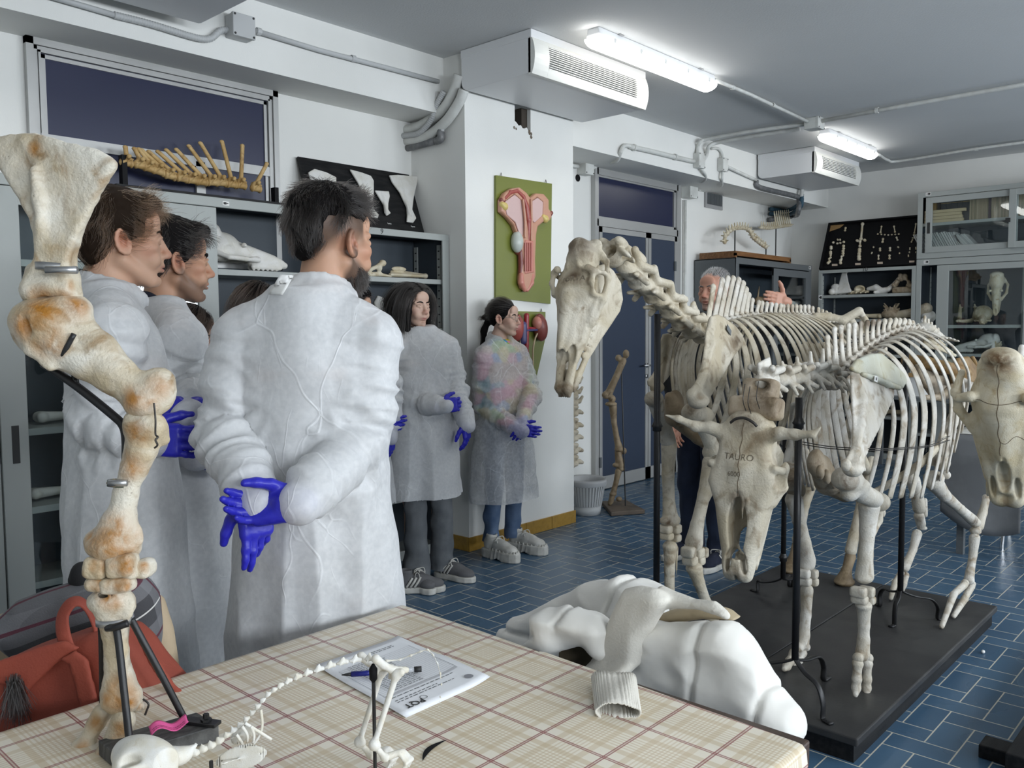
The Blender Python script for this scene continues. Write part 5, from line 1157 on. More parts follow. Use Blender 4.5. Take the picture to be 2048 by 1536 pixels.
# ---------------------------------------------------------------- platforms and the two standing skeletons
YC,YH,ZP=1.25,1.78,.09
R=random.Random(11)
for y0,y1,lb in((1.0,1.508,'black wooden platform under the horned skeleton, nearer of the two'),(1.512,2.06,'black wooden platform under the larger skeleton, farther of the two')):
 t=thing('platform',lb,'platform',(3.6,(y0+y1)/2,0));MB().box(2.705,4.455,y0-.012 if y0<1.2 else y0,y1 if y0<1.2 else y1+.01,ZP-.028,ZP).build('top_board',M['plat'],t,bevel=.005)
 MB().box(2.72,4.43,y0+.004,y1-.004,0,ZP-.028).build('plinth',M['blackwood'],t)
def sk(Y):
 return lambda px,py,dy=0.:ony(px,py,Y+dy)
def bone_part(root,name,fn,m,stains=(),h=.0052,k=.009,rx=1):
 S=SDF(h,k);fn(S);return solid(S,name,m,root,rx=rx,stain=list(stains))
def vert_w(S,c,d,up,r,L,top=None,spw=.012,lat_=0.,latz=0.,latw=.012,spt=.005):
 """vertebra in the place: centre c, axis d, spine reaching to the point top"""
 d=nrm(d);up=nrm(up-d*(up@d));l=np.cross(up,d)
 S.cap(c-d*L*.36,c+d*L*.36,r*.78);S.ell(c-d*L*.4,(L*.16,r,r),np.array([d,l,up]).T);S.ell(c+d*L*.4,(L*.16,r,r),np.array([d,l,up]).T);S.ell(c+up*r*1.25,(L*.4,r*.9,r*.6),np.array([d,l,up]).T)
 for s in(-1,1):
  S.cap(c+up*r*1.3+l*s*r*.6,c+up*r*1.75+l*s*r*.75+d*L*.5,r*.3);S.cap(c+up*r*1.2+l*s*r*.6,c+up*r*1.5+l*s*r*.7-d*L*.5,r*.3)
  if lat_:S.box(c+l*s*(r*.5+lat_/2)+up*(r*.3+latz/2),(latw,lat_/2+r*.3,.0045),np.array([d,nrm(l*s*lat_+up*latz),np.cross(d,nrm(l*s*lat_+up*latz))]).T,.003)
  else:S.ell(c+l*s*r*1.3+up*r*.7,(r*.45,)*3)
 if top is not None:
  b=c+up*r*1.3;ax=top-b;H=np.linalg.norm(ax);ax=nrm(ax);w=nrm(d-ax*(d@ax));n=np.cross(ax,w)
  S.box(b+ax*H*.5,(spw,spt,H*.5),np.array([w,n,ax]).T,.004);S.ell(b+ax*H,(spw*1.12,spt*1.7,.012),np.array([w,n,ax]).T);S.cap(b-w*spw*.6,b+ax*H*.35-w*spw*.3,spt*1.5,spt)
def rib_pts(c,side,out,drop,back,tuck):
 f=lambda a,b_,e:c+V(back*a,side*out*b_,-drop*e)
 return[f(.0,.10,-.02),f(.12,.42,-.03),f(.34,.80,.12),f(.62,1.0,.38),f(.86,1-.12*tuck,.70),f(1.0,1-.42*tuck,1.0)]
def ribcage(root,m,C,outs,drops,backs,tucks,w,wd):
 for i,c in enumerate(C):
  for s in(-1,1):
   b=MB();p=rib_pts(c,s,outs[i],drops[i],backs[i],tucks[i]);rib(b,p,w[i],.0055,8,flat_dir=V(1,0,.2),prof=lambda q:.55+.6*np.clip(q*1.6,0,1)-.18*np.clip((q-.8)*5,0,1));b.build('rib',m,root,smooth=True)
def post(root,px,top_y,Y,base,feet,collar=None,r=.0125,split=.16):
 """iron post with three curled feet screwed to the platform"""
 top=ony(px,top_y,Y);x,y=top[0],top[1];z0=ZP+split
 MB().cyl((x,y,z0),(x,y,top[2]),r,14).build('support_post',M['iron'],root,smooth=True)
 if collar:z=ony(px,collar,Y)[2];MB().lathe((x,y,z),[(r,-.02),(r*1.35,-.018),(r*1.35,-.006),(r*1.75,0),(r*1.35,.008),(r,.02)],16).build('collar',M['iron'],root,smooth=True)
 for fx,fy in feet:
  q=V(fx,fy,ZP);d=nrm(V(fx-x,fy-y,0));L=math.hypot(fx-x,fy-y);n=np.cross(d,V(0,0,1))
  p=bez([V(x,y,z0+.03),V(x,y,z0)+d*.006,V(x,y,z0-.03)+d*L*.35,V(x,y,z0-.05)+d*L*.75,V(x,y,ZP+.06)+d*L*.93,V(x,y,ZP+.012)+d*L*.93,V(x,y,ZP+.004)+d*L*1.0,V(x,y,ZP+.004)+d*(L+.03)],5)
  b=MB();b.tube(p,.0115,8,flat=.45,up=n);b.lathe(q+d*.012+V(0,0,.004),[(.004,0),(.006,.004),(0,.005)],8);b.build('post_foot',M['iron'],root,smooth=True)
# ================================================================ horse
HM=M['b_cream'];H=sk(YH)
hs=thing('horse_skeleton','tall mounted horse skeleton with a raised neck on the farther black platform','skeleton',(3.5,YH,ZP))
def HP(name,fn,stains=(),m=None,**kw):return bone_part(hs,name,fn,m or HM,stains,**kw)
Lh=.535;P0,Q0=H(1150,480),H(1092,772);xa=nrm(Q0-P0);Lh=np.linalg.norm(Q0-P0)*1.0;FH=frame(xa,V(-1,0,-.25))
def skull_h(S):
 S.place(P0,FH,Lh)
 S.ell((.10,0,-.12),(.12,.115,.11));S.ell((.02,0,-.09),(.05,.10,.09));S.ell((.0,0,-.05),(.035,.045,.045));S.ell((.29,0,-.11),(.19,.165,.085));S.cap((.30,0,-.14),(.72,0,-.14),.13,.075);S.cap((.36,0,-.05),(.74,0,-.06),.06,.014)
 S.cap((.02,0,-.02),(.18,.05,-.03),.012);S.cap((.02,0,-.02),(.18,-.05,-.03),.012)
 for s in(-1,1):
  S.cap((.40,s*.09,-.18),(.76,s*.052,-.16),.07,.038);S.cap((.70,s*.055,-.15),(.97,s*.036,-.18),.032,.03);S.ell((.97,s*.022,-.19),(.045,.035,.04))
  S.chain([(.52,s*.13,-.18),(.36,s*.185,-.18),(.22,s*.195,-.175),(.10,s*.165,-.16),(.05,s*.11,-.15)],[.026,.022,.018,.02,.026]);S.chain([(.19,s*.13,-.03),(.205,s*.175,-.06),(.20,s*.2,-.11),(.20,s*.196,-.17)],[.026,.019,.016,.016])
  S.chain([(.21,s*.165,-.045),(.28,s*.17,-.05),(.345,s*.165,-.09),(.345,s*.178,-.15)],[.018,.016,.016,.016])
  S.ell((.275,s*.195,-.112),(.058,.10,.050),k=.006,sub=True);S.ell((.12,s*.165,-.1),(.085,.06,.06),k=.008,sub=True);S.ell((.0,s*.075,-.13),(.05,.05,.04));S.cap((-.01,s*.07,-.12),(.03,s*.085,-.24),.025,.014)
  for i in range(6):S.box((.43+i*.05,s*(.09-.004*i),-.262+.010*i),(.022,.02,.03),rd=.006,k=.005)
  S.ell((.79,s*.056,-.115),(.115,.032,.034),rotm(y=-.10),k=.006,sub=True);S.cap((.36,s*.16,-.14),(.50,s*.13,-.15),.012)
  for j in range(3):S.ell((1.005,s*(.01+.017*j),-.19-.006*j),(.025,.009,.012),k=.004)
 S.ell((.83,0,-.10),(.12,.036,.06),k=.008,sub=True);S.ell((.56,.137,-.15),(.018,.02,.012),k=.004,sub=True);S.ell((.20,.03,-.02),(.02,.02,.008),k=.004,sub=True)
hsk=HP('skull',skull_h,[(P0+FH@(V(.25,.03,-.02)*Lh),.035),(P0+FH@(V(1.0,0,-.18)*Lh),.04),(P0+FH@(V(.02,0,-.05)*Lh),.06)],h=.0042,k=.011,rx=2)
def jaw_h(S):
 S.place(np.zeros(3));
 for s in(-1,1):
  out=[(.13,-.15),(.09,-.22),(.10,-.32),(.15,-.43),(.25,-.495),(.34,-.49),(.45,-.43),(.6,-.345),(.76,-.275),(.93,-.245),(.985,-.225),(.97,-.195),(.88,-.20),(.77,-.225),(.62,-.255),(.48,-.275),(.38,-.27),(.28,-.22),(.2,-.13)]
  o=P0+FH@(V(0,s*.075,0)*Lh);plate(S,o,FH@V(1,0,0),FH@V(0,0,1),[(a*Lh,b_*Lh)for a,b_ in out],.0075,rd=.006,bend=lambda u,v:(-1 if s>0 else 1)*(.06*np.clip(1-u/Lh*1.15,-.1,1)-.03*np.clip(u/Lh-.6,0,1)*2.0)*Lh*.62)
 S.place(P0,FH,Lh)
 S.cap((.86,.03,-.215),(.96,.0,-.22),.03);S.cap((.86,-.03,-.215),(.96,.0,-.22),.03)
 for s in(-1,1):
  for j in range(3):S.cap((.97,s*(.012+.016*j),-.215),(1.02,s*(.01+.014*j),-.2),.011,.008,k=.003)
  for i in range(6):S.box((.48+i*.05,s*.08,-.272+.01*i),(.021,.014,.02),rd=.005,k=.004)
HP('mandible',jaw_h,[(P0+FH@(V(.97,0,-.21)*Lh),.05)],h=.0042,k=.008,rx=2)
def skull_text(body,o,ux,uy,size,host,m):
 from mathutils.bvhtree import BVHTree
 t=text(body,o,ux,uy,size,m,None,'pencil_writing');me=host.data;off=np.array(host.matrix_basis.translation)+root_of(host.parent)
 bv=BVHTree.FromPolygons([Vector(v.co)+Vector(off)for v in me.vertices],[tuple(p.vertices)for p in me.polygons]);n=Vector(nrm(np.cross(ux,uy)));mw=t.matrix_world.copy();t.matrix_world=Matrix.Identity(4);h0=root_of(host)
 for v in t.data.vertices:
  p=mw@v.co;hit=bv.ray_cast(p+n*.3,-n);v.co=((hit[0]+n*.0008)if hit[0]is not None else p)-Vector(h0)
 t.parent=host;return t
gm=mat('pencil',(.27,.225,.16),.7)
ctr=P0+FH@(V(.265,.03,0)*Lh);skull_text('FORTA',ctr,nrm(-_f*0+FH@V(-.15,1,0)),FH@V(-1,-.15,0),.026,hsk,gm)
# neck
nk=[(1228,510,.034,.07),(1262,546,.036,.11),(1296,578,.037,.09),(1328,608,.037,.09),(1352,634,.037,.09),(1374,652,.037,.085),(1394,664,.036,.075)]
for i,(x,y,r,L)in enumerate(nk):
 c=H(x,y);a=H(*nk[max(i-1,0)][:2]);e=H(*nk[min(i+1,6)][:2]);d=nrm(a-e);up=nrm(V(-d[2],0,d[0]));up=up if up[2]>0 else-up;l=np.cross(up,d)
 Rf=np.array([d,l,up]).T
 def f(S):
  if i==0:
   S.ell(c,(L*.5,.055,.05),Rf);S.cap(c-d*.08,c+d*.08,.026,sub=True)
   for s in(-1,1):S.ell(c+l*s*.055-up*.005,(L*.62,.035,.012),Rf@rotm(x=-s*.5));S.ell(c+l*s*.035+up*.03+d*.02,(.04,.02,.02),Rf)
   S.ell(c+up*.048,(.03,.025,.012),Rf);S.ell(c+l*.06-up*.0,(.012,.03,.03),Rf,sub=True)
  else:
   S.cap(c-d*L*.4,c+d*L*.4,r*.82);S.ell(c+d*L*.5,(r*.8,)*3);S.ell(c-d*L*.45,(.018,r*1.15,r*1.15),Rf);S.ell(c+up*r,(L*.42,r*1.0,r*.6),Rf);S.cap(c-d*L+up*r*.9,c+d*L+up*r*.9,r*.33,sub=True)
   if i==1:S.box(c+up*.058+d*.005,(.062,.008,.03),Rf@rotm(y=.12),.007);S.ell(c+up*.085-d*.02,(.05,.009,.014),Rf)
   else:S.box(c+up*r*1.75,(L*.25,.006,r*.3),Rf,.004)
   for s in(-1,1):
    S.chain([c+up*r*.9+l*s*r*.7,c+up*r*1.45+l*s*r*1.15+d*L*.62],[r*.42,r*.4]);S.chain([c+up*r*.9+l*s*r*.8,c+up*r*1.3+l*s*r*1.25-d*L*.62],[r*.42,r*.42])
    S.chain([c+l*s*r*.8-up*r*.2,c+l*s*r*1.75-up*r*.8-d*L*.25],[r*.35,r*.3]);S.chain([c+l*s*r*.9-up*r*.3,c+l*s*r*1.5-up*r*.9+d*L*.4],[r*.3,r*.22])
 HP('neck_vertebra',f,[(c-d*L*.5,.03)],h=.0046,k=.008)
# back: 18 + 6
tops=[(1386,609),(1427,573),(1445,560),(1456,556),(1467,556),(1478,559),(1487,566),(1493,578),(1498,589),(1505,600),(1518,605),(1528,606),(1537,608),(1546,609),(1554,610),(1562,611),(1570,612),(1577,612),(1584,612),(1591,612),(1599,613),(1607,613),(1615,613),(1624,616)]
XT=np.array([H(x,y)[0]for x,y in tops]);ZT_=np.array([H(x,y)[2]for x,y in tops])
xs=np.linspace(H(1404,660)[0],H(1626,640)[0],24);zs=np.interp(xs,[xs[0],H(1440,650)[0],H(1500,641)[0],xs[-1]],[H(1404,662)[2],H(1440,655)[2],H(1500,643)[2],H(1626,643)[2]])
Ch=[]
for i in range(24):
 c=V(xs[i],YH,zs[i]);Ch.append(c);tp=V(min(XT[i],xs[i]+.16)if i<11 else xs[i]+.012-(.02 if i>15 else 0),YH,ZT_[i]);d=V(-1,0,-(zs[min(i+1,23)]-zs[max(i-1,0)])/(xs[min(i+1,23)]-xs[max(i-1,0)])*1.0)
 HP('thoracic_vertebra' if i<18 else 'lumbar_vertebra',lambda S:vert_w(S,c,d,V(0,0,1),.022,.043,tp,.013 if i>8 else .0165,.11 if i>=18 else 0,-.01,.013,.0052),[(c,.03)]if i<18 else[],m=M['b_white']if i>1 else HM,h=.0048,k=.006)
ni=np.arange(18)
ribcage(hs,HM,[Ch[i]+V(0,0,.012)for i in range(18)],.12+.14*np.minimum(1,ni/7.),np.interp(ni,[0,4,9,17],[.36,.52,.56,.40]),np.interp(ni,[0,5,17],[-.05,.03,.20]),np.interp(ni,[0,17],[.9,.25]),np.interp(ni,[0,3,9,17],[.014,.019,.015,.010]),None)
def st_h(S):
 S.chain([H(1340,795),H(1352,830),H(1400,870),V(3.6,YH,.72)],[.022,.045,.04,.02]);S.ell(H(1350,815),(.05,.03,.07))
HP('sternum',st_h,m=M['b_brown'])
def sc_h(S,s):
 o=V(3.1,YH+s*.19,1.1);out=[(1420,632),(1434,628),(1446,633),(1468,651),(1485,670),(1485,692),(1466,714),(1449,746),(1430,778),(1418,795),(1415,808),(1400,810),(1380,800),(1378,782),(1394,760),(1404,732),(1409,690),(1412,660)]
 n=nrm(V(.05,-1,.18))if s<0 else nrm(V(.0,-1,-.18));
 if s>0:out=[(x-1415,y)for x,y in out];out=[(1322+x*.75,668+(y-632)*.62)for x,y in out]
 ux=nrm(np.cross(V(0,0,1),n));ux=ux if ux[0]>0 else-ux;uy=np.cross(n,ux);uy=uy if uy[2]>0 else-uy
 c0=onp(1430,700,V(*(H(1430,700,s*.2))),n)if s<0 else onp(1330,720,V(*H(1330,720,.16)),n)
 trace(S,out,c0,ux,uy,lambda u,v:.006+.012*np.clip((-v-.12)/.12,0,1),rd=.006)
 f=lambda x,y:onp(x,y,c0+nrm(V(0,-1,0))*.008,n)
 if s<0:S.chain([f(1422,640),f(1424,690),f(1408,750),f(1396,785)],[.007,.011,.014,.016],k=.014);S.ell(f(1397,802),(.045,.035,.028));S.ell(f(1385,790),(.022,.022,.025))
 else:S.ell(f(1314,775),(.035,.03,.025))
for s in(-1,1):HP('scapula',lambda S:sc_h(S,s),[(H(1400,800,s*.2),.05),(H(1480,680,s*.2),.05)]if s<0 else[],rx=2)
tg=MB();c=onp(1458,660,H(1430,700,-.2)+V(0,-.012,0),nrm(V(.05,-1,.18)));tg.obox(c,V(.015,0,-.012),V(.006,.002,.009),V(0,-.0015,0));tg.build('metal_tag',M['steel_dk'],hs)
def limb(part,segs,m=None,stains=()):
 def f(S):
  for q in segs:S.chain([p for p,r in q],[r for p,r in q])
 return HP(part,f,stains,m)
# front limbs of the horse (near, then far)
n=-.17
HP('humerus',lambda S:(S.ell(H(1388,826,n),(.05,.045,.04)),S.ell(H(1408,832,n),(.04,.035,.035)),S.chain([H(1392,830,n),H(1410,860,n),H(1425,895,n)],[.04,.026,.028]),S.ell(H(1425,905,n),(.035,.04,.035))),[(H(1390,828,n-.04),.07)],rx=2)
HP('radius',lambda S:(S.ell(H(1425,925,n),(.036,.036,.03)),S.chain([H(1422,925,n),H(1408,990,n),H(1394,1050,n),H(1388,1085,n)],[.032,.023,.024,.034]),S.chain([H(1440,905,n+.01),H(1432,960,n+.01),H(1412,1010,n)],[.018,.014,.006])),[(H(1388,1085,n-.03),.04)],rx=2)
for x,y,a,b_ in((1377,1104,.018,.016),(1394,1105,.02,.016),(1380,1121,.02,.013),(1396,1120,.017,.013),(1404,1104,.012,.016)):HP('carpal_bone',lambda S:S.box(H(x,y,n),(a+.002,.026,b_+.004),rd=.009),[(H(x,y-8,n-.03),.012)])
HP('metacarpal',lambda S:(S.ell(H(1388,1136,n),(.032,.03,.02)),S.chain([H(1389,1138,n),H(1398,1165,n),H(1412,1205,n),H(1424,1240,n)],[.029,.021,.02,.027]),S.cap(H(1402,1140,n),H(1410,1185,n),.007,.003)),rx=2)
HP('phalanx',lambda S:(S.chain([H(1426,1252,n),H(1432,1275,n)],[.026,.02]),S.chain([H(1433,1280,n),V(H(1436,1290,n)[0]-.02,YH+n,ZP+.05)],[.022,.022]),S.cap(V(H(1436,1290,n)[0]-.02,YH+n,ZP+.05),V(H(1436,1290,n)[0]-.03,YH+n,ZP+.022),.03,.04)))
n=.16
HP('humerus',lambda S:(S.ell(H(1308,798,n),(.042,.04,.035)),S.ell(H(1322,818,n),(.036,.035,.035)),S.chain([H(1316,812,n),H(1328,850,n),H(1336,880,n)],[.038,.03,.034])),rx=2,m=M['b_white'])
HP('radius',lambda S:(S.chain([H(1338,890,n),H(1336,950,n),H(1338,1010,n),H(1341,1038,n)],[.034,.026,.026,.036]),S.ell(H(1350,1040,n),(.024,.024,.024)),S.ell(H(1330,1042,n),(.024,.024,.02))),[(H(1341,1045,n-.03),.04)],rx=2)
for x,y,a,b_ in((1331,1058,.018,.014),(1349,1057,.02,.016),(1333,1072,.02,.012),(1349,1075,.018,.013)):HP('carpal_bone',lambda S:S.box(H(x,y,n),(a+.002,.028,b_+.004),rd=.009),[(H(x,y-8,n-.03),.012)])
HP('metacarpal',lambda S:(S.ell(H(1340,1092,n),(.034,.03,.018)),S.chain([H(1340,1094,n),H(1339,1140,n),H(1339,1190,n),H(1341,1225,n)],[.029,.022,.022,.029]),S.cap(H(1353,1095,n),H(1353,1150,n),.009,.003)),rx=2)
HP('phalanx',lambda S:(S.chain([H(1341,1236,n),H(1338,1262,n)],[.026,.022]),S.cap(H(1336,1270,n),V(H(1333,1290,n)[0],YH+n,ZP+.022),.026,.042)))
# pelvis and hind limbs
def pel(S):
 for s in(-1,1):
  o=H(1680,640,s*.1);n_=nrm(V(-.35,-s,.55));
  f=lambda x,y,dy=0:H(x,y,s*(.10+dy))
  S.chain([H(1632,632,s*.04),H(1655,634,s*.08),H(1685,641,s*.14),H(1718,622,s*.2)],[.018,.022,.022,.02]);S.chain([H(1718,622,s*.2),H(1730,640,s*.19),H(1728,662,s*.16)],[.018,.016,.02]);S.chain([H(1645,632,s*.05),H(1690,655,s*.12),H(1728,680,s*.13)],[.02,.03,.028]);S.chain([H(1700,640,s*.15),H(1715,668,s*.14)],[.022,.026])
  hp=V(4.52,YH+s*.13,1.28);S.chain([H(1728,680,s*.13),hp],[.03,.04]);S.chain([hp,hp+V(.16,-s*.05,-.0),hp+V(.26,-s*.02,.03)],[.035,.025,.03]);S.chain([hp,hp+V(.02,-s*.11,-.05)],[.03,.02])
HP('pelvis',pel,[],rx=2)
HP('sacrum',lambda S:[(S.ell(V(4.22+.05*i,YH,1.43-.006*i),(.035,.05-.004*i,.025)),S.box(V(4.23+.05*i,YH,1.475-.008*i),(.012,.006,.035),rd=.004))for i in range(6)])
for i in range(7):HP('tail_vertebra',lambda S:S.cap(V(4.54+.045*i,YH,1.40-.02*i-.004*i*i),V(4.57+.045*i,YH,1.39-.02*i-.004*i*i),.016,.014))
for s,hx_,hy_,dy in((-1,1690,1168,-.14),(1,1583,1143,.19)):
 foot=onz(hx_,hy_,ZP);y=foot[1];fx=foot[0];hip=V(4.52,YH+s*.15,1.26);stf=V(4.24,YH+s*.17,.90);hk=V(fx+.26,y,.60);ft=V(fx+.07,y,.25)
 HP('femur',lambda S:(S.ell(hip,(.04,)*3),S.ell(hip+V(.03,s*.04,.03),(.04,)*3),S.chain([hip,(hip+stf)/2,stf],[.036,.028,.036]),S.ell(stf+V(.02,0,-.01),(.05,.045,.045))))
 HP('tibia',lambda S:(S.ell(stf+V(.02,0,-.07),(.05,.045,.035)),S.chain([stf+V(.02,0,-.08),(stf+hk)/2+V(.02,0,0),hk+V(-.01,0,.05)],[.04,.026,.032])));HP('tarsus',lambda S:(S.ell(hk,(.035,.032,.035)),S.chain([hk,hk+V(.08,0,.09)],[.022,.024]),S.box(hk+V(-.015,0,-.045),(.03,.028,.03),rd=.01)))
 HP('metatarsal',lambda S:S.chain([hk+V(-.02,0,-.07),(hk+ft)/2,ft],[.03,.022,.03]),rx=2);HP('phalanx',lambda S:(S.chain([ft+V(-.005,0,-.03),V(fx+.02,y,.16)],[.028,.024]),S.cap(V(fx+.01,y,.15),V(fx-.01,y,ZP+.022),.028,.045),S.ell(V(fx-.01,y,ZP+.015),(.06,.05,.018))),[(V(fx,y-.04,ZP+.04),.06)],m=M['b_brown'])
bx=H(1315,1200)[0]
post(hs,1315,628,YH,None,[(bx-.0,YH-.2),(bx+.22,YH+.12),(bx+.22,YH-.1)],collar=852)
q=H(1575,1100);f1=onz(1512,1184,ZP);f2=onz(1580,1172,ZP);post(hs,1573,660,YH,None,[f1[:2],f2[:2],(q[0]+.2,YH+.05)],collar=1112,split=.11)
# ================================================================ horned skeleton
CM_=M['b_white'];C=sk(YC)
cs=thing('cow_skeleton','smaller mounted horned cow skeleton with lowered head on the nearer black platform','skeleton',(3.5,YC,ZP))
def CP(name,fn,stains=(),m=None,**kw):return bone_part(cs,name,fn,m or CM_,stains,**kw)
P1,Q1=C(1486,836),C(1462,1166);Lc=np.linalg.norm(Q1-P1);FC=frame(nrm(Q1-P1),V(-1,-.12,0.0))
def skull_c(S):
 S.place(np.zeros(3));out=[(0,.11),(.05,.155),(.12,.165),(.2,.165),(.28,.185),(.35,.22),(.40,.225),(.46,.20),(.55,.165),(.66,.145),(.76,.125),(.84,.105),(.92,.10),(.97,.085),(1.0,.045)]
 out=out+[(a,-b_)for a,b_ in out[::-1]]
 plate(S,P1+FC@(V(0,0,-.10)*Lc),FC@V(1,0,0),FC@V(0,1,0),[(a*Lc,b_*Lc)for a,b_ in out],lambda u,v:Lc*(.095-.05*np.clip(u/Lc-.45,0,1)*1.6),rd=.03,bend=lambda u,v:-.9*v*v+.0*u)
 S.place(P1,FC,Lc);S.ell((.08,0,-.14),(.14,.16,.13));S.ell((.0,0,-.06),(.05,.1,.05));S.cap((.3,0,-.12),(.8,0,-.14),.14,.06)
 for s in(-1,1):
  S.chain([(.10,s*.14,-.06),(.075,s*.215,-.045),(.075,s*.31,-.03),(.065 if s>0 else .035,s*.42,.0),(.02,s*(.47 if s>0 else .50),.02)],[.05,.037,.031,.020,.007])
  S.chain([(.50,s*.17,-.14),(.40,s*.225,-.15),(.28,s*.225,-.16),(.16,s*.19,-.16)],[.03,.026,.022,.02]);S.ell((.355,s*.235,-.105),(.058,.075,.052),k=.008,sub=True);S.chain([(.29,s*.20,-.05),(.30,s*.225,-.1),(.295,s*.225,-.15)],[.024,.02,.02])
  S.ell((.2,s*.205,-.13),(.075,.045,.05),sub=True);S.cap((.55,s*.10,-.2),(.82,s*.075,-.17),.05,.03);S.cap((.76,s*.085,-.11),(.965,s*.055,-.11),.03,.034)
  for i in range(6):S.box((.50+i*.045,s*(.09-.003*i),-.26+.01*i),(.02,.02,.03),rd=.006,k=.006)
  S.ell((.875,s*.048,-.09),(.075,.020,.14),rotm(z=s*.12),k=.006,sub=True)
  S.cap((.72,s*.016,-.16),(.93,s*.012,-.10),.012,.012)
 S.ell((.64,0,-.06),(.165,.060,.14),k=.008,sub=True);S.ell((.74,.0,-.09),(.13,.048,.13),k=.008,sub=True);S.cap((.46,0,-.002),(.53,.012,-.005),.014,.008,k=.004,sub=True);S.ell((.985,0,-.07),(.03,.008,.05),k=.004,sub=True)
 S.cap((.5,-.035,-.02),(.60,-.02,-.02),.006,.003,k=.004);S.cap((.5,.03,-.02),(.62,.03,-.03),.012,.004,k=.004);S.cap((.49,.06,-.012),(.57,.055,-.03),.012,.004,k=.004)
 for a,y0,y1 in((.33,-.085,-.082),(.36,.085,.09)):S.cap((a,y0,-.002),(a+.07,y1,-.008),.005,k=.004,sub=True)
csk_=CP('skull',skull_c,[(P1+FC@(V(.0,0,-.08)*Lc),.06),(P1+FC@(V(.5,.0,-.0)*Lc),.03),(P1+FC@(V(.98,0,-.05)*Lc),.03)],m=HM,h=.0040,k=.012,rx=2)
b=MB();pts=[]
from mathutils.bvhtree import BVHTree
_off=root_of(cs);_bv=BVHTree.FromPolygons([Vector(v.co)+Vector(_off)for v in csk_.data.vertices],[tuple(p.vertices)for p in csk_.data.polygons]);nC=Vector(FC@V(0,0,1))
for t in np.linspace(.03,.48,26):
 p=Vector(P1+FC@(V(t,.004*math.sin(t*60)+.004*math.sin(t*23),0)*Lc));h_=_bv.ray_cast(p+nC*.3,-nC);pts.append(np.array(h_[0]+nC*.0002)if h_[0]else np.array(p))
b.tube(pts,.0012,5).build('suture_line',mat('suture',(.12,.085,.05),.8),csk_)
skull_text('TAURO',P1+FC@(V(.24,-.01,0)*Lc),FC@V(0,1,0),FC@V(-1,0,0),.028,csk_,gm);skull_text('6000',P1+FC@(V(.345,-.03,0)*Lc),FC@V(0,1,0),FC@V(-1,0,0),.022,csk_,gm)
b=MB();a=[P1+FC@(V(x,y,z)*Lc)for x,y,z in((.035,-.07,.02),(.008,-.03,.035),(.0,.02,.035),(.02,.07,.03),(.045,.095,.015))];b.tube(bez(a,5),.0045,8,flat=.5).build('head_hook',M['wire'],cs,smooth=True)
def jaw_c(S):
 S.place(np.zeros(3))
 for s in(-1,1):
  out=[(.16,-.2),(.14,-.3),(.2,-.42),(.3,-.44),(.45,-.40),(.65,-.33),(.85,-.27),(.95,-.22),(.9,-.2),(.7,-.26),(.45,-.3),(.32,-.28),(.24,-.18)]
  plate(S,P1+FC@(V(0,s*.09,0)*Lc),FC@V(1,0,0),FC@V(0,0,1),[(a_*Lc,b_*Lc)for a_,b_ in out],.008,rd=.006,bend=lambda u,v:(-1 if s>0 else 1)*.06*np.clip(.6-u/Lc,-.4,1)*Lc*1.2)
 S.place(P1,FC,Lc);S.cap((.86,.04,-.23),(.95,0,-.22),.03);S.cap((.86,-.04,-.23),(.95,0,-.22),.03)
CP('mandible',jaw_c,m=HM)
# neck of the cow
CP('atlas',lambda S:(S.box(C(1522,780),(.035,.055,.036),rotm(y=.2),rd=.018),S.ell(C(1514,772,-.01),(.05,.034,.018),k=.006,sub=True),S.box(C(1512,816),(.035,.085,.036),rotm(y=.15),rd=.016),S.ell(C(1503,812,-.035),(.04,.02,.02),k=.006,sub=True),S.ell(C(1495,812,.04),(.04,.02,.02),k=.006,sub=True)),[(C(1525,776,-.05),.09)],m=M['b_horn'])
nk=[(1532,762,.031),(1566,760,.03),(1596,757,.03),(1622,752,.03),(1644,752,.03),(1664,762,.028)]
for i,(x,y,r)in enumerate(nk):
 c=C(x,y);a=C(*nk[max(i-1,0)][:2]);e=C(*nk[min(i+1,5)][:2]);d=nrm(a-e);up=nrm(V(0,0,1)-d*d[2]);l=np.cross(up,d);L=.07;Rf=np.array([d,l,up]).T
 def f(S):
  S.cap(c-d*L*.4,c+d*L*.4,r*.8);S.ell(c+d*L*.45,(r*.75,)*3);S.ell(c-d*L*.42,(.016,r*1.1,r*1.1),Rf);S.ell(c+up*r,(L*.4,r,r*.55),Rf);S.cap(c-d*L+up*r*.9,c+d*L+up*r*.9,r*.33,sub=True)
  if i==0:S.box(c+up*.045+d*.015,(.042,.007,.024),Rf@rotm(y=.25),.006)
  else:S.cap(c+up*r,c+up*(r*1.6+.012*i)+d*.01,.010,.006)
  for s in(-1,1):
   S.chain([c+up*r*.9+l*s*r*.7,c+up*r*1.4+l*s*r*1.2+d*L*.5],[r*.38,r*.36]);S.chain([c+up*r*.9+l*s*r*.8,c+up*r*1.25+l*s*r*1.2-d*L*.5],[r*.4,r*.4]);S.chain([c+l*s*r*.8-up*r*.1,c+l*s*r*1.9-up*r*.9-d*L*.3],[r*.34,r*.28]);S.chain([c+l*s*r*.8-up*r*.2,c+l*s*r*1.9-up*r*1.5+d*L*.2],[r*.3,r*.2])
 CP('neck_vertebra',f,h=.0046,k=.007)
cb_=[(1668,765),(1690,742),(1710,725),(1730,708),(1755,692),(1780,678),(1805,670),(1830,670),(1848,676)]
ct_=[(1651,675),(1669,659),(1682,655),(1697,651),(1709,650),(1722,647),(1735,645),(1747,643),(1758,643),(1770,642),(1781,641),(1792,641),(1800,641),(1810,642),(1819,644),(1826,646),(1836,654),(1842,660),(1847,664)]
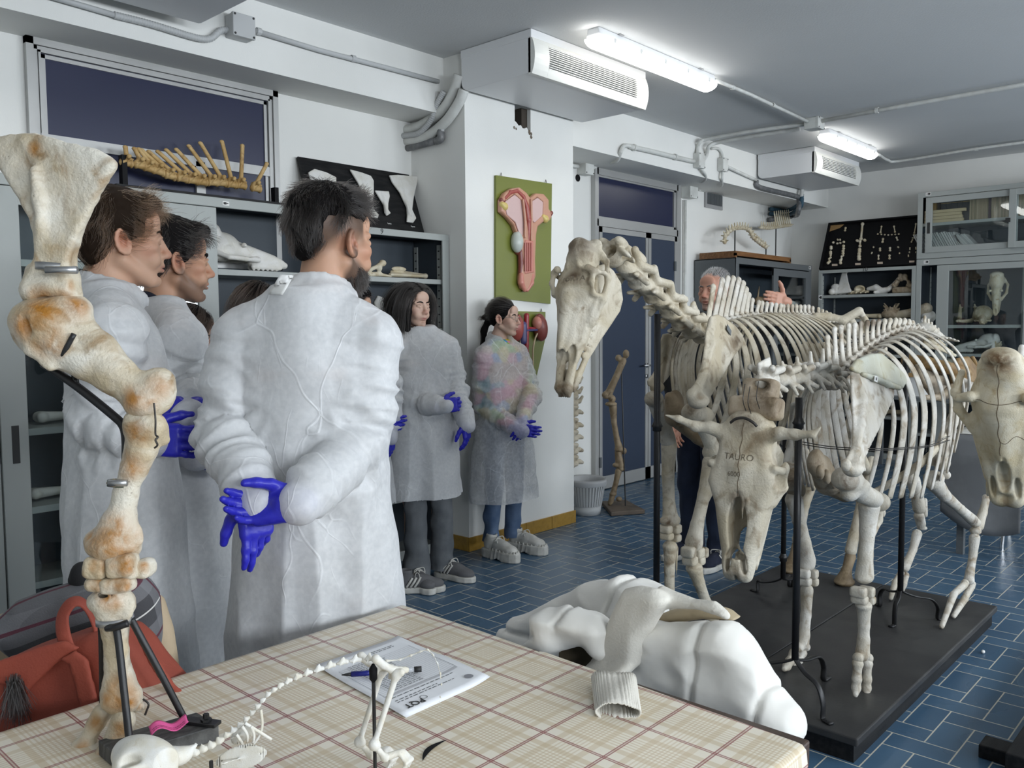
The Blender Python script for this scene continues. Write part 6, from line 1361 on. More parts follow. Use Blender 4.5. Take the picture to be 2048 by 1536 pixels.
bX=np.array([C(*p)[0]for p in cb_]);bZ=np.array([C(*p)[2]for p in cb_]);xs=np.linspace(C(1662,765)[0],C(1848,676)[0],19);zs=np.interp(xs,bX,bZ);Cc=[]
for i in range(19):
 c=V(xs[i],YC,zs[i]);Cc.append(c);tq=C(*ct_[i]);tp=V(np.clip(tq[0],xs[i]-.04,xs[i]+.17),YC,tq[2]);j0,j1=max(i-1,0),min(i+1,18)
 CP('thoracic_vertebra' if i<13 else 'lumbar_vertebra',lambda S:vert_w(S,c,V(-1,0,-(zs[j1]-zs[j0])/(xs[j1]-xs[j0])),V(0,0,1),.024,.055,tp,.0145 if i<13 else .016,.13 if i>=13 else 0,-.02,.014,.0052),[(c,.045)]+([(tp,.03)]if 4<i<9 else[]),h=.0048,k=.006)
ni=np.arange(13)
ribcage(cs,CM_,[Cc[i]+V(0,0,.01)for i in range(13)],np.interp(ni,[0,3,8,12],[.11,.17,.235,.25]),np.interp(ni,[0,3,7,10,12],[.36,.50,.60,.56,.42]),np.interp(ni,[0,4,9,12],[-.08,.0,.13,.17]),np.interp(ni,[0,12],[.7,.35]),np.interp(ni,[0,3,4,6,10,12],[.008,.011,.020,.026,.021,.012]),None)
def arch(s):return bez([C(1900,852,s*.22),C(1882,885,s*.22),C(1850,920,s*.19),C(1800,955,s*.12),C(1745,985,s*.05),C(1700,985,s*.02)],8)
for s in(-1,1):MB().tube(arch(s),[.008+.012*math.sin(PI*i/40)for i in range(41)],9,flat=.6).build('costal_arch',M['b_cream'],cs,smooth=True)
CP('sternum',lambda S:(S.chain([C(1640,930),C(1655,965),C(1690,985),C(1735,985)],[.04,.045,.035,.02]),S.ell(C(1632,925),(.04,.03,.05)),[S.ell(C(1640+14*i,945+9*i,-.04),(.02,.015,.028),k=.006)for i in range(4)]),m=M['b_horn'],rx=2)
def blade(S,out,c,n,T,**kw):
 ux=nrm(np.cross(V(0,0,1),n));ux=ux if ux[0]>0 else-ux;uy=np.cross(n,ux);uy=uy if uy[2]>0 else-uy;trace(S,out,c,ux,uy,T,**kw)
nS=nrm(V(.06,-1,.28));cS=C(1730,830,-.235)
def sc_c(S):
 blade(S,[(1701,742),(1722,748),(1750,764),(1788,776),(1786,798),(1764,846),(1740,893),(1724,925),(1726,944),(1700,944),(1688,932),(1692,918),(1705,890),(1706,850),(1703,790)],cS,nS,lambda u,v:.0055+.012*np.clip((-v-.1)/.1,0,1),rd=.005)
 f=lambda x,y:onp(x,y,cS+nS*.012*(1 if nS[1]<0 else-1),nS);S.chain([f(1713,752),f(1724,800),f(1721,850),f(1714,905),f(1710,925)],[.010,.017,.015,.010,.012],k=.012);S.ell(f(1706,938),(.035,.03,.024));S.ell(f(1692,930),(.016,.016,.02))
CP('scapula',sc_c,[(onp(1710,755,cS,nS),.035),(onp(1778,772,cS,nS),.045),(onp(1760,780,cS,nS),.02),(onp(1710,938,cS,nS),.04)],rx=2)
CP('scapular_cartilage',lambda S:(blade(S,[(1698,738),(1712,718),(1740,707),(1760,706),(1782,724),(1806,748),(1812,764),(1804,778),(1786,770),(1766,760),(1742,752),(1718,750)],cS+V(0,.012,0),nS,.009,rd=.008),S.chain([onp(x,y,cS-V(0,.012,0),nS)for x,y in((1725,748),(1750,757),(1775,768),(1798,776))],[.008,.012,.012,.01],k=.014)),[(onp(1705,740,cS,nS),.03)],m=bone_mat('greenish_cartilage',(.40,.38,.28),(.46,.47,.40),(.28,.23,.12),(.12,.08,.03)),rx=2)
b=MB();c=onp(1752,758,cS+V(0,-.026,0),nS);b.obox(c,V(.013,0,-.003),V(.002,0,.009),V(0,-.0012,0));o=b.build('tag',M['white'],cs);text('N',c+V(0,-.0016,0),V(1,0,-.2),V(.1,0,1),.018,M['ink'],o,'tag_letter')
CP('scapula',lambda S:(blade(S,[(1583,808),(1596,800),(1603,830),(1600,870),(1592,905),(1590,935),(1570,940),(1566,925),(1576,895),(1580,850)],C(1590,860,.2),nrm(V(.1,-1,-.3)),.009,rd=.007),S.ell(C(1578,938,.2),(.03,.03,.03))),rx=2)
def CL(name,*ch,ells=(),st=(),h=.0048,rx=2,m=None):
 CP(name,lambda S:([S.chain([p for p,r in q],[r for p,r in q])for q in ch],[S.ell(*e)for e in ells]),st,m,h=h,rx=rx)
n=-.17
CL('humerus',[(C(1700,962,n),.045),(C(1722,985,n),.034),(C(1748,998,n),.032)],ells=[(C(1690,958,n),(.042,.045,.04)),(C(1722,970,n-.01),(.026,.03,.022)),(C(1760,1004,n),(.032,.036,.034)),(C(1700,985,n),(.04,.03,.03))],st=[(C(1700,965,n-.04),.07)])
def dg(root_fn,x0,y0,x1,y1,n,w,label=None):
 for s in(-1,1):
  o=V(.0,0,0);lat=_r*.6+V(0,-.8,0)*.0;a=C(x0+s*w,y0,n);e=C(x1+s*w*1.15,y1,n);m_=a+(e-a)*.45
  CP('phalanx',lambda S:(S.chain([a,m_],[.0165,.0145]),S.ell(m_,(.016,)*3),S.chain([m_+(e-a)*.06,a+(e-a)*.72],[.0155,.0145]),S.cap(a+(e-a)*.76,e+V(-.012,-.004,.012),.0165,.010),S.ell(a,(.019,.019,.016))),h=.0042)
n=-.15
CL('radius',[(C(1738,1018,n),.036),(C(1735,1060,n),.027),(C(1731,1110,n),.025),(C(1729,1148,n),.032)],[(C(1758,1008,n),.018),(C(1756,1040,n),.016),(C(1742,1080,n),.008)],ells=[(C(1738,1012,n),(.042,.036,.024)),(C(1764,1025,n),(.012,.014,.02)),(C(1728,1155,n),(.036,.03,.02)),(C(1752,1002,n),(.024,.03,.03))],st=[(C(1728,1152,n-.03),.028),(C(1740,1014,n-.03),.03)])
for x,y,a,b_ in((1717,1184,.016,.014),(1733,1183,.017,.014),(1719,1199,.017,.011),(1735,1199,.015,.011)):CP('carpal_bone',lambda S:S.box(C(x,y,n),(a+.0025,.028,b_+.0045),rd=.009),[(C(x,y-6,n-.03),.012)])
CL('metacarpal',[(C(1728,1215,n),.026),(C(1728,1250,n),.0195),(C(1727,1280,n),.021),(C(1725,1308,n),.026)],ells=[(C(1727,1211,n),(.032,.028,.014)),(C(1716,1316,n),(.016,.02,.02)),(C(1736,1316,n),(.016,.02,.02))])
dg(None,1725,1327,1722,1393,n,9.5)
n=.15
CL('humerus',[(C(1582,958,n),.04),(C(1592,980,n),.036)],ells=[(C(1575,962,n),(.036,.04,.036)),(C(1592,950,n),(.03,.03,.03))],st=[(C(1580,955,n-.03),.05)],m=M['b_horn'])
CL('radius',[(C(1588,1000,n),.034),(C(1598,1040,n),.025),(C(1608,1085,n),.026),(C(1614,1120,n),.034)],ells=[(C(1614,1130,n),(.036,.03,.024))],st=[(C(1612,1110,n-.03),.045)])
for x,y,a,b_ in((1606,1147,.016,.013),(1622,1147,.016,.014),(1608,1163,.017,.012),(1623,1163,.014,.012)):CP('carpal_bone',lambda S:S.box(C(x,y,n),(a+.0025,.028,b_+.0045),rd=.009),[(C(x,y-6,n-.03),.012)])
CL('metacarpal',[(C(1614,1180,n),.025),(C(1612,1230,n),.0195),(C(1608,1270,n),.022),(C(1605,1288,n),.026)],ells=[(C(1598,1296,n),(.018,)*3),(C(1612,1294,n),(.018,)*3)])
dg(None,1596,1306,1578,1342,n,8)
# pelvis (brown), femur, hind limbs
AM=M['b_amberd']
def pc(S):
 blade(S,[(1912,716),(1934,712),(1956,740),(1960,755),(1950,768),(1925,766),(1905,770),(1900,745)],C(1930,745,-.1),nrm(V(-.3,-1,.2)),.014,rd=.012)
 S.chain([C(1960,752,-.11),C(1945,716,-.1)],[.014,.012]);S.chain([C(1930,745,-.1),C(1890,735,-.06),C(1850,725,.02),C(1815,720,.1)],[.03,.03,.03,.03])
CP('pelvis',pc,m=AM,rx=2)
CP('pelvis_floor',lambda S:(blade(S,[(1830,728),(1852,725),(1885,745),(1905,772),(1893,800),(1862,795),(1848,775),(1836,752)],C(1865,760,.0),nrm(V(-.6,-1,.1)),.016,rd=.014),S.ell(C(1858,782,-.02),(.022,.03,.025),sub=True),S.chain([C(1850,795,-.05),C(1880,795,-.08),C(1905,775,-.1)],[.012,.016,.02])),[(C(1880,775,-.05),.05)],m=M['b_horn'],rx=2)
CP('sacrum',lambda S:[(S.ell(V(4.14+.05*i,YC,1.40-.012*i),(.032,.05-.003*i,.025)),S.box(V(4.15+.05*i,YC,1.43-.014*i),(.012,.005,.03),rd=.004))for i in range(5)])
for a,e in(((1848,680,-.05),(1905,706,-.14)),((1846,690,-.05),(1912,712,-.15)),((1850,676,-.04),(1890,692,-.12))):MB().tube([C(*a),(C(*a)+C(*e))/2+V(0,0,.012),C(*e)],[.014,.012,.006],8,flat=.4).build('lumbar_process',M['b_ivory'],cs,smooth=True)
n=-.16
CL('femur',[(C(1938,775,n),.03),(C(1915,820,n),.026),(C(1893,870,n),.026),(C(1882,905,n),.032)],ells=[(C(1925,768,n+.03),(.03,.03,.03)),(C(1945,790,n),(.04,.03,.03)),(C(1884,925,n),(.034,.034,.036)),(C(1868,918,n),(.022,.03,.03))],st=[(C(1880,925,n-.03),.03)])
CL('tibia',[(C(1866,962,n),.038),(C(1888,990,n),.026),(C(1920,1018,n),.021),(C(1945,1040,n),.026)],ells=[(C(1868,955,n),(.044,.04,.03)),(C(1892,950,n),(.018,.02,.02)),(C(1950,1045,n),(.03,.026,.024))],st=[(C(1864,960,n-.03),.05),(C(1950,1044,n-.02),.03)])
CL('tarsus',[(C(1956,1052,n),.026),(C(1966,1025,n),.019),(C(1972,1000,n),.017)],ells=[(C(1973,994,n),(.02,.02,.014)),(C(1951,1062,n),(.027,.026,.02))],st=[(C(1958,1044,n-.02),.035)])
CL('metatarsal',[(C(1949,1076,n),.025),(C(1946,1110,n),.018),(C(1940,1145,n),.019),(C(1938,1160,n),.024)],ells=[(C(1930,1166,n),(.018,)*3),(C(1944,1168,n),(.018,)*3)])
for a,b_,c_ in(((1928,1170),(1908,1188),(1885,1196)),((1943,1172),(1930,1196),(1908,1208))):CP('phalanx',lambda S:(S.chain([C(*a,n),C(*b_,n)],[.017,.015]),S.cap(C(*b_,n)+V(-.01,0,-.004),V(C(*c_,n)[0],YC+n,ZP+.012),.016,.011)),h=.0042)
n=.14
CL('tibia',[(C(1826,960,n),.034),(C(1834,990,n),.03),(C(1838,1016,n),.032)],st=[(C(1836,1016,n-.02),.03)]);CL('tarsus',[(C(1838,1032,n),.026),(C(1842,1048,n),.024)],[(C(1850,1030,n),.014),(C(1850,1000,n),.012)],ells=[(C(1844,1056,n),(.03,.026,.012))],st=[(C(1842,1042,n-.02),.03)])
CL('metatarsal',[(C(1834,1068,n),.025),(C(1826,1100,n),.018),(C(1810,1135,n),.023)]);
for a,c_ in(((1802,1146),(1782,1178)),((1812,1150),(1804,1182))):CP('phalanx',lambda S:(S.chain([C(*a,n),(C(*a,n)+C(*c_,n))/2],[.016,.014]),S.cap((C(*a,n)*.4+C(*c_,n)*.6),V(C(*c_,n)[0],YC+n,ZP+.012),.016,.011)),h=.0042)
for wy in((884,893,897,896,890,872),(889,897,901,899,893,880)):
 MB().tube(bez([C(x,y,dy)for x,y,dy in zip((1605,1660,1730,1800,1860,1900),wy,(-.12,-.2,-.27,-.26,-.255,-.24))],12),.0016,5).build('wire',M['wire'],cs)
for x0,y0 in((1490,800),(1500,805),(1517,795)):MB().tube(bez([C(x0,y0-32,-.05),C(x0-4,y0,-.06),C(x0+2,y0+22,-.05)],5),.0014,5).build('wire',M['wire'],cs)
q=C(1597,1310);post(cs,1598,795,YC,None,[onz(1650,1443,ZP)[:2],(q[0]+.24,YC+.0),(q[0]-.05,YC+.22)],collar=846)
post(cs,1812,690,YC,None,[onz(1880,1240,ZP)[:2],onz(1788,1252,ZP)[:2],onz(1757,1212,ZP)[:2]],split=.15)
# ================================================================ third skull at the right edge
ts=thing('animal_skeleton','hornless pale skull on a neck facing the camera at the right edge of the photo','skeleton',(3.0,.62,0))
Y3=.66;T=sk(Y3);P2_,Q2_=T(1990,716),T(2004,1032);L3=np.linalg.norm(Q2_-P2_);F3=frame(nrm(Q2_-P2_),V(-1,-.02,.0))
def sk3(S):
 S.place(P2_,F3,L3)
 S.ell((.13,0,-.16),(.14,.135,.11));S.ell((.03,0,-.12),(.05,.1,.08));S.ell((.30,0,-.13),(.20,.175,.085));S.cap((.34,0,-.15),(.86,0,-.15),.15,.065);S.cap((.40,0,-.07),(.64,0,-.08),.07,.045)
 for s in(-1,1):
  S.cap((.45,s*.11,-.17),(.8,s*.075,-.15),.085,.05);S.cap((.72,s*.075,-.13),(.95,s*.055,-.15),.035,.045);S.ell((.97,s*.035,-.16),(.045,.05,.045))
  S.chain([(.50,s*.17,-.15),(.38,s*.25,-.16),(.27,s*.26,-.17),(.15,s*.22,-.17)],[.03,.028,.024,.024]);S.chain([(.26,s*.15,-.05),(.28,s*.22,-.08),(.275,s*.255,-.13),(.27,s*.26,-.17)],[.035,.026,.022,.022])
  S.ell((.345,s*.25,-.11),(.055,.085,.052),k=.008,sub=True);S.ell((.17,s*.215,-.11),(.085,.055,.06),sub=True);S.ell((.86,s*.066,-.10),(.075,.018,.05),k=.006,sub=True);S.cap((.70,s*.02,-.13),(.88,s*.012,-.10),.012,.01)
  for i in range(6):S.box((.5+i*.05,s*.10,-.27),(.021,.02,.04),rd=.006,k=.006)
 S.ell((.78,0,-.07),(.115,.036,.065),k=.008,sub=True);S.ell((.68,0.012,-.03),(.05,.014,.03),k=.004,sub=True);S.ell((.665,-.03,-.03),(.04,.012,.03),k=.004,sub=True);S.ell((.66,.12,-.09),(.03,.014,.02),k=.004,sub=True)
s3=bone_part(ts,'skull',sk3,M['b_ivory'],[(P2_+F3@(V(.04,0,-.04)*L3),.055),(P2_+F3@(V(.1,0,-.0)*L3),.03),(P2_+F3@(V(.98,0,-.16)*L3),.03)],h=.004,k=.011,rx=2)
_bv=BVHTree.FromPolygons([Vector(v.co)+Vector(root_of(ts))for v in s3.data.vertices],[tuple(p.vertices)for p in s3.data.polygons]);n3=Vector(F3@V(0,0,1))
def draped(path,host,nn,bv_,P_,F_,L_,r,name,m):
 pts=[]
 for a,b_ in path:
  p=Vector(P_+F_@(V(a,b_,0)*L_));h_=bv_.ray_cast(p+nn*.3,-nn)
  if h_[0]:pts.append(np.array(h_[0]+nn*.0002))
 return MB().tube(pts,r,5).build(name,m,host)
sm=bpy.data.materials['suture']
draped([(t,.005*math.sin(t*50))for t in np.linspace(.06,.62,26)],s3,n3,_bv,P2_,F3,L3,.0012,'suture_line',sm);draped([(.27+.03*math.cos(y*9)-.01,y)for y in np.linspace(-.13,.13,20)],s3,n3,_bv,P2_,F3,L3,.001,'suture_line',sm);draped([(.52+.02*math.sin(y*60),y)for y in np.linspace(0,.15,16)],s3,n3,_bv,P2_,F3,L3,.001,'suture_line',sm)
def nv(S,x,y,dx):
 c=T(x,y)+V(dx,0,0);S.ell(c,(.05,.06,.045));S.cap(c-V(.1,0,0),c+V(.1,0,0),.022,sub=True)
 for s in(-1,1):S.ell(c+V(.0,s*.06,0),(.045,.035,.012),rotm(x=s*.5));S.ell(c+V(-.03,s*.035,.03),(.03,.02,.02))
 S.cap(c,c+V(0,0,.075),.014,.01)
for x,y,dx in((2030,742,.08),(2060,760,.13),(2090,775,.18)):bone_part(ts,'neck_vertebra',lambda S:nv(S,x,y,dx),M['b_plain'])
def j3(S):
 S.place(np.zeros(3))
 for s in(-1,1):plate(S,P2_+F3@(V(0,s*.1,0)*L3),F3@V(1,0,0),F3@V(0,0,1),[(a*L3,b_*L3)for a,b_ in((.16,-.2),(.14,-.3),(.2,-.44),(.32,-.48),(.48,-.42),(.7,-.34),(.95,-.26),(1.0,-.22),(.9,-.21),(.7,-.27),(.45,-.31),(.32,-.28),(.24,-.18))],.008,rd=.006,bend=lambda u,v:(-1 if s>0 else 1)*.05*np.clip(.6-u/L3,-.4,1)*L3*1.2)
bone_part(ts,'mandible',j3,M['b_ivory'])
q0,q1=onz(1960,1484,.045),onz(2010,1505,.10);b=MB();b.box(q1[0],q1[0]+1.7,q1[1]-.55,q1[1],.046,.10);b.build('base_board',M['blackwood'],ts,bevel=.004);b=MB();b.box(q0[0]-.02,q0[0]+.07,q0[1]-.8,q0[1],0,.045);b.build('base_batten',M['blackwood'],ts,bevel=.004)
a=T(2100,800)+V(.2,-.22,0);MB().cyl((a[0]+.35,.40,.1),(a[0]+.35,.40,1.30),.014,12).build('support_post',M['iron'],ts,smooth=True);MB().tube(bez([V(a[0]+.35,.40,1.29),T(2090,775)+V(.18,0,0),T(2000,745)+V(.06,0,0)],5),.01,8).build('neck_rod',M['iron'],ts)
b=MB();b.lathe((q1[0]+.09,q1[1]-.12,.1),[(.06,0),(.06,.012),(.035,.03),(.03,.09),(.014,.12)],20);b.build('post_socket',M['iron'],ts,smooth=True);MB().cyl((q1[0]+.09,q1[1]-.12,.2),(q1[0]+.09,q1[1]-.12,.75),.012,12).build('support_post',M['iron'],ts)
# ---------------------------------------------------------------- people
def skin_mat(name,c,lip,stub=(.06,.04,.03)):
 m=mat(name,c,.48,spec=.35,sss=.12,bump=.12,bscale=420,bdist=.0006);t=m.node_tree;N=t.nodes;L=t.links;b=N['Principled BSDF']
 def mixa(attr,src,c2,k):
  a=N.new('ShaderNodeAttribute');a.attribute_name=attr;mm=N.new('ShaderNodeMath');mm.operation='MULTIPLY';mm.inputs[1].default_value=k;L.new(a.outputs['Fac'],mm.inputs[0])
  x=N.new('ShaderNodeMix');x.data_type='RGBA';L.new(mm.outputs[0],x.inputs[0]);x.inputs[7].default_value=(*c2,1)
  if isinstance(src,tuple):x.inputs[6].default_value=(*src,1)
  else:L.new(src,x.inputs[6])
  return x.outputs[2]
 o=mixa('red',c,(c[0]*.95,c[1]*.55,c[2]*.5),.55);o=mixa('lip',o,lip,.8);o=mixa('beard',o,stub,.85);L.new(o,b.inputs['Base Color']);return m
def hair_mat(name,c,rough=.3):
 m=bpy.data.materials.new(name);m.use_nodes=True;t=m.node_tree;t.nodes.clear();o=t.nodes.new('ShaderNodeOutputMaterial');h=t.nodes.new('ShaderNodeBsdfHairPrincipled')
 h.parametrization='COLOR';h.inputs['Color'].default_value=(*c,1);h.inputs['Roughness'].default_value=rough;h.inputs['Radial Roughness'].default_value=.4;h.inputs['Random Roughness'].default_value=.2
 t.links.new(h.outputs[0],o.inputs[0]);return m
def gown_mat(name='white_nonwoven_gown',trans=.13):
 m=bpy.data.materials.new(name);m.use_nodes=True;t=m.node_tree;t.nodes.clear();N=t.nodes;L=t.links;o=N.new('ShaderNodeOutputMaterial');tc=N.new('ShaderNodeTexCoord')
 def nz(sc,det,dist=0,st=None):
  n=N.new('ShaderNodeTexNoise');n.inputs['Scale'].default_value=sc;n.inputs['Detail'].default_value=det;n.inputs['Distortion'].default_value=dist;src=tc.outputs['Object']
  if st:mp=N.new('ShaderNodeMapping');mp.inputs['Scale'].default_value=st;L.new(src,mp.inputs[0]);src=mp.outputs[0]
  L.new(src,n.inputs['Vector']);return n
 def rng(v,a,c,lo,hi):
  r=N.new('ShaderNodeMapRange');L.new(v,r.inputs[0])
  for i,x in enumerate((a,c,lo,hi)):r.inputs[i+1].default_value=x
  return r.outputs[0]
 def mth(op,a,c):
  n=N.new('ShaderNodeMath');n.operation=op
  for i,x in enumerate((a,c)):
   if isinstance(x,(int,float)):n.inputs[i].default_value=x
   else:L.new(x,n.inputs[i])
  return n.outputs[0]
 mott=nz(70,6,.3).outputs[0];big=nz(5,3).outputs[0]
 w=nz(3.5,2);vm=N.new('ShaderNodeVectorMath');vm.operation='MULTIPLY_ADD';L.new(w.outputs['Color'],vm.inputs[0]);vm.inputs[1].default_value=(.22,.22,.22);L.new(tc.outputs['Object'],vm.inputs[2])
 vo=N.new('ShaderNodeTexVoronoi');vo.feature='DISTANCE_TO_EDGE';vo.inputs['Scale'].default_value=4.2;mp=N.new('ShaderNodeMapping');mp.inputs['Scale'].default_value=(1,1,.55);L.new(vm.outputs[0],mp.inputs[0]);L.new(mp.outputs[0],vo.inputs['Vector'])
 v2=N.new('ShaderNodeTexVoronoi');v2.feature='DISTANCE_TO_EDGE';v2.inputs['Scale'].default_value=10;L.new(mp.outputs[0],v2.inputs['Vector'])
 cre=mth('MAXIMUM',mth('MULTIPLY',rng(vo.outputs[0],0,.014,1,0),rng(nz(4,2).outputs[0],.42,.58,0,1)),mth('MULTIPLY',rng(v2.outputs[0],0,.022,.8,0),rng(nz(7,2).outputs[0],.5,.62,0,1)))
 tr=mth('MAXIMUM',mth('ADD',rng(mott,.35,.65,trans*1.15,trans*.85),mth('MULTIPLY',cre,-trans)),0.0)
 col=N.new('ShaderNodeValToRGB');col.color_ramp.elements[0].position=.3;col.color_ramp.elements[1].position=.7;col.color_ramp.elements[0].color=(.82,.83,.84,1);col.color_ramp.elements[1].color=(.89,.895,.90,1);L.new(mott,col.inputs[0])
 df=N.new('ShaderNodeBsdfDiffuse');tl=N.new('ShaderNodeBsdfTranslucent');tp=N.new('ShaderNodeBsdfTransparent');gl=N.new('ShaderNodeBsdfGlossy');gl.inputs['Roughness'].default_value=.45
 L.new(col.outputs[0],df.inputs[0]);L.new(col.outputs[0],tl.inputs[0]);bp=N.new('ShaderNodeBump');bp.inputs['Strength'].default_value=.45;bp.inputs['Distance'].default_value=.005
 wr=nz(12,2,2.4,(1,1,.5)).outputs[0];h=mth('ADD',mth('MULTIPLY',wr,.5),mth('ADD',mth('MULTIPLY',cre,.5),mth('MULTIPLY',mott,.08)));L.new(h,bp.inputs['Height'])
 for s in(df,tl,gl):L.new(bp.outputs[0],s.inputs['Normal'])
 a=N.new('ShaderNodeMixShader');a.inputs[0].default_value=.28;L.new(df.outputs[0],a.inputs[1]);L.new(tl.outputs[0],a.inputs[2])
 g=N.new('ShaderNodeMixShader');g.inputs[0].default_value=.035;L.new(a.outputs[0],g.inputs[1]);L.new(gl.outputs[0],g.inputs[2])
 c=N.new('ShaderNodeMixShader');L.new(tr,c.inputs[0]);L.new(g.outputs[0],c.inputs[1]);L.new(tp.outputs[0],c.inputs[2]);L.new(c.outputs[0],o.inputs[0]);return m
M['gown']=gown_mat();M['gown_thin']=gown_mat('thin_white_gown',.40)
M['skin']=skin_mat('fair_skin',(.56,.34,.235),(.42,.16,.13));M['skin_b']=skin_mat('tanned_skin',(.50,.285,.185),(.40,.17,.13));M['skin_p']=skin_mat('pale_skin',(.60,.40,.31),(.45,.17,.15));M['skin_r']=skin_mat('ruddy_skin',(.52,.27,.19),(.38,.15,.12),(.20,.18,.16))
M['hair_br']=hair_mat('brown_hair',(.050,.026,.013));M['hair_bk']=hair_mat('black_hair',(.010,.008,.007));M['hair_db']=hair_mat('dark_brown_hair',(.022,.013,.009));M['hair_gr']=hair_mat('grey_hair',(.30,.30,.30))
M['hcap_br']=mat('brown_hair_base',(.016,.009,.005),.75,spec=.12);M['hcap_bk']=mat('black_hair_base',(.005,.004,.004),.75,spec=.12);M['hcap_gr']=mat('grey_hair_base',(.12,.115,.11),.6)
M['nitrile']=mat('blue_nitrile',(.022,.022,.42),.38,spec=.4,bump=.5,bscale=60,bdist=.003)
M['eye']=mat('eye_white',(.62,.60,.57),.2);M['iris']=mat('dark_iris',(.02,.012,.008),.1)
M['denim']=mat('blue_denim',(.07,.12,.22),.85,col2=(.13,.19,.30),nscale=9,bump=.4,bscale=260);M['denim_g']=mat('grey_denim',(.10,.11,.12),.85,col2=(.16,.17,.18),nscale=8,bump=.4,bscale=260);M['denim_n']=mat('navy_denim',(.008,.013,.032),.85,col2=(.013,.022,.05),nscale=8,bump=.3,bscale=260)
M['cloth_bk']=mat('black_cloth',(.009,.009,.010),.85,bump=.3,bscale=200);M['cloth_nv']=mat('navy_cloth',(.008,.011,.025),.85,bump=.3,bscale=200);M['cloth_gr']=mat('grey_knit',(.07,.07,.075),.9,bump=.4,bscale=300);M['cloth_lt']=mat('light_shirt',(.42,.42,.43),.9)
M['shoe_w']=mat('white_leather',(.62,.61,.57),.5,col2=(.50,.49,.45),nscale=22,bump=.15);M['sole_w']=mat('white_rubber',(.58,.57,.53),.6,col2=(.42,.41,.37),nscale=18);M['shoe_g']=mat('grey_suede',(.12,.12,.125),.9,bump=.3,bscale=200);M['shoe_n']=mat('navy_suede',(.012,.016,.035),.9)
def multicol():
 m=mat('multicoloured_knit',(.6,.5,.5),.9);t=m.node_tree;N=t.nodes;L=t.links;v=N.new('ShaderNodeTexVoronoi');v.inputs['Scale'].default_value=13;tc=N.new('ShaderNodeTexCoord');n=N.new('ShaderNodeTexNoise');n.inputs['Scale'].default_value=9
 L.new(tc.outputs['Object'],n.inputs['Vector']);vm=N.new('ShaderNodeVectorMath');vm.operation='MULTIPLY_ADD';L.new(n.outputs['Color'],vm.inputs[0]);vm.inputs[1].default_value=(.08,.08,.08);L.new(tc.outputs['Object'],vm.inputs[2]);L.new(vm.outputs[0],v.inputs['Vector'])
 r=N.new('ShaderNodeValToRGB');r.color_ramp.interpolation='CONSTANT';e=r.color_ramp.elements;sp=N.new('ShaderNodeSeparateColor');L.new(v.outputs['Color'],sp.inputs[0]);L.new(sp.outputs[0],r.inputs[0])
 cols=[(.75,.08,.25),(.75,.55,.06),(.10,.30,.70),(.80,.30,.45),(.30,.55,.10),(.85,.70,.25),(.05,.35,.45)]
 e[0].position=0;e[0].color=(*cols[0],1);e[1].position=.15;e[1].color=(*cols[1],1)
 for i,c in enumerate(cols[2:]):x=e.new(.3+.14*i);x.color=(*c,1)
 L.new(r.outputs[0],N['Principled BSDF'].inputs['Base Color']);return m
M['knit_mc']=multicol()

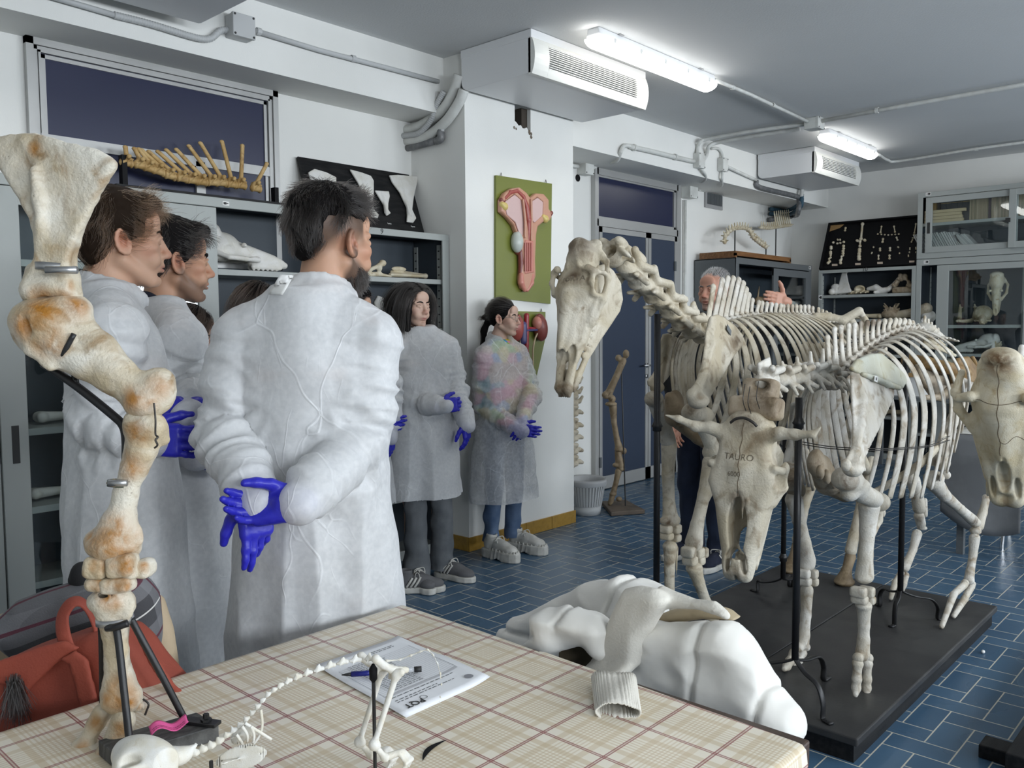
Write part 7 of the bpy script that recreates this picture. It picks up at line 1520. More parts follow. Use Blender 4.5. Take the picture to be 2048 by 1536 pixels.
def head_sdf(S,O,Mh,sc,fem=0.,nose=1.,chin=1.,thin=1.,mouth=0.):
 S.place(O,Mh,sc);w=thin
 S.ell((-.014,0,.045),(.098,.077*w,.088));S.ell((.046,0,-.015),(.053,.062*w,.088));S.ell((.044,0,-.070),(.050,.050*w,.046));S.ell((.082*chin,0,-.100),(.020,.022,.018));S.ell((.078,0,.055),(.022,.050*w,.04))
 for s in(-1,1):
  S.cap((.000,s*.054*w,-.052),(.070,s*.018,-.100),.020 if fem<.5 else .017);S.ell((.060,s*.044*w,-.014),(.030,.024,.024));S.cap((.090,s*.010,.030-.003*fem),(.074,s*.050*w,.026),.011-.003*fem,.010);S.ell((.075,s*.035*w,-.045),(.022,.022,.025))
  S.ell((.104,s*.031,.009),(.019,.021,.0125),k=.008,sub=True);S.ell((.083,s*.032,.008),(.0135,.0155,.0125),k=.004)
  S.chain([(.0915,s*.016,.010),(.0985,s*.030,.0165),(.0885,s*.047,.0095)],[.0032,.0042,.0035],k=.004);S.chain([(.0915,s*.016,.006),(.0955,s*.031,.0005),(.087,s*.047,.006)],[.003,.0034,.003],k=.004)
  S.ell((.105+.004*(nose-1),s*.0115,-.033),(.0125,.0085,.0088),k=.006);S.ell((.110,s*.0075,-.040),(.006,.004,.004),k=.003,sub=True)
  # ear
  ec=V(-.004,s*.0765*w,-.004);er=rotm(z=s*-.35)@rotm(y=-.22)
  S.ell(ec,(.020,.009,.033),er,k=.005);S.ell(ec+V(.002,s*.006,.004),(.010,.008,.020),er,k=.005,sub=True)
  a=np.linspace(-.4,4.6,10);S.chain([ec+er@V(.019*math.sin(t)*-1*1.0,s*.005,.031*math.cos(t))for t in a],.0042,k=.004);S.ell(ec+er@V(.006,s*.003,-.028),(.009,.006,.010),k=.005);S.ell(ec+V(.014,s*.002,-.002),(.005,.005,.007),k=.004)
 S.cap((.094,0,.020),(.114*1+.006*(nose-1),0,-.022),.0085,.0105,k=.010);S.ell((.1165+.012*(nose-1),0,-.028),(.0115,.0115,.0105),k=.008)
 S.ell((.086,0,-.054),(.022,.030,.028));S.chain([(.088,-.023,-.0635),(.1035,-.007,-.0585),(.105,0,-.0605),(.1035,.007,-.0585),(.088,.023,-.0635)],[.004,.006,.0055,.006,.004],k=.004);S.chain([(.088,-.022,-.066),(.102,0,-.0715),(.088,.022,-.066)],[.004,.0075,.004],k=.004)
 S.ell((.112,0,-.0648),(.022,.024,.0012+.004*mouth),k=.003,sub=True);S.ell((.098,0,-.083),(.014,.018,.005),k=.008,sub=True)
 S.cap((-.022,0,-.045),(-.040,0,-.165),.054-.008*fem,.056-.008*fem,k=.02);S.ell((-.03,0,-.12),(.05-.006*fem,.058-.01*fem,.06));
 S.place()
def hand_sdf(S,O,Mh,curl=(.25,.35,.4,.4),spread=.06,thumb=.5,sc=1.,r=1.,thumb_up=0.,side=1):
 """wrist at O; x along the hand, y to the thumb side, z out of the back of the hand. side kept for chirality in Mh"""
 S.place(O,Mh,sc)
 S.box((.048,0,0),(.046,.040*r,.0135*r),rd=.0125,k=.008);S.ell((.03,.018,-.010),(.032,.02,.015),k=.008);S.ell((.04,-.022,-.006),(.036,.017,.014),k=.008);S.cap((-.02,0,0),(.02,0,0),.026*r,.027*r)
 for i,(y,L,rr)in enumerate(((.029,.073,.0092),(.0095,.081,.0095),(-.0105,.075,.0090),(-.0295,.058,.0080))):
  b=V(.086-.004*abs(i-1.2),y,.001);a=-curl[i]*.8;yw=spread*(1.2-i);p=[b];
  for k,f in enumerate((.46,.31,.25)):
   d=V(math.cos(a)*math.cos(yw),math.sin(yw)*math.cos(a),math.sin(a));p.append(p[-1]+d*L*f);a-=curl[i]*(1.0 if k==0 else .7)
  rr*=r;S.chain([b-V(.02,0,0)]+p,[rr*1.05,rr*1.02,rr*.96,rr*.9,rr*.74],k=.004);S.ell(b,(rr*1.1,)*3,k=.004);S.ell(p[1],(rr*1.03,)*3,k=.003)
 b=V(.018,.030,-.006);d=nrm(V(.62,.72-.5*thumb,-.15-.4*thumb+thumb_up));p1=b+d*.038;d2=nrm(d+V(.45,-.25*thumb,-.1));p2=p1+d2*.032;p3=p2+nrm(d2+V(.2,-.1,0))*.024
 S.chain([b,p1,p2,p3],[.0145*r,.0118*r,.0108*r,.0085*r],k=.006);S.place()
def hframe(d,thumb_dir):
 """frame from the direction of the fingers and the direction of the thumb side"""
 x=nrm(d);y=nrm(np.asarray(thumb_dir,float)-x*np.dot(thumb_dir,x));return x,y
def hair_curves(name,P,rad,m,parent,tip=.35):
 """P: (strands, points, 3) in world coordinates"""
 n,k=P.shape[:2];h=bpy.data.hair_curves.new(name);h.add_curves([k]*n);W_=(P-root_of(parent)).astype(np.float32)
 h.attributes['position'].data.foreach_set('vector',W_.ravel());a=h.attributes.get('radius')or h.attributes.new('radius','FLOAT','POINT')
 a.data.foreach_set('value',np.tile(np.linspace(1,tip,k)*rad,n).astype(np.float32));h.materials.append(m);o=bpy.data.objects.new(name,h);COL.objects.link(o);o.parent=parent;return o
def grow(roots,nrmls,flow,L,k=9,seed=1,jit=.25,avoid=None,curl=0.,lift=.35):
 R_=np.random.RandomState(seed);n=len(roots);P=np.zeros((n,k,3));P[:,0]=roots;d=flow(roots)+nrmls*lift;L=np.broadcast_to(L,(n,))if np.isscalar(L)else L
 J=R_.normal(size=(n,3))*jit;ph=R_.uniform(0,6.28,n)
 for i in range(1,k):
  d=.55*d+.45*flow(P[:,i-1]);d=d+J*(.35 if i>1 else 1)*np.array([1,1,.6]);d/=np.maximum(np.linalg.norm(d,axis=1,keepdims=True),1e-6)
  q=P[:,i-1]+d*(L/(k-1))[:,None]
  if curl:q=q+curl*np.stack([np.sin(ph+i*1.5),np.cos(ph+i*1.5),np.zeros(n)],1)
  if avoid is not None:q=avoid(q)
  P[:,i]=q
 return P
class Person:pass
def make_person(label,px,t,top,face,hface,hpitch,skin,build,gown=True,htilt=0.,head_off=(0,0)):
 """px: column of the body axis, t: depth, top: (px, py) of the crown; face/hface: heading of body and head in degrees from +X"""
 p=Person();tp=ond(top[0],top[1],t);c=ond(px,768,t);p.base=V(c[0],c[1],0);p.H=tp[2];p.sc=p.H/1.775;a=math.radians(face);p.fw=V(math.cos(a),math.sin(a),0);p.lf=V(-math.sin(a),math.cos(a),0);p.up=V(0,0,1)
 p.M=np.array([p.fw,p.lf,p.up]).T;p.t=t
 b=math.radians(hface);hf=V(math.cos(b),math.sin(b),0);hl=V(-math.sin(b),math.cos(b),0);p.MH=np.array([hf,hl,p.up]).T@rotm(y=hpitch)@rotm(x=htilt);p.hs=build.get('hs',1.0)*p.sc*.99
 p.O=p.base*0+V(0,0,0);p.O=V(tp[0],tp[1],0)-p.MH@V(-.014,0,0)*p.hs*[1,1,0]+V(0,0,p.H-(.133+build.get('vol',.01))*p.hs)
 p.q=lambda x,y,z:p.base+p.M@(V(x,y,z)*p.sc);p.ph=lambda x,y,z:p.O+p.MH@(V(x,y,z)*p.hs);p.label=label;p.skin=skin;p.b=build;return p
def body(p,arms,bare=False):
 """continuous body from head to feet, then the parts that sit on it"""
 S=SDF(.013,.018);h=p.b;S.k=.009;head_sdf(S,p.O,p.MH,p.hs,**{k:h[k]for k in('fem','nose','chin','thin','mouth')if k in h})
 S.k=.025;q=p.q;nb=p.ph(-.038,0,-.15);S.cap(nb,q(-.02,0,1.40),.056*p.sc);sl=h.get('sh',.142)
 S.place(p.base,p.M,p.sc);S.loft([(.86,0,0,.10,.155),(1.0,0,0,.095,.14),(1.15,0,0,.10,.15),(1.32,0,0,.105,.16),(1.42,-.01,0,.07,.11)])
 for s in(-1,1):S.cap((-.02,s*.045,1.46),(-.01,s*sl,1.395),.036,.046);S.chain([(0,s*.085,.88),(0,s*.09,.50),(-.02,s*.09,.13)],[.075,.05,.037])
 S.place()
 for s,(e,w)in arms.items():S.chain([q(-.01,s*sl,1.40),e,w],[.045,.036,.026])
 for hd in p.b.get('bare_hands',[]):S.k=.005;hand_sdf(S,*hd[:2],**hd[2])
 lo,hi=p.O-.135*p.hs*V(1,1,1.1),p.O+.14*p.hs;fine=[(lo,hi,.0034)]
 for hd in p.b.get('bare_hands',[]):fine.append((hd[0]-.12,hd[0]+.14,.0036))
 fl=(lambda v:(v-p.O)@p.MH/p.hs)
 def lipf(v):u=fl(v);return np.clip(1.6-np.sqrt(((u[:,0]-.1)/.022)**2+(u[:,1]/.022)**2+((u[:,2]+.0655)/.0085)**2)*1.15,0,1)
 def redf(v):
  u=fl(v);d=lambda c,r:np.clip(1.2-np.linalg.norm(u-np.array(c),axis=1)/r,0,1);return np.maximum.reduce([d((.118,0,-.03),.022),d((.06,.05,-.02),.03)*.7,d((.06,-.05,-.02),.03)*.7,d((-.004,.08,0),.036),d((-.004,-.08,0),.036)])
 def beardf(v):
  k=h.get('beard',0.)
  u=fl(v);fd=np.clip((u[:,2]-h.get('fade0',.02)+np.maximum(-u[:,0]-.03,0)*1.2)/.05,0,1)*np.clip((.062-u[:,0])/.012,0,1)*h.get('fade',0.)
  if not k:return fd
  ln=np.interp(u[:,0],[-.01,.03,.07,.12],[.02,-.03,-.055,-.05]);m=np.clip((ln-u[:,2])/.018,0,1)*np.clip((u[:,2]+.145)/.02,0,1)*np.clip((u[:,0]+.012)/.02,0,1)
  ms=np.clip(1-np.abs(u[:,2]+.048)/.010,0,1)*np.clip((u[:,0]-.08)/.01,0,1)*np.clip((.032-np.abs(u[:,1]))/.008,0,1);li=lipf(v)
  return np.maximum(fd,np.clip(np.maximum(m,ms)-li,0,1)*k)
 o=solid(S,'person',p.skin,None,fine=fine,rx=1,attr=dict(lip=lipf,red=redf,beard=beardf))
 n=np.empty(len(o.data.vertices)*3,np.float32);o.data.vertices.foreach_get('co',n);n=n.reshape(-1,3)-p.base.astype(np.float32);o.data.vertices.foreach_set('co',n.ravel());o.location=p.base;o.data.update();p.o=o;p.arms=arms
 tag(o,p.label,'person');gz=h.get('gaze',(0,0))
 for s in(-1,1):
  c=p.ph(.0825,s*.0315,.008);ax=p.MH@nrm(V(1,gz[0],gz[1]));e=MB();r=.0135*p.hs
  e.lathe(c,[(r*math.sin(a),-r*math.cos(a))for a in np.linspace(.02,PI-.02,14)],18,ax);eo=e.build('eye',M['eye'],o,smooth=True)
  e=MB();e.lathe(c,[(.006*p.hs,r*.93),(.004*p.hs,r*.99),(0.0001,r*1.015)],16,ax);e.build('iris',M['iris'],eo,smooth=True)
  e=MB();pts=bez([p.ph(.101,s*.012,.026),p.ph(.1,s*.024,.031),p.ph(.095,s*.036,.032),p.ph(.083,s*.05,.026)],4);k=h.get('brow',.0036)*p.hs;e.tube(pts,[k*(.6+.5*math.sin(PI*min(1,i/len(pts)*1.1)))for i in range(len(pts))],8,flat=.7,up=V(0,0,1));e.build('eyebrow',h.get('browm',M['hcap_bk']),o,smooth=True)
 return o
def hair(p,capf,m_cap,strands=None):
 S=SDF(.005,.012);S.place(p.O,p.MH,p.hs);capf(S);S.place();o=solid(S,'hair',m_cap,p.o,rx=1,disp=lambda v,n:.0025*noise(v*[90,90,60])if not p.b.get('smooth_hair')else .0012*noise(v*[120,120,8]));p.hair=o
 return o
def strands(p,n,region,flow,L,rad,m,seed=1,k=9,jit=.22,lift=.35,curl=0.,avoid=None,shell=1.02):
 """roots on the skull where region(local) holds; flow(local)->local direction"""
 R_=np.random.RandomState(seed);d=R_.normal(size=(n*7,3));d/=np.linalg.norm(d,axis=1,keepdims=True);u=np.array([-.014,0,.045])+d*np.array([.098,.077*p.b.get('thin',1),.088])*shell;u=u[region(u)][:n];nn=(u-np.array([-.014,0,.045]))/np.array([.098,.077,.088])**2;nn/=np.linalg.norm(nn,axis=1,keepdims=True)
 def av(q):
  ks=shell+.012;w=(q-np.array([-.014,0,.045]))/(np.array([.098,.077*p.b.get('thin',1),.088])*ks);r=np.linalg.norm(w,axis=1,keepdims=True);q=np.where(r<1,np.array([-.014,0,.045])+w/np.maximum(r,1e-6)*np.array([.098,.077*p.b.get('thin',1),.088])*ks,q)
  return avoid(q)if avoid else q
 Lr=L(u)if callable(L)else L*R_.uniform(.75,1.1,len(u));P=grow(u,nn,flow,Lr,k,seed,jit,av,curl,lift)
 W_=p.O+(P.reshape(-1,3)@p.MH.T)*p.hs;return hair_curves('hair_strands',W_.reshape(P.shape),rad,m,p.hair)
def legs(p,feet,m,flare=.0,name='trousers',top=.93,r=(.085,.062,.055),bot=.06):
 S=SDF(.009,.02);q=p.q;S.place(p.base,p.M,p.sc);S.loft([(.80,0,0,.115,.165),(.9,0,0,.115,.165),(1.0,0,0,.11,.155)]);S.place();ax=[]
 for s,(x,y,_)in feet.items():
  hip=q(0,s*.085,.86);an=p.base+p.M@(V(x-.03,y,0)*p.sc)+V(0,0,bot);kn=(hip+an)/2+p.fw*.02;S.chain([hip,kn,an+V(0,0,.02)],[r[0]*p.sc,r[1]*p.sc,(r[2]+flare)*p.sc]);S.cap(an+V(0,0,.03),an-V(0,0,.05),(r[2]+flare)*p.sc)
 def dp(v,n):z=v[:,2];return .006*noise(np.stack([v[:,0]*9,v[:,1]*9,z*16],1))*(1+1.6*np.exp(-((z-bot-.05)/.09)**2))+.004*noise(v*[30,30,12])
 return solid(S,name,m,p.o,rx=1,disp=dp,cut=lambda v:v[:,2]>bot*.92)
def shoe(p,x,y,ang,m,ms,kind='low',s_=1,L=.27,sole=.028):
 a=ang;c=p.base+p.M@(V(x,y,0)*p.sc);d=p.fw*math.cos(a)+p.lf*math.sin(a);l=np.cross(V(0,0,1),d);Ms=np.array([d,l,V(0,0,1)]).T;w=.047;g=sole
 S=SDF(.0048,.012).place(c,Ms);out=[(-.10,-.03),(-.075,-.038),(0,-.036),(.08,-.046),(.13,-.042),(.165,-.022),(.172,.0),(.165,.02),(.13,.038),(.08,.042),(0,.034),(-.075,.036),(-.10,.028),(-.108,0)]
 u_=[(a_*L/.28,b_)for a_,b_ in out]
 S.ell((-.055,0,g+.035),(.05,.034,.05));S.ell((.03,0,g+.03),(.085,.036,.042));S.ell((.1,0,g+.018),(.06,.042,.03));S.cap((-.05,0,g+.06),(-.045,0,g+.085),.034,.036);S.ell((-.045,0,g+.10),(.028,.026,.03),sub=True);S.box((0,0,-.05),(.3,.1,.052),sub=True)
 o=solid(S,'shoe',m,p.o,rx=2);S=SDF(.0042 if kind=='chunky' else .005,.004);plate(S,c+V(0,0,g*.5+.004),d,l,[(a_*1.02,b_*1.06)for a_,b_ in u_],g*.5+.003,rd=.006)
 if kind=='chunky':
  for i in range(26):
   t=i/26*2*PI;v=V(.03+.135*math.cos(t),.047*math.sin(t)*(.85+.15*math.cos(t)),0);S.cap(c+Ms@(v*1.0+V(0,0,.004)),c+Ms@(v*.97+V(.012,0,g+.016)),.0085,.005,k=.003)
 if kind=='chunky':
  for t in(-.03,):S.ell(c+Ms@V(.035,0,0),(.03,.08,.012),Ms,sub=True,k=.006)
 solid(S,'sole',ms,o,rx=1)
 b=MB()
 for i in range(5 if kind!='none' else 0):
  xx=.01+i*.018;zz=g+.072-i*.0085;b.tube(bez([c+Ms@V(xx-.006,-.026,zz-.012),c+Ms@V(xx,0,zz+.003),c+Ms@V(xx+.006,.026,zz-.012)],4),.0034,6,flat=.5)
 b.tube(bez([c+Ms@V(0,0,g+.08),c+Ms@V(.02,.03,g+.085),c+Ms@V(.03,.03,g+.06),c+Ms@V(.005,.01,g+.08),c+Ms@V(.025,-.03,g+.08),c+Ms@V(.03,-.03,g+.055)],5),.003,6);b.build('laces',M['shoe_w'],o,smooth=True)
 if kind=='stripe':
  for i in range(3):
   for s in(-1,1):
    b=MB();b.tube(bez([c+Ms@V(.035-.022*i,s*.028,g+.062-.002*i),c+Ms@V(.02-.022*i,s*.039,g+.036),c+Ms@V(.0-.022*i,s*.038,g+.008)],4),.0062,6,flat=.35,up=d);b.build('side_stripe',M['shoe_w'],o,smooth=True)
 return o
def gown(p,arms,hem=.46,rows=None,m=None,fold=1.,fat=1.,sl=.185,collar=True,cuff=.042,slit=0.,armr=(.068,.062,.052),seed=0.,name='gown',back=False):
 m=m or M['gown'];S=SDF(.0075,.028);q=p.q;S.place(p.base,p.M,p.sc)
 rows=rows or[(hem,.0,0,.165,.235),(.7,0,0,.15,.22),(.9,0,0,.14,.205),(1.05,0,0,.128,.19),(1.2,0,0,.126,.19),(1.33,-.008,0,.120,.182),(1.41,-.016,0,.102,.155),(1.47,-.026,0,.078,.105),(1.515,-.03,0,.066,.072)]
 S.loft([(a,b_,c,d*fat,e*fat)for a,b_,c,d,e in rows],k=.03)
 for s in(-1,1):S.cap((-.024,s*.055,1.475),(-.012,s*sl,1.40),.042,.060,k=.04)
 S.place();seg=[]
 for s,(e,w)in arms.items():
  sh=q(-.01,s*sl,1.385);S.chain([sh,e],[armr[0]*p.sc,armr[1]*p.sc],k=.012);S.chain([e,w-nrm(w-e)*.03],[armr[1]*p.sc,armr[2]*p.sc],k=.012);S.chain([w-nrm(w-e)*.035,w+nrm(w-e)*.012],[armr[2]*p.sc*.95,cuff*p.sc],k=.012);seg+=[(sh,e),(e,w)]
  S.cap(w+nrm(w-e)*.0,w+nrm(w-e)*.03,(cuff-.004)*p.sc,cuff*p.sc,k=.004)
 S.k=.01;nk=p.ph(-.038,0,-.15)*[1,1,0]+V(0,0,q(0,0,1.505)[2])
 if collar:
  a=np.linspace(0,2*PI,17);cr=lambda r,dz,bz:[nk+p.fw*(r*math.cos(t)+.012)+p.lf*r*1.0*math.sin(t)+V(0,0,dz+bz*(-math.cos(t)))for t in a]
  S.chain(cr(.074*p.sc,-.012,.016),.016,k=.02);S.chain(cr(.068*p.sc,.018,.02),.009,k=.012);S.chain(cr(.083*p.sc,-.002,.016),.007,k=.008)
 S.cap(nk-V(0,0,.03)+p.fw*.012,nk+V(0,0,.12)+p.fw*.012,.058*p.sc,.064*p.sc,sub=True,k=.008);S.ell(nk+p.fw*.075+V(0,0,.0),(.035,.03,.05),p.M,sub=True,k=.012)
 if slit:S.ell(q(.17,-.02,hem),(.08,.012,.3),p.M,sub=True,k=.01)
 zh=hem*p.sc;T=p.base;inv=p.M
 def dp(v,n):
  u=((v-T)@inv)/p.sc;z=u[:,2];da=np.full(len(v),9.);ta=np.zeros(len(v))
  for i,(a_,b_)in enumerate(seg):
   ab=b_-a_;tt=np.clip(((v-a_)@ab)/(ab@ab),0,1);d=np.linalg.norm(v-a_-tt[:,None]*ab,axis=1);ta=np.where(d<da,tt+(i%2),ta);da=np.minimum(da,d)
  arm=np.clip((.125*p.sc-da)/.04,0,1)*(z>.7);tor=1-arm;low=np.clip((1.25-z)/.8,0,1);a_=np.arctan2(u[:,1],u[:,0])
  rg=lambda*a:1-np.abs(noise(np.stack(a,1)))*2.2
  f1=noise(np.stack([u[:,0]*9+seed,u[:,1]*9,z*.9+seed],1));f2=rg(u[:,0]*11+seed*3,u[:,1]*11,z*1.5+u[:,1]*2);f3=rg(u[:,0]*7+z*4,u[:,1]*7-z*5+seed,z*5);f4=rg(u[:,0]*16,u[:,1]*16+z*9,z*7+seed)
  d=tor*fold*(f1*(.005+.018*low)+f2*(.005+.010*low)+f3*.0045+f4*.002)
  w1=rg(ta*7+seed,u[:,0]*7,u[:,1]*7+z*5);w2=rg(ta*4+u[:,1]*8,u[:,0]*9+z*9,z*9+seed);w3=rg(ta*13,u[:,0]*12,z*14+seed);el=np.exp(-((ta-1)/.4)**2)
  d+=arm*fold*(w1*(.006+.005*el)+w2*(.006+.005*el)+w3*(.0028+.003*el))
  ff=np.clip((z-1.47)/.03,0,1);return d*(1-ff*.8)
 g=solid(S,name,m,p.o,rx=2,disp=dp,cut=lambda v:(v[:,2]>zh+.012+.006*noise(v*[6,6,0])))
 return g
def glove(p,wrist,d,thumb_dir,side,hand='right',**kw):
 """gloved hand; hand = 'left' / 'right'"""
 x,y=hframe(d,thumb_dir);z=np.cross(x,y)
 z=-z if hand=='left' else z
 Mh=np.array([x,y,z]).T;S=SDF(.0034,.005);hand_sdf(S,wrist,Mh,r=1.06,sc=p.sc*1.0,**kw);S.cap(wrist-x*.016,wrist+x*.02,.029*p.sc,.031*p.sc,k=.012)
 o=solid(S,'glove',M['nitrile'],p.o,rx=1,disp=lambda v,n:.0012*noise(v*70));return o
def sweater(p,arms,m,fat=.9,rows=None,name='sweater',neck=True):
 S=SDF(.010,.03);q=p.q;S.place(p.base,p.M,p.sc);S.loft([(.84,0,0,.122*fat,.18*fat),(1.0,0,0,.118*fat,.172*fat),(1.2,0,0,.12*fat,.178*fat),(1.33,0,0,.115*fat,.172*fat),(1.42,-.014,0,.09,.135),(1.5,-.028,0,.06,.068)])
 for s in(-1,1):S.cap((-.022,s*.055,1.462),(-.012,s*.148,1.385),.034,.046)
 S.place()
 for s,(e,w)in arms.items():S.chain([q(-.01,s*.15,1.38),e,w],[.052*p.sc,.046*p.sc,.034*p.sc])
 if neck:nk=p.ph(-.038,0,-.15);S.cap(nk-V(0,0,.04),nk+V(0,0,.025),.064*p.sc,.058*p.sc)
 return solid(S,name,m,p.o,rx=1)
def spectacles(p,kind,m):
 t=MB();R_=.019 if kind=='round' else .0
 for s in(-1,1):
  pts=[]
  for a in np.linspace(0,2*PI,25)[:-1]:
   ca,sa=math.cos(a),math.sin(a);e=.62 if kind=='square' else 1.
   yy=.0225*(abs(ca)**e)*math.copysign(1,ca)if kind=='square' else .0205*ca;zz=.0175*(abs(sa)**e)*math.copysign(1,sa)if kind=='square' else .0195*sa
   pts.append(p.ph(.117-.25*abs(s*.032+yy)**1.0*.35+.0,s*.033+yy,.004+zz))
  pts.append(pts[0]);t.tube(pts,.0022 if kind=='square' else .0010,8)
  t.tube([p.ph(.098,s*.056,.012),p.ph(.05,s*.074,.012),p.ph(-.005,s*.082,.012),p.ph(-.025,s*.08,-.012)],.0022 if kind=='square' else .001,8)
 t.tube(bez([p.ph(.114,.012,.008),p.ph(.121,0,.012),p.ph(.114,-.012,.008)],4),.002 if kind=='square' else .001,8)
 o=t.build('glasses',m,p.o,smooth=True)
 for s in(-1,1):MB().lathe(p.ph(.108,s*.033,.004),[(.0001,0),(.0185*p.hs,0)],20,p.MH@nrm(V(1,s*.25,0))).build('lens',M['lens'],o)
 return o
# ---------------------------------------------------------------- the visitors
def hl(u,xs=(-.13,-.05,.0,.03,.075,.1),zs=(-.06,-.045,.0,.03,.088,.1)):return u[:,2]>np.interp(u[:,0],xs,zs)
def tang(q,d):
 w=(q-np.array([-.014,0,.045]))/np.array([.098,.077,.088])**2;w/=np.maximum(np.linalg.norm(w,axis=1,keepdims=True),1e-9);d=d-w*(d*w).sum(1,keepdims=True);return d/np.maximum(np.linalg.norm(d,axis=1,keepdims=True),1e-6)
def fl_short(q):x=q[:,0];F_=(x>.045)[:,None]*np.array([-.2,0,.75]);return tang(q,np.stack([np.where(x>-.02,.9,-.5)+0*x,np.sign(q[:,1])*.35,np.where(x>-.02,.1,-1.)-.2*(np.abs(q[:,1])>.05)],1))+np.array([.05,0,-.15])+F_
def cap_short(S,fringe=1.,nape=-.035,side=.0,vol=1.):
 S.ell((-.020,0,.060),(.106*vol,.085*vol,.090*vol));S.ell((-.062,0,nape+.05),(.052,.072,.075));S.ell((.050,0,.108),(.05*fringe,.06,.030));S.cap((.01,.074,.03),(.012,.076,side),.014,.008);S.cap((.01,-.074,.03),(.012,-.076,side),.014,.008)
 S.box((.13,0,-.055),(.075,.11,.125),rd=.02,sub=True,k=.01);S.box((.035,0,-.13),(.055,.12,.115),rd=.02,sub=True,k=.01);S.ell((0,0,-.14),(.2,.2,.062),sub=True)
 for s in(-1,1):S.ell((-.002,s*.085,-.012),(.026,.02,.036),sub=True,k=.005)
# -- young man with brown hair, left
p=make_person('young man with wavy brown hair in a white gown, nearest the big shoulder blade',240,2.31,(226,374),-20,-17,.02,M['skin'],dict(nose=1.15,vol=.014,thin=.97,browm=M['hcap_br'],brow=.003))
A={-1:(ond(190,840,p.t-.14),ond(285,875,p.t-.17)),1:(ond(395,790,p.t+.12),ond(380,822,p.t-.06))}
body(p,A);hair(p,lambda S:cap_short(S,1.15,-.05,-.02,1.03),M['hcap_br'])
strands(p,4200,lambda u:hl(u),lambda q:fl_short(q)+.35*np.stack([np.sin(q[:,2]*90),np.cos(q[:,0]*80),np.sin(q[:,1]*90)],1),.072,.00045,M['hair_br'],1,10,.28,.45,.0016,shell=1.13)
sweater(p,A,M['cloth_lt'],neck=False);legs(p,{1:(0,.09,0),-1:(0,-.09,0)},M['denim_n']);gown(p,A,.40,seed=1.)
glove(p,ond(380,822,p.t-.07),-_r+.35*_d-.25*_f,-_d*.8-_r*.2,1,'left',curl=(.5,.5,.55,.6),thumb=.6);glove(p,ond(288,875,p.t-.17),_r+.1*_d,-_d,-1,'right',curl=(.4,.4,.4,.4))
for s in(-1,1):shoe(p,.02,s*.1,0,M['shoe_n'],M['sole_w'])
# -- bearded young man behind him
p=make_person('young man with black hair, stubble and a navy hood, second from the left',348,2.62,(332,430),-16,-12,.03,M['skin_b'],dict(nose=1.3,vol=.016,beard=.75,brow=.0046))
A={-1:(ond(300,830,p.t-.12),ond(380,900,p.t-.16)),1:(ond(450,840,p.t+.12),ond(430,900,p.t))}
body(p,A);hair(p,lambda S:cap_short(S,1.35,-.045,-.03,1.04),M['hcap_bk']);strands(p,3400,lambda u:hl(u,zs=(-.05,-.035,-.0,.02,.07,.09)),lambda q:fl_short(q)+.25*np.stack([np.sin(q[:,2]*80),np.cos(q[:,0]*70),0*q[:,0]],1),.066,.0005,M['hair_bk'],2,9,.25,.42,.001,shell=1.13)
sweater(p,A,M['cloth_nv']);legs(p,{1:(0,.09,0),-1:(0,-.09,0)},M['cloth_bk']);gown(p,A,.42,seed=2.,collar=False)
S=SDF(.005,.02);nk=p.ph(-.04,0,-.15);S.chain([nk+p.fw*(.073*math.cos(t))+p.lf*.078*math.sin(t)+V(0,0,-.01-.028*math.cos(t))for t in np.linspace(0,2*PI,17)],.020);S.chain([nk+p.fw*(.07*math.cos(t))+p.lf*.074*math.sin(t)+V(0,0,.018-.03*math.cos(t))for t in np.linspace(.5,2*PI-.5,15)],.014);S.cap(nk-V(0,0,.05),nk+V(0,0,.06),.056,.058,sub=True);hd=solid(S,'hood',M['cloth_nv'],p.o,disp=lambda v,n:.003*noise(v*40))
for s in(-1,1):MB().tube(bez([nk+p.fw*.085+p.lf*s*.02-V(0,0,.035),nk+p.fw*.11+p.lf*s*.025-V(0,0,.09),nk+p.fw*.122+p.lf*s*.02-V(0,0,.18)],5),.003,6).build('drawstring',M['white']if s>0 else M['cloth_bk'],hd)
for s in(-1,1):glove(p,A[s][1],_r+.3*_d,-_d,s,'left' if s>0 else 'right',curl=(.4,)*4);shoe(p,.02,s*.1,0,M['shoe_n'],M['sole_w'])
# -- woman with black glasses
def av_sh(q):c=np.array([-.03,0,-.37]);r=np.array([.145,.235,.225]);w=(q-c)/r;l=np.linalg.norm(w,axis=1,keepdims=True);return np.where(l<1,c+w/np.maximum(l,1e-6)*r,q)
def cap_long(S,low=-.16,vol=1.,back=0.):
 S.ell((-.020,0,.056),(.104*vol,.086*vol,.090*vol));S.ell((-.05,0,-.04),(.062,.080,.10));S.box((-.062,0,(low-.02)/2),(.030,.066,(.02-low)/2),rd=.025);S.box((.13,0,-.05),(.078,.12,.125),rd=.03,sub=True,k=.012);S.box((.03,0,-.14),(.03,.12,.08),rd=.02,sub=True,k=.01)
 for s in(-1,1):S.chain([(.045,s*.06,.095),(.035,s*.080,.03),(.018,s*.086,-.06),(.0,s*.080,low)],[.020,.016,.017,.014])
fl_long=lambda q:tang(q,np.stack([np.where(q[:,2]>.05,-.15-.5*(q[:,0]<0),-.12),np.sign(q[:,1])*np.where(np.abs(q[:,1])<.074,1.2,.05),np.where(np.abs(q[:,1])<.03,-.2,-1.3)],1))*(np.clip((q[:,2:3]+.06)/.06,0,1))+np.array([-.02,0,-1.])*(1-np.clip((q[:,2:3]+.06)/.06,0,1))
p=make_person('woman with black glasses and shoulder-length dark hair looking down, beside the two young men',384,3.4,(372,608),-22,-16,.24,M['skin_p'],dict(fem=1.,nose=.85,vol=.012,hs=.98,smooth_hair=1,brow=.003,gaze=(0,-.35)))
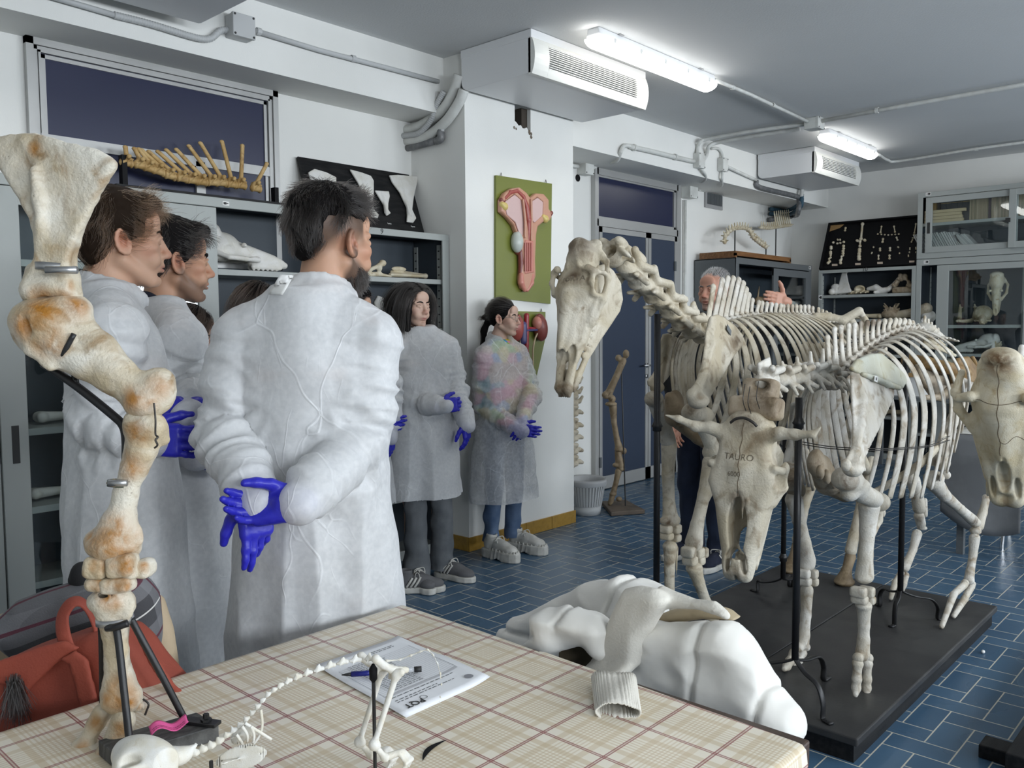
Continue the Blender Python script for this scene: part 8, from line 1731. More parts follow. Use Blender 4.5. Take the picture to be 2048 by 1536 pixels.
A={-1:(ond(358,842,p.t-.16),ond(425,892,p.t-.2)),1:(ond(440,830,p.t+.1),ond(445,885,p.t-.02))}
body(p,A);hair(p,lambda S:cap_long(S,-.17,1.02),M['hcap_bk']);strands(p,2600,lambda u:hl(u,zs=(-.05,-.04,-.02,.02,.075,.095)),fl_long,.27,.0006,M['hair_db'],3,14,.05,.2,avoid=av_sh,shell=1.12)
spectacles(p,'square',M['black']);sweater(p,A,M['cloth_bk']);legs(p,{1:(.12,.10,0),-1:(.05,-.12,0)},M['cloth_bk'],r=(.085,.065,.06));gown(p,A,.40,seed=3.,sl=.165,fat=.95)
for s in(-1,1):glove(p,A[s][1],_r+.3*_d,-_d,s,'left' if s>0 else 'right',curl=(.4,)*4)
shoe(p,.16,.10,.15,M['shoe_w'],M['sole_w'],sole=.034);shoe(p,.10,-.13,-.25,M['shoe_w'],M['sole_w'],sole=.034)
# -- woman mostly hidden behind the standing man
p=make_person('dark-haired woman almost hidden behind the left shoulder of the standing man',516,3.7,(512,562),-35,-40,.05,M['skin'],dict(fem=1.,vol=.012,smooth_hair=1))
A={-1:(p.q(-.02,-.25,1.12),p.q(.16,-.1,1.02)),1:(p.q(-.02,.25,1.12),p.q(.16,.1,1.02))}
body(p,A);hair(p,lambda S:cap_long(S,-.2,1.02),M['hcap_bk']);strands(p,1600,lambda u:hl(u),fl_long,.32,.0006,M['hair_db'],4,12,.05,.2,avoid=av_sh,shell=1.12);sweater(p,A,M['cloth_bk']);legs(p,{1:(.0,.09,0),-1:(.04,-.09,0)},M['cloth_bk']);gown(p,A,.45,seed=4.,sl=.165,fat=.92)
for s in(-1,1):glove(p,A[s][1],p.fw-p.lf*s*.6,V(0,0,1),s,'left' if s>0 else 'right');shoe(p,.05,s*.1,0,M['cloth_bk'],M['cloth_bk'])
# -- hidden person whose arm shows beside the standing man
p=make_person('person hidden behind the standing man, showing one gowned arm and grey shoes',716,4.4,(700,574),-62,-50,.05,M['skin'],dict(fem=1.,vol=.01))
A={1:(ond(783,775,p.t-.02),ond(781,862,p.t-.05)),-1:(p.q(-.02,-.24,1.12),p.q(.16,-.08,1.02))}
body(p,A);hair(p,lambda S:cap_short(S),M['hcap_bk']);strands(p,900,lambda u:hl(u),fl_short,.05,.0008,M['hair_bk'],5,shell=1.13);sweater(p,A,M['cloth_lt']);legs(p,{1:(.12,.12,0),-1:(.0,-.09,0)},M['denim_g'],flare=.012);gown(p,A,.52,seed=5.,fat=.98)
glove(p,A[1][1]+V(0,0,-.02),V(0,.1,-1),_r*-.4-_f,1,'left',curl=(.25,.3,.35,.4));glove(p,A[-1][1],p.fw+p.lf*.6,V(0,0,1),-1,'right');shoe(p,.24,.20,.35,M['shoe_g'],M['sole_w'],'stripe');shoe(p,.02,-.1,0,M['shoe_g'],M['sole_w'],'stripe')
# -- long-haired woman by the shelves
p=make_person('woman with long straight black hair standing against the open shelves',848,4.75,(822,565),-106,-88,.06,M['skin_p'],dict(fem=1.,nose=1.0,vol=.012,smooth_hair=1,gaze=(.25,-.05),brow=.0034))
A={-1:(ond(806,802,p.t-.02),ond(884,812,p.t-.19)),1:(ond(913,785,p.t+.02),ond(931,842,p.t-.08))}
def cap_p6(S):cap_long(S,-.30,1.02);[S.chain([(.05,s*.06,.07),(.05,s*.078,-.03),(.05,s*.082,-.14),(.075,s*.075,-.25 if s<0 else-.32)],[.014,.016,.015,.009])for s in(-1,1)]
body(p,A);hair(p,cap_p6,M['hcap_bk']);strands(p,3000,lambda u:hl(u,zs=(-.05,-.04,-.02,.02,.07,.092)),fl_long,.50,.0006,M['hair_bk'],6,16,.05,.2,avoid=av_sh,shell=1.12)
sweater(p,A,M['cloth_gr']);legs(p,{1:(.02,.11,0),-1:(.08,-.09,0)},M['denim_g'],flare=.022,bot=.045);gown(p,A,.50,seed=6.5,sl=.165,fat=1.02,slit=0)
glove(p,A[1][1]+V(0,0,-.012),V(.0,-.12,-1),-_f-.3*_r,1,'left',curl=(.35,.4,.5,.55),thumb=.7);glove(p,ond(884,812,p.t-.18),_r-.1*_d+.5*_f,-_d,-1,'right',curl=(.6,)*4)
shoe(p,.06,.13,.45,M['shoe_g'],M['sole_w'],'stripe');shoe(p,.12,-.12,.1,M['shoe_g'],M['sole_w'],'stripe')
# -- woman with the ponytail at the pillar
p=make_person('woman with a ponytail and round glasses, bright sweater showing through her gown, at the pillar',1006,5.3,(1004,599),-98,-72,.05,M['skin_p'],dict(fem=1.,nose=1.25,chin=.97,vol=.004,smooth_hair=1,hs=.98))
A={-1:(ond(962,815,p.t-.02),ond(1036,858,p.t-.24)),1:(ond(1062,790,p.t-.02),ond(1046,842,p.t-.2))}
def cap_pony(S):
 S.ell((-.016,0,.048),(.103,.082,.093));S.ell((-.06,0,-.0),(.05,.064,.06));S.box((.135,0,-.045),(.075,.11,.125),rd=.03,sub=True,k=.012);S.box((.04,0,-.13),(.07,.12,.105),rd=.02,sub=True,k=.01);S.ell((-.115,0,-.025),(.03,.025,.025));S.chain([(-.13,0,-.03),(-.155,.0,-.09),(-.15,-.01,-.19),(-.13,-.02,-.27)],[.022,.024,.020,.008])
 for s in(-1,1):S.ell((-.002,s*.085,-.008),(.024,.02,.034),sub=True,k=.005)
body(p,A);hair(p,cap_pony,M['hcap_bk']);strands(p,1800,lambda u:hl(u,zs=(-.05,-.04,.02,.045,.09,.1)),lambda q:tang(q,np.array([-1.,0,-.35])-q*[0,4,0]),.14,.0005,M['hair_bk'],7,9,.03,.05,shell=1.05)
S_=np.random.RandomState(4);b_=np.array([[-.13,0,-.03],[-.158,0,-.09],[-.152,-.01,-.19],[-.13,-.02,-.29]]);P=bez(b_,4)[None]+S_.normal(size=(260,1,3))*.009*np.array([1,1,.3]);W_=p.O+(P.reshape(-1,3)@p.MH.T)*p.hs;hair_curves('ponytail_strands',W_.reshape(P.shape),.0008,M['hair_bk'],p.hair)
spectacles(p,'round',M['steel_dk']);sweater(p,A,M['knit_mc'],fat=.86,neck=False);legs(p,{1:(.0,.10,0),-1:(.0,-.10,0)},M['denim'],r=(.085,.062,.055),bot=.09);gown(p,A,.37,m=M['gown_thin'],seed=7.2,sl=.16,fat=1.0)
glove(p,A[-1][1],_r*.9+.15*_d-.2*_f,-_d,-1,'right',curl=(.35,.4,.4,.45));glove(p,A[1][1],-_r*.2+.6*_d-.6*_f,-_d-_r,1,'left',curl=(.5,)*4)
shoe(p,.05,.13,.30,M['shoe_w'],M['sole_w'],'chunky',sole=.052,L=.29);shoe(p,.07,-.12,.15,M['shoe_w'],M['sole_w'],'chunky',sole=.052,L=.29)
# -- the standing man seen from behind
p=make_person('tall man seen from behind with hands clasped on his back and a dark beard',622,2.12,(652,366),42,6,.06,M['skin_b'],dict(nose=1.2,vol=.016,beard=1.,fade=1.,fade0=-.015,brow=.005))
A={1:(ond(446,862,p.t-.04),ond(508,986,p.t-.20)),-1:(ond(720,880,p.t-.02),ond(612,992,p.t-.22))}
def cap_fade(S):
 S.ell((-.018,0,.082),(.108,.080,.070));S.ell((-.073,0,.038),(.043,.058,.068));S.ell((-.086,0,-.020),(.019,.034,.034));S.ell((.066,0,.096),(.036,.052,.028));S.box((.155,0,-.05),(.075,.12,.125),rd=.02,sub=True,k=.01)
 S.box((.02,.09,-.02),(.075,.036,.068),rd=.02,sub=True,k=.016);S.box((.02,-.09,-.02),(.075,.036,.068),rd=.02,sub=True,k=.016)
body(p,A);hair(p,cap_fade,M['hcap_bk'])
strands(p,5200,lambda u:(u[:,2]>np.interp(u[:,0],[-.12,-.07,-.03,.02,.08],[-.04,-.02,.06,.075,.085]))&(np.abs(u[:,1])<np.where(u[:,0]<-.05,.062,.09)),lambda q:fl_short(q)*.8+np.array([0,0,.25])*(q[:,2:3]>.09)+.2*np.stack([np.sin(q[:,2]*90),np.cos(q[:,0]*80),0*q[:,0]],1),lambda u:np.where(u[:,2]>.05,.05,.032),.0005,M['hair_bk'],8,8,.22,.6,shell=1.13)
R_=np.random.RandomState(9);n_=2600;u=R_.normal(size=(n_*6,3));u/=np.linalg.norm(u,axis=1,keepdims=True);u=np.array([.044,0,-.072])+u*np.array([.056,.056,.050]);u=u[(u[:,2]<-.045-.3*np.maximum(u[:,0]-.05,0)*0)&(u[:,0]>.0)&~((np.abs(u[:,1])<.024)&(u[:,2]>-.075)&(u[:,0]>.08))][:n_];nn=u-np.array([.044,0,-.072]);nn/=np.linalg.norm(nn,axis=1,keepdims=True)
P=grow(u,nn,lambda q:np.tile(np.array([.3,0,-1.]),(len(q),1)),R_.uniform(.012,.026,len(u)),5,3,.3,None,0,.8);W_=p.O+(P.reshape(-1,3)@p.MH.T)*p.hs;hair_curves('beard',W_.reshape(P.shape),.0005,M['hair_bk'],p.o)
sweater(p,A,M['cloth_lt'],neck=False);legs(p,{1:(.0,.09,0),-1:(.03,-.09,0)},M['denim_g']);g=gown(p,A,.50,seed=8.3,sl=.158,fat=1.0,armr=(.072,.068,.056))
glove(p,ond(506,992,p.t-.2),.12*_r+_d-.05*_f,-_r*.6-_f*.8,1,'left',curl=(.12,.22,.45,.6),spread=.05,thumb=.75);glove(p,ond(590,1006,p.t-.24),-_r+.12*_d-.05*_f,-_d+.5*_f,-1,'right',curl=(.45,.5,.5,.55),thumb=1.0,spread=.03)
from mathutils.bvhtree import BVHTree
bv=BVHTree.FromPolygons([Vector(v.co)+Vector(p.base)for v in g.data.vertices],[tuple(q.vertices)for q in g.data.polygons])
gr=[]
for a_ in np.linspace(0,1,6):
 row=[]
 for c_ in np.linspace(0,1,8):
  x,y=560+c_*-23+a_*28,549+c_*39+a_*2;o_=Vector(C0);d_=Vector(nrm(ray(x,y)));h_=bv.ray_cast(o_,d_);row.append(np.array(h_[0])-np.array(d_)*.004 if h_[0]else ond(x,y,p.t-.15))
 gr.append(row)
MB().grid(gr).build('tie_tape',mat('white_tape',(.80,.80,.78),.7),g,smooth=True,solid=.001)
for s in(-1,1):shoe(p,.0,s*.1,0,M['cloth_bk'],M['cloth_bk'])
# -- the instructor behind the horse
w_=ond(1570,603,4.95);wr=ond(1352,842,5.05)
p=make_person('grey-haired man in black raising one hand behind the horse skeleton',1408,5.1,(1432,537),172,176,.02,M['skin_r'],dict(nose=1.15,vol=.006,beard=.6,browm=M['hcap_gr'],mouth=.6,thin=1.03,bare_hands=[]))
x1,y1=hframe(-_r*.8-_f*.55-_d*.12,V(0,0,1));x2,y2=hframe(V(-.05,0,-1),V(-1,.2,0))
p.b['bare_hands']=[(w_,np.array([x1,y1,-np.cross(x1,y1)]).T,dict(curl=(.16,.16,.2,.24),spread=.02,thumb=-.75,r=1.08,thumb_up=.1)),(wr,np.array([x2,y2,np.cross(x2,y2)]).T,dict(curl=(.3,.35,.4,.45)))]
A={1:(ond(1508,706,5.0),w_),-1:(ond(1345,760,5.12),wr)}
body(p,A)
def cap_grey(S):S.ell((-.026,0,.062),(.098,.081,.083));S.ell((-.06,0,.0),(.05,.068,.06));S.box((.13,0,-.045),(.075,.12,.125),rd=.03,sub=True,k=.012);S.box((.03,0,-.13),(.06,.12,.125),rd=.02,sub=True,k=.01)
hair(p,cap_grey,M['hcap_gr']);strands(p,2200,lambda u:hl(u,zs=(-.05,-.04,.02,.035,.1,.115)),lambda q:tang(q,np.array([-.5,0,.3])-q*[0,1,0])+np.array([0,0,.35]),.032,.0006,M['hair_gr'],10,6,.2,.6,shell=1.04)
S=SDF(.009,.03);q=p.q;S.place(p.base,p.M,p.sc);S.loft([(.86,.03,0,.135,.185),(1.0,.03,0,.14,.185),(1.2,.01,0,.13,.19),(1.33,0,0,.12,.185),(1.42,-.01,0,.09,.14),(1.5,-.025,0,.064,.074)])
for s in(-1,1):S.cap((-.02,s*.06,1.47),(-.01,s*.19,1.385),.05,.062)
S.place()
for s in(-1,1):e,w=A[s];S.chain([q(-.01,s*.19,1.38),e,w-nrm(w-e)*.05],[.068*p.sc,.058*p.sc,.042*p.sc])
solid(S,'black_shirt',M['cloth_bk'],p.o,rx=1,disp=lambda v,n:.005*noise(v*[12,12,9])+.003*noise(v*28))
c=w_-nrm(w_-A[1][0])*.035;ax=nrm(w_-A[1][0]);MB().lathe(c,[(.030,-.012),(.034,-.010),(.034,.010),(.030,.012)],20,ax).build('watch',M['black'],p.o,smooth=True)
legs(p,{1:(.03,.13,0),-1:(.0,-.10,0)},M['denim_n'],r=(.095,.075,.066));shoe(p,.06,.16,.1,M['shoe_n'],M['sole_w'],'stripe',L=.30);shoe(p,.02,-.12,-.1,M['shoe_n'],M['sole_w'],'stripe',L=.30)
# ---------------------------------------------------------------- chairs, clothes and bags by the near table
M['puffer']=mat('cream_quilted_fabric',(.76,.74,.69),.55,spec=.3,sheen=.2,bump=.5,bscale=16,bdist=.006);M['knit']=mat('cream_knit',(.68,.65,.58),.9,bump=.5,bscale=180,bdist=.002);M['lining']=mat('tan_lining',(.42,.34,.22),.7);M['beige']=mat('beige_upholstery',(.46,.36,.24),.9,bump=.4,bscale=220);M['rust']=mat('rust_fabric',(.30,.058,.032),.75,bump=.35,bscale=240,col2=(.24,.045,.026),nscale=8)
def ch(label,x,y,rz,hb,m,seatm):
 t=thing('chair',label,'chair',(x,y,0),rz);c,s=math.cos(rz),math.sin(rz);r=np.array([[c,-s,0],[s,c,0],[0,0,1]]);w=lambda a,b,z:r@V(a,b,z)
 def bx(n,cx,cy,cz,hx,hy,hz,mm,bv=.01):MB_=MB().box(cx-hx,cx+hx,cy-hy,cy+hy,cz-hz,cz+hz);o=MB_.build(n,mm,None,bevel=bv);o.parent=t;return o
 bx('seat',0,0,.44,.21,.21,.025,seatm);bx('backrest',-.21,0,(hb+.52)/2,.018,.21,(hb-.52)/2,seatm)
 for a in(-1,1):
  for b in(-1,1):bx('leg',a*.19,b*.19,.21,.014,.014,.21,M['iron'],.004)
 for b in(-1,1):bx('back_post',-.215,b*.17,.5,.012,.012,.1,M['iron'],.003)
 return t
ch('chair hidden under the cream jacket at the far side of the near table',1.60,1.16,PI,.56,M['darkwood'],M['darkwood'])
oj=ond(1300,1300,1.80);uj=nrm(ond(1590,1300,1.52)-ond(1060,1300,2.04));vj=-_d
jk=thing('puffer_jacket','cream quilted jacket thrown over a chair at the far side of the oilcloth table','jacket',(1.6,1.1,.45))
def quilt(lines):
 nj_=np.cross(uj,nrm(vj-uj*(vj@uj)))
 def f(v,n):
  d=.005*noise(v*[8,8,8])+.0065*(1-2.2*np.abs(noise(v*[9,9,22])))+.004*(1-2.2*np.abs(noise(v*[20,16,12]+5)))+.0015*noise(v*[30,30,30])
  for(a,b)in lines:
   A_,B_=onp(*a,oj,nj_),onp(*b,oj,nj_);e=B_-A_;w=v-A_;w=w-np.outer(w@nj_,nj_);t=np.clip((w@e)/(e@e),0,1);q=np.linalg.norm(w-t[:,None]*e,axis=1);d=d-.010*np.exp(-(q/.006)**2)
  return d
 return f
def jl(S):
 trace(S,[(1006,1300),(1010,1258),(1026,1240),(1060,1218),(1110,1192),(1160,1172),(1205,1164),(1245,1166),(1290,1182),(1290,1235),(1262,1275),(1230,1330),(1225,1400),(1130,1400),(1040,1370)],oj-np.cross(uj,vj)*0,uj,vj,.055,rd=.05,bend=lambda u,v:.22*np.clip(-u,0,1)*np.clip(-u,0,1)-.05);S.ell(ond(1172,1318,1.78),(.034,.05,.045),sub=True,k=.02)
 S.chain([ond(x,y,t)for x,y,t in((1070,1300,1.85),(1100,1262,1.82),(1140,1248,1.8),(1190,1262,1.78),(1205,1300,1.77))],[.030,.034,.03,.028,.02])
solid(SDF(.006,.02)if 0 else(lambda S:(jl(S),S)[1])(SDF(.006,.022)),'jacket_body',M['puffer'],jk,rx=2,disp=quilt([((1012,1250),(1090,1275)),((1090,1275),(1180,1240)),((1230,1168),(1215,1225))]))
def jr(S):trace(S,[(1252,1300),(1280,1250),(1320,1228),(1375,1236),(1440,1244),(1468,1246),(1494,1272),(1530,1335),(1560,1392),(1590,1440),(1598,1468),(1588,1500),(1450,1475),(1300,1430),(1235,1390)],oj,uj,vj,.05,rd=.045,bend=lambda u,v:.03-.35*u*u+.12*np.clip(v,0,1))
solid((lambda S:(jr(S),S)[1])(SDF(.006,.02)),'jacket_panel',M['puffer'],jk,rx=2,disp=quilt([((1432,1250),(1425,1410)),((1300,1330),(1345,1400)),((1545,1370),(1540,1440))]))
def jn(S):trace(S,[(1300,1235),(1335,1222),(1400,1212),(1440,1222),(1466,1243),(1400,1240),(1330,1250)],oj,uj,vj,.03,rd=.02,bend=lambda u,v:-.02)
solid((lambda S:(jn(S),S)[1])(SDF(.006,.01)),'lining',M['lining'],jk,rx=1)
MB().lathe(ond(1172,1318,1.84),[(.0,0),(.06,0)],20,_f).build('dark_lining',mat('brown_lining',(.06,.045,.025),.9),jk)
sw=thing('sweater','cream knitted sweater lying over the jacket with one cuff on the oilcloth','sweater',(1.5,1.0,.7))
def ss(S):
 o2=oj-_f*.085;trace(S,[(1272,1172),(1300,1168),(1332,1176),(1352,1196),(1330,1232),(1308,1270),(1298,1320),(1284,1366),(1202,1342),(1212,1306),(1232,1262),(1252,1214)],o2,uj,vj,.024,rd=.022,bend=lambda u,v:.03+2.0*np.clip(-v+.01,0,.12))
 trace(S,[(1320,1172),(1348,1186),(1390,1200),(1430,1204),(1456,1226),(1462,1244),(1440,1232),(1400,1218),(1350,1214),(1320,1216)],o2-_f*-.015,uj,vj,.014,rd=.012)
solid((lambda S:(ss(S),S)[1])(SDF(.006,.02)),'sleeve',M['knit'],sw,rx=2,disp=lambda v,n:.005*noise(v*[16,16,6])+.003*(1-2*np.abs(noise(v*[11,11,5]))))
cA_,cB_=onz(1228,1362,CZ+.016),onz(1236,1424,CZ+.010);cd=nrm(cB_-cA_);cl=np.cross(cd,V(0,0,1));a=np.linspace(0,2*PI,121)
g=[[cA_+(cB_-cA_)*t+cl*(.040-.002*t+.0012*math.cos(q*40))*math.copysign(abs(math.cos(q))**.7,math.cos(q))+V(0,0,(.013+.0012*math.cos(q*40)+.003*math.sin(q*3+t*4))*math.sin(q))for q in a]for t in np.linspace(-.12,1,9)]
MB().grid(g).build('cuff',M['knit'],sw,smooth=True,solid=.002)
# left side: chair, plaid coat, backpack
TL=1.80;lp=lambda x,y,d=0.:ond(x,y,TL+d)
bc_=thing('chair','beige upholstered chair behind the plaid coat and the red backpack at the lower left','chair',lp(180,1200)*[1,1,0])
S=SDF(.007,.012);trace(S,[(-40,1260),(0,1228),(60,1205),(200,1170),(300,1178),(326,1196),(346,1260),(362,1370),(366,1480),(200,1560),(-40,1560)],lp(160,1350,.08),_r,-_d,.03,rd=.028);solid(S,'backrest',M['beige'],bc_,rx=1)
b_=lp(160,1350,.08);MB().box(b_[0]-.22,b_[0]+.2,b_[1]-.06,b_[1]+.38,.40,.46).build('seat',M['beige'],bc_,bevel=.02)
for a in(-1,1):
 for c in(0,1):x,y=b_[0]+a*.18,b_[1]+.0+c*.32;MB().cyl((x,y,0),(x,y,.42),.014,10).build('leg',M['iron'],bc_)
def coat_mat():
 m=mat('grey_plaid_wool',(.07,.07,.075),.9,bump=.4,bscale=260);t=m.node_tree;N=t.nodes;L=t.links;tc=N.new('ShaderNodeTexCoord');mp=N.new('ShaderNodeMapping');L.new(tc.outputs['Object'],mp.inputs[0]);mp.inputs['Rotation'].default_value=(0,.5,-.83);sp=N.new('ShaderNodeSeparateXYZ');L.new(mp.outputs[0],sp.inputs[0])
 def mt(op,a,c):
  n=N.new('ShaderNodeMath');n.operation=op
  for i,x in enumerate((a,c)):
   if isinstance(x,(int,float)):n.inputs[i].default_value=x
   else:L.new(x,n.inputs[i])
  return n.outputs[0]
 c=None
 def mix(f,a,c2):
  x=N.new('ShaderNodeMix');x.data_type='RGBA';L.new(f,x.inputs[0]);x.inputs[7].default_value=(*c2,1)
  if isinstance(a,tuple):x.inputs[6].default_value=(*a,1)
  else:L.new(a,x.inputs[6])
  return x.outputs[2]
 fs=[mt('FRACT',mt('DIVIDE',sp.outputs[k],.125),0)for k in(0,2)];col=(.055,.055,.06)
 for f in fs:col=mix(mt('MULTIPLY',mt('GREATER_THAN',f,.5),.55),col,(.19,.19,.20))
 for f in fs:col=mix(mt('COMPARE',f,.25),col,(.62,.61,.58))
 for f in fs:col=mix(mt('COMPARE',f,.74),col,(.10,.03,.045))
 for n in N:
  if n.type=='MATH' and n.operation=='COMPARE':n.inputs[2].default_value=.014 if n.inputs[1].default_value<.5 else .03
 L.new(col,N['Principled BSDF'].inputs['Base Color']);return m
co=thing('coat','dark grey plaid coat hanging over the beige chair','coat',lp(160,1300)*[1,1,0]+V(0,0,.6))
S=SDF(.006,.02);trace(S,[(-40,1260),(0,1236),(50,1196),(110,1176),(160,1162),(230,1150),(300,1150),(318,1186),(319,1270),(312,1312),(280,1320),(200,1330),(100,1340),(30,1310)],lp(160,1250,.03),_r,-_d,.05,rd=.045,bend=lambda u,v:.25*np.clip(v,0,.3));solid(S,'coat_body',coat_mat(),co,rx=2,disp=lambda v,n:.005*noise(v*[9,9,14])+.003*(1-2*np.abs(noise(v*[8,8,12]))))
S=SDF(.005,.01);S.chain([lp(152,1160),lp(165,1146),lp(182,1150)],[.016,.022,.018]);S.cap(lp(170,1160),lp(182,1200),.024,.02);solid(S,'collar',M['cloth_bk'],co)
bp_=thing('backpack','rust red backpack with a top handle in front of the plaid coat','backpack',lp(160,1450,-.12)*[1,1,0]+V(0,0,.46))
S=SDF(.006,.02);o_=lp(170,1380,-.13);trace(S,[(-30,1345),(20,1318),(90,1290),(200,1256),(262,1250),(292,1280),(330,1330),(366,1380),(366,1440),(330,1560),(60,1560),(40,1470),(-30,1450)],o_,_r,-_d,.075,rd=.05,bend=lambda u,v:.08*np.clip(-v,0,.3));solid(S,'bag_body',M['rust'],bp_,rx=2,disp=lambda v,n:.005*noise(v*[10,10,14])+.004*(1-2*np.abs(noise(v*[9,9,9]))))
S=SDF(.005,.008);trace(S,[(-30,1335),(0,1320),(80,1292),(130,1280),(160,1296),(110,1330),(50,1390),(30,1375),(-30,1360)],lp(60,1340,-.215),_r,-_d,.008,rd=.006);solid(S,'flap',M['rust'],bp_,rx=1)
S=SDF(.005,.008);trace(S,[(118,1318),(150,1300),(176,1318),(196,1400),(200,1500),(170,1500),(160,1410),(140,1330)],lp(160,1400,-.222),_r,-_d,.006,rd=.005);solid(S,'front_strap',M['rust'],bp_,rx=1)
S=SDF(.005,.008);trace(S,[(262,1252),(285,1268),(350,1370),(368,1384),(340,1392),(300,1330)],lp(310,1330,-.215),_r,-_d,.007,rd=.006);solid(S,'shoulder_strap',M['rust'],bp_,rx=1)
MB().tube(bez([lp(140,1310,-.2),lp(127,1270,-.2),lp(125,1235,-.18),(lp(140,1208,-.17)),lp(160,1203,-.16),lp(178,1220,-.15),lp(192,1250,-.15),lp(196,1268,-.15)],6),.014,8,flat=.3,up=_r).build('handle',M['rust'],bp_,smooth=True)
P=np.array([lp(30,1362,-.23)])+np.random.RandomState(2).normal(size=(260,1,3))*.006+np.linspace(0,1,6)[None,:,None]*(np.array([0,0,-.06])+np.random.RandomState(3).normal(size=(260,1,3))*.014);hair_curves('fur_charm',P,.0008,M['hair_bk'],bp_)
# ---------------------------------------------------------------- anatomical models on the pillar
YP=CY;gp=lambda x,y,d=0.:ony(x,y,YP-d)
M['green']=mat('olive_board',(.17,.19,.035),.3);pk=lambda n,c,r=.35:mat(n,c,r,spec=.5)
pink,pale,red,tan,yel,ink_,dred=pk('model_pink',(.55,.22,.17)),pk('model_pale',(.60,.42,.40)),pk('model_red',(.34,.07,.055)),pk('model_tan',(.52,.27,.18)),pk('model_yellow',(.62,.48,.16)),pk('model_grey',(.48,.51,.47)),pk('model_dark_red',(.20,.045,.035))
def board(lbl,pts):
 t=thing('anatomy_model',lbl,'anatomical model',gp(*pts[0]),group='anatomical models on the pillar');q=[gp(*p)for p in pts];b=MB();b.prism([V(p[0],YP-.0005,p[2])for p in q],(0,-.018,0));b.build('board',M['green'],t,bevel=.001)
 for k in(0,1):c=(q[0]*(.9-.8*k)+q[1]*(.1+.8*k));MB().tube([c+V(-.008,-.01,.0),c+V(0,-.01,.022),c+V(.008,-.01,0)],.002,6).build('hanger',M['wire'],t)
 return t
def md(t,name,fn,m,h=.0045,k=.006):S=SDF(h,k);fn(S);return solid(S,name,m,t,rx=1)
PT=lambda S,pts,d0,T,**kw:trace(S,pts,V(4.3,YP-.018-d0,2),V(1,0,0),V(0,0,1),T,**kw)
a1=board('green board with a pink model of the female reproductive tract on the pillar',[(988,351),(1100,368),(1097,608),(988,596)]);CHN=lambda S,pts,r,d=.03:S.chain([gp(x,y,.018+d)for x,y in pts],r)
md(a1,'outer_wall',lambda S:(PT(S,[(998,400),(1006,386),(1020,377),(1036,375),(1050,386),(1057,396),(1068,387),(1084,388),(1094,400),(1094,418),(1102,428),(1096,442),(1084,444),(1072,454),(1069,470),(1067,520),(1068,553),(1060,575),(1050,583),(1041,577),(1037,560),(1040,520),(1034,480),(1024,452),(1012,437),(998,424)],.02,.022,rd=.014),PT(S,[(1010,404),(1030,388),(1044,400),(1050,440),(1048,470),(1040,472),(1030,445),(1014,428)],.045,.02,rd=.006,sub=True),PT(S,[(1066,402),(1076,394),(1088,404),(1087,430),(1070,446),(1064,440)],.045,.02,rd=.006,sub=True)),tan)
md(a1,'membrane',lambda S:(PT(S,[(1008,404),(1030,388),(1045,400),(1051,440),(1048,474),(1040,474),(1030,445),(1013,430)],.03,.006),PT(S,[(1064,402),(1076,394),(1089,404),(1088,432),(1070,448),(1063,440)],.03,.006)),pale)
md(a1,'horn_channel',lambda S:(CHN(S,[(1010,396),(1020,385),(1034,382),(1046,394),(1052,412),(1056,440),(1057,466),(1056,484)],[.012,.014,.014,.016,.02,.022,.014,.01],.035),CHN(S,[(1060,400),(1060,430)],[.01,.016],.035)),red);md(a1,'channel_rim',lambda S:(CHN(S,[(1046,400),(1050,440),(1050,475)],[.009,.009,.007],.048),CHN(S,[(1062,400),(1063,440),(1062,480)],[.009,.009,.007],.048)),tan)
md(a1,'vagina',lambda S:PT(S,[(1048,480),(1065,482),(1066,545),(1048,548)],.036,.012),pink);md(a1,'vagina_folds',lambda S:[CHN(S,[(1050+4*i,486),(1050+4*i,542)],[.005,.005],.05)for i in range(4)],red);md(a1,'vulva',lambda S:(CHN(S,[(1042,550),(1042,565),(1049,580)],[.018,.022,.014],.03),CHN(S,[(1064,550),(1062,566),(1054,580)],[.016,.02,.014],.03)),pink);md(a1,'muscle_wall',lambda S:CHN(S,[(1040,500),(1042,525),(1041,550)],[.02,.02,.018],.022),dred)
md(a1,'bladder',lambda S:(S.ell(gp(1034,484,.045),(.045,.04,.07)),),ink_);md(a1,'bladder_base',lambda S:S.ell(gp(1037,500,.03),(.04,.03,.035)),dred)
for x,y in((1008,413),(1090,438)):md(a1,'ovary',lambda S:(S.ell(gp(x,y,.05),(.03,.025,.028)),S.ell(gp(x-4,y-4,.05),(.02,.02,.02))),yel)
for x,y in((1004,400),(1099,426)):md(a1,'fimbria',lambda S:[S.ell(gp(x+i*2.5-2,y+(i%2)*4,.045),(.016,.016,.016))for i in range(3)],dred)
a2=board('lower green board with red kidneys and blood vessels behind the ponytail woman',[(1018,622),(1087,624),(1087,676),(1064,777),(1018,777)])
md(a2,'kidney',lambda S:(S.ell(gp(1081,655,.05),(.06,.04,.095),rotm(y=-.2)),S.ell(gp(1072,660,.07),(.02,.03,.03),sub=True)),dred);md(a2,'kidney_section',lambda S:(S.ell(gp(1074,646,.06),(.03,.035,.045)),),pink);md(a2,'kidney',lambda S:(S.ell(gp(1034,655,.05),(.055,.04,.09)),),red)
md(a2,'artery',lambda S:(CHN(S,[(1053,631),(1053,690),(1050,712),(1047,724)],[.018,.016,.014,.01],.04),CHN(S,[(1053,695),(1057,715),(1059,722)],[.012,.01,.008],.04),CHN(S,[(1053,656),(1070,657)],[.010,.008],.045)),pk('model_artery',(.30,.02,.03)));md(a2,'vein',lambda S:(CHN(S,[(1046,650),(1046,682)],[.026,.026],.045),CHN(S,[(1046,661),(1074,660)],[.009,.008],.05)),pk('model_vein',(.06,.055,.16)))
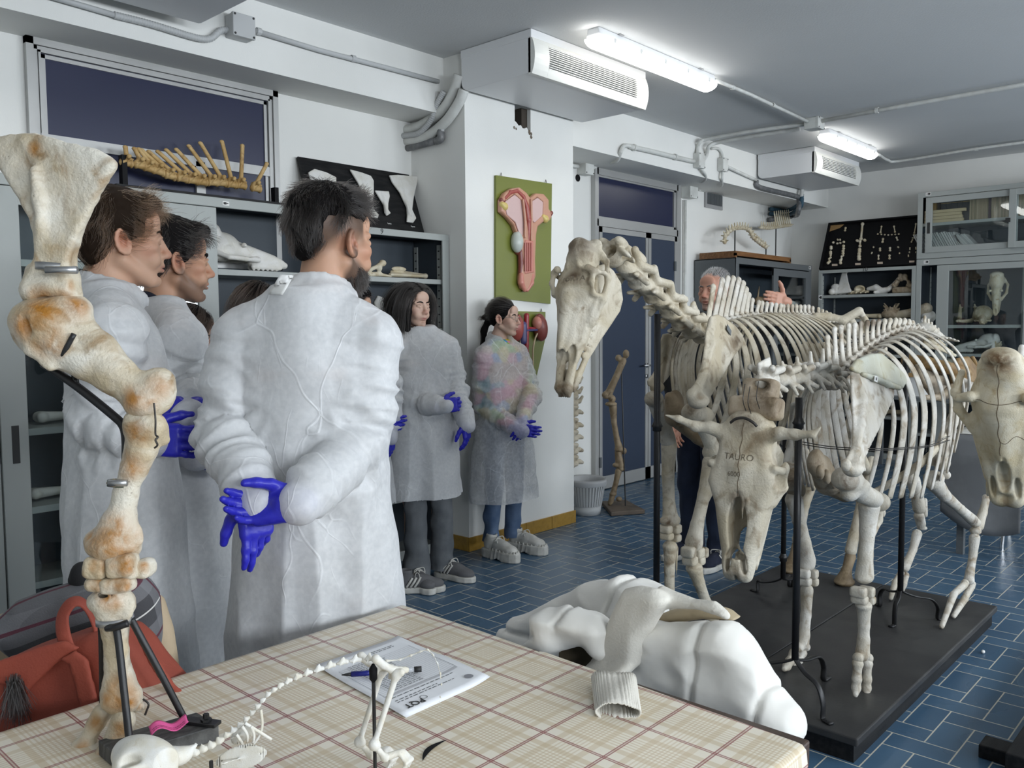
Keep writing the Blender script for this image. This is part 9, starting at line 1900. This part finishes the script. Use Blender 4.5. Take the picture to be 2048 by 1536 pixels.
for pts in(((1076,664),(1070,678),(1066,700),(1066,730),(1065,755)),((1038,662),(1041,680),(1039,705),(1044,730))):MB().tube(bez([gp(x,y,.06)for x,y in pts],5),.006,8).build('ureter',mat('model_cream',(.52,.40,.25),.4),a2,smooth=True)
# ---------------------------------------------------------------- bin, stands and furniture at the back
c=onz(1173,1027,0);wb_=thing('waste_bin','grey slatted plastic bin with a clear bag beside the pillar','bin',c);b=MB()
b.lathe(c,[(.0,.002),(.105,.002),(.112,.07),(.108,.07)],32).lathe(c,[(.142,.225),(.150,.235),(.154,.262),(.149,.268),(.140,.255),(.138,.225)],32);b.build('body',M['pvc'],wb_,smooth=True)
b=MB()
for a in np.linspace(0,2*PI,37)[:-1]:d=V(math.cos(a),math.sin(a),0);b.obox(c+d*.126+V(0,0,.148),np.cross(d,V(0,0,1))*.0065,d*.003,V(0,0,.08)+d*.014)
b.build('slats',M['pvc'],wb_);MB().lathe(c,[(.155,.225),(.158,.255),(.150,.275),(.138,.262),(.122,.12),(.10,.02),(.0,.015)],32).build('bag',mat('clear_bag',(.55,.56,.57),.25,alpha=.55),wb_,smooth=True)
o_=onz(1247,1012,.035);lg=thing('mounted_limb','slender brown hind limb bones on a small wooden base in front of the blue door','skeleton',o_*[1,1,0]);q=[onz(x,y,.035)for x,y in((1203,1002),(1252,999),(1290,1019),(1222,1024))];b=MB();b.prism([V(p[0],p[1],.002)for p in q],(0,0,.033));b.build('base',mat('worn_wood_base',(.13,.10,.075),.7,col2=(.08,.065,.05),nscale=8),lg,bevel=.006)
tt_=(o_-C0)@_f;lm=lambda x,y,d=0.:ond(x,y,tt_+.03+d);kp=tt_/FPX;BM=M['b_brown']
MB().cyl(onz(1251,1012,.035),lm(1243,742),.005,8).build('rod',M['iron'],lg)
for nm,pts,el in(('femur',((1246,722,7),(1232,755,6.5),(1218,785,8)),((1252,708,7,9),(1237,716,7,7),(1212,790,9,8),(1224,798,8,8))),('tibia',((1226,815,8),(1228,845,5.5),(1234,880,6),(1238,895,8)),((1222,808,13,5),(1238,899,10,6))),('tarsus',((1236,905,7),(1240,930,9)),((1248,902,6,7),(1233,930,9,5),(1243,938,8,5))),('metatarsal',((1237,942,7),(1232,965,5),(1227,984,6)),((1226,988,8,5),)),('phalanx',((1225,990,6),(1222,1002,5),(1220,1006,5)),((1238,998,7,5),))):
 S=SDF(.0055,.008);S.chain([lm(x,y)for x,y,r in pts],[r*kp for x,y,r in pts]);[S.ell(lm(x,y),(a*kp,a*kp*.9,b_*kp))for x,y,a,b_ in el];solid(S,nm,BM,lg,rx=1)
vs=thing('mounted_spine','vertical row of pale vertebrae on a rod, half hidden behind the pillar edge','skeleton',ony(1143,1015,4.2)*[1,1,0])
hv=lambda x,y:ony(x,y,4.22);MB().cyl(hv(1141,935)*[1,1,0],hv(1141,740),.012,10).build('rod',M['iron'],vs);b=MB();z=hv(1141,940);b.box(z[0]-.13,z[0]+.13,4.1,4.34,.001,.03);b.build('base',M['blackwood'],vs)
for i,y in enumerate((762,782,801,822,848,872,898,922)):
 S=SDF(.006,.01);c=hv(1141,y);r=.036+.006*min(i,4)*.5;S.cap(c-V(0,0,.03),c+V(0,0,.03),r*.8);S.chain([c+V(.02,0,0),c+V(.075,-.03,-.01),c+V(.10,-.04,.025 if i<3 else-.02)],[r*.5,r*.4,r*.3]);S.chain([c,c+V(-.06,.02,-.02)],[r*.5,r*.4]);S.ell(c+V(.03,-.03,.03),(.03,.02,.02));S.ell(c+V(.03,-.03,-.03),(.025,.02,.015));solid(S,'vertebra',M['b_cream'],vs,rx=1)
def tabl(label,p,q,dep,z,mt_,mleg,cloth=None,n=2):
 t=thing('table',label,'table',(p[0],p[1],0));d=nrm(V(q[0]-p[0],q[1]-p[1],0));nn=np.cross(V(0,0,1),d);nn=nn if nn[0]>0 else-nn;L=np.linalg.norm((q-p)[:2]);A_=V(p[0],p[1],z-.03);b=MB();b.prism([A_,A_+d*L,A_+d*L+nn*dep,A_+nn*dep],(0,0,.03));b.build('tabletop',mt_,t,bevel=.003)
 for a in(.08,L-.08):
  for e in(.06,dep-.06):b=MB();c=A_+d*a+nn*e;b.obox(V(c[0],c[1],(z-.03)/2),d*.02,nn*.02,V(0,0,(z-.03)/2));b.build('leg',mleg,t)
 return t,A_,d,nn,L
p0,q0=onz(1893,866,.75),onz(2130,884,.75);t3,A_,d,nn,L=tabl('wooden table with a hanging grey cloth beyond the cow ribs at the right',p0,q0,.8,.75,M['wood'],M['steel_dk'])
g=[[A_+d*u-nn*(.012+.02*math.sin(u*14)*(v)+.01)+V(0,0,.033-v*(.50+.10*math.sin(u*6)))for v in np.linspace(0,1,14)]for u in np.linspace(-.02,.42,30)];o=MB().grid(g).build('tablecloth',mat('grey_checked_cloth',(.14,.145,.15),.85,col2=(.19,.195,.2),nscale=6),None,smooth=True,solid=.002);tag(o,'grey cloth hanging from the wooden table at the right','tablecloth')
g=[[A_+d*u+nn*v+V(0,0,.0335+.002*math.sin(u*9+v*7))for v in np.linspace(-.01,.6,10)]for u in np.linspace(.0,1.0,20)];o=MB().grid(g).build('tablecloth',mat('white_checked_oilcloth',(.72,.70,.64),.4),None,smooth=True,solid=.001);tag(o,'pale oilcloth on top of the wooden table at the right','tablecloth')
cc=thing('chair','chrome framed chair with a pale seat at the right edge','chair',onz(2040,1120,0)*[1,1,0]);Tc=5.4;cz_=lambda x,y,dd=0.:ond(x,y,Tc+dd)
for k,dd in enumerate((0.,.42)):MB().tube(bez([cz_(2022+10*k,930,dd),cz_(2004+12*k,1090-20*k,dd),cz_(2008+12*k,1112-24*k,dd),cz_(2022+12*k,1119-24*k,dd),cz_(2110,1126-24*k,dd),cz_(2130,1110-22*k,dd),cz_(2118,930,dd)],5),.011,10).build('frame',M['chrome'],cc,smooth=True)
S=SDF(.008,.01);S.box(cz_(2075,925,.2),(.22,.22,.02),np.array([_r,nrm(_f*[1,1,0]),V(0,0,1)]).T,.018);solid(S,'seat',M['white'],cc);S=SDF(.008,.01);S.box(cz_(2075,850,.42),(.22,.015,.14),np.array([_r,nrm(_f*[1,1,0]),V(0,0,1)]).T,.012);solid(S,'backrest',M['white'],cc)
t4,A4,d4,n4,L4=tabl('low grey table at the back wall seen through the ribs',V(8.35,3.15,0),V(8.35,1.75,0),.6,.74,M['steel_dk'],M['steel_dk'])
b=MB();b.box(8.45,8.8,2.55,3.0,.741,.93);o=b.build('box',M['white'],None,bevel=.003);tag(o,'white box with brown flaps on the grey table behind the ribs','box');b=MB();b.obox(V(8.42,2.78,.945),V(.05,0,.015),V(0,.22,0),V(0,0,.002));b.build('flap',bpy.data.materials['brown_card'],o)
S=SDF(.006,.012);c=onx(1757,880,8.5);c[2]=.742;S.ell(c+V(0,.0,.06),(.09,.1,.06));S.cap(c+V(-.05,.05,.05),c+V(-.05,-.12,.08),.04,.03);o=solid(S,'specimen',mat('red_plastic',(.50,.04,.02),.35),None);tag(o,'red plastic model on the grey table, glimpsed between the ribs','specimen')
for lb,x0,y0,x1,y1 in(('white notice on the wall right of the blue door',1311,577,1336,601),):
 a,c=ony(x0,y0,YD-.055),ony(x1,y1,YD-.055);b=MB();b.box(a[0],c[0],YD-.058,YD-.052,c[2],a[2]);tag(b.build('notice',M['paper']),lb,'notice')
a=ony(1386,603,YD);b=MB();b.box(a[0]-.05,a[0]+.05,YD-.012,YD-.001,a[2]-.04,a[2]+.04);o=b.build('light_switch',M['white'],bevel=.003);tag(o,'white light switch between the door and the dark cabinet','light switch')
S=SDF(.002,.002);c=onz(1966,1307,0);S.ell(c+V(0,0,.008),(.010,.008,.008));o=solid(S,'pebble',M['white'],None);tag(o,'tiny white crumb on the blue tiles right of the platform','crumb')
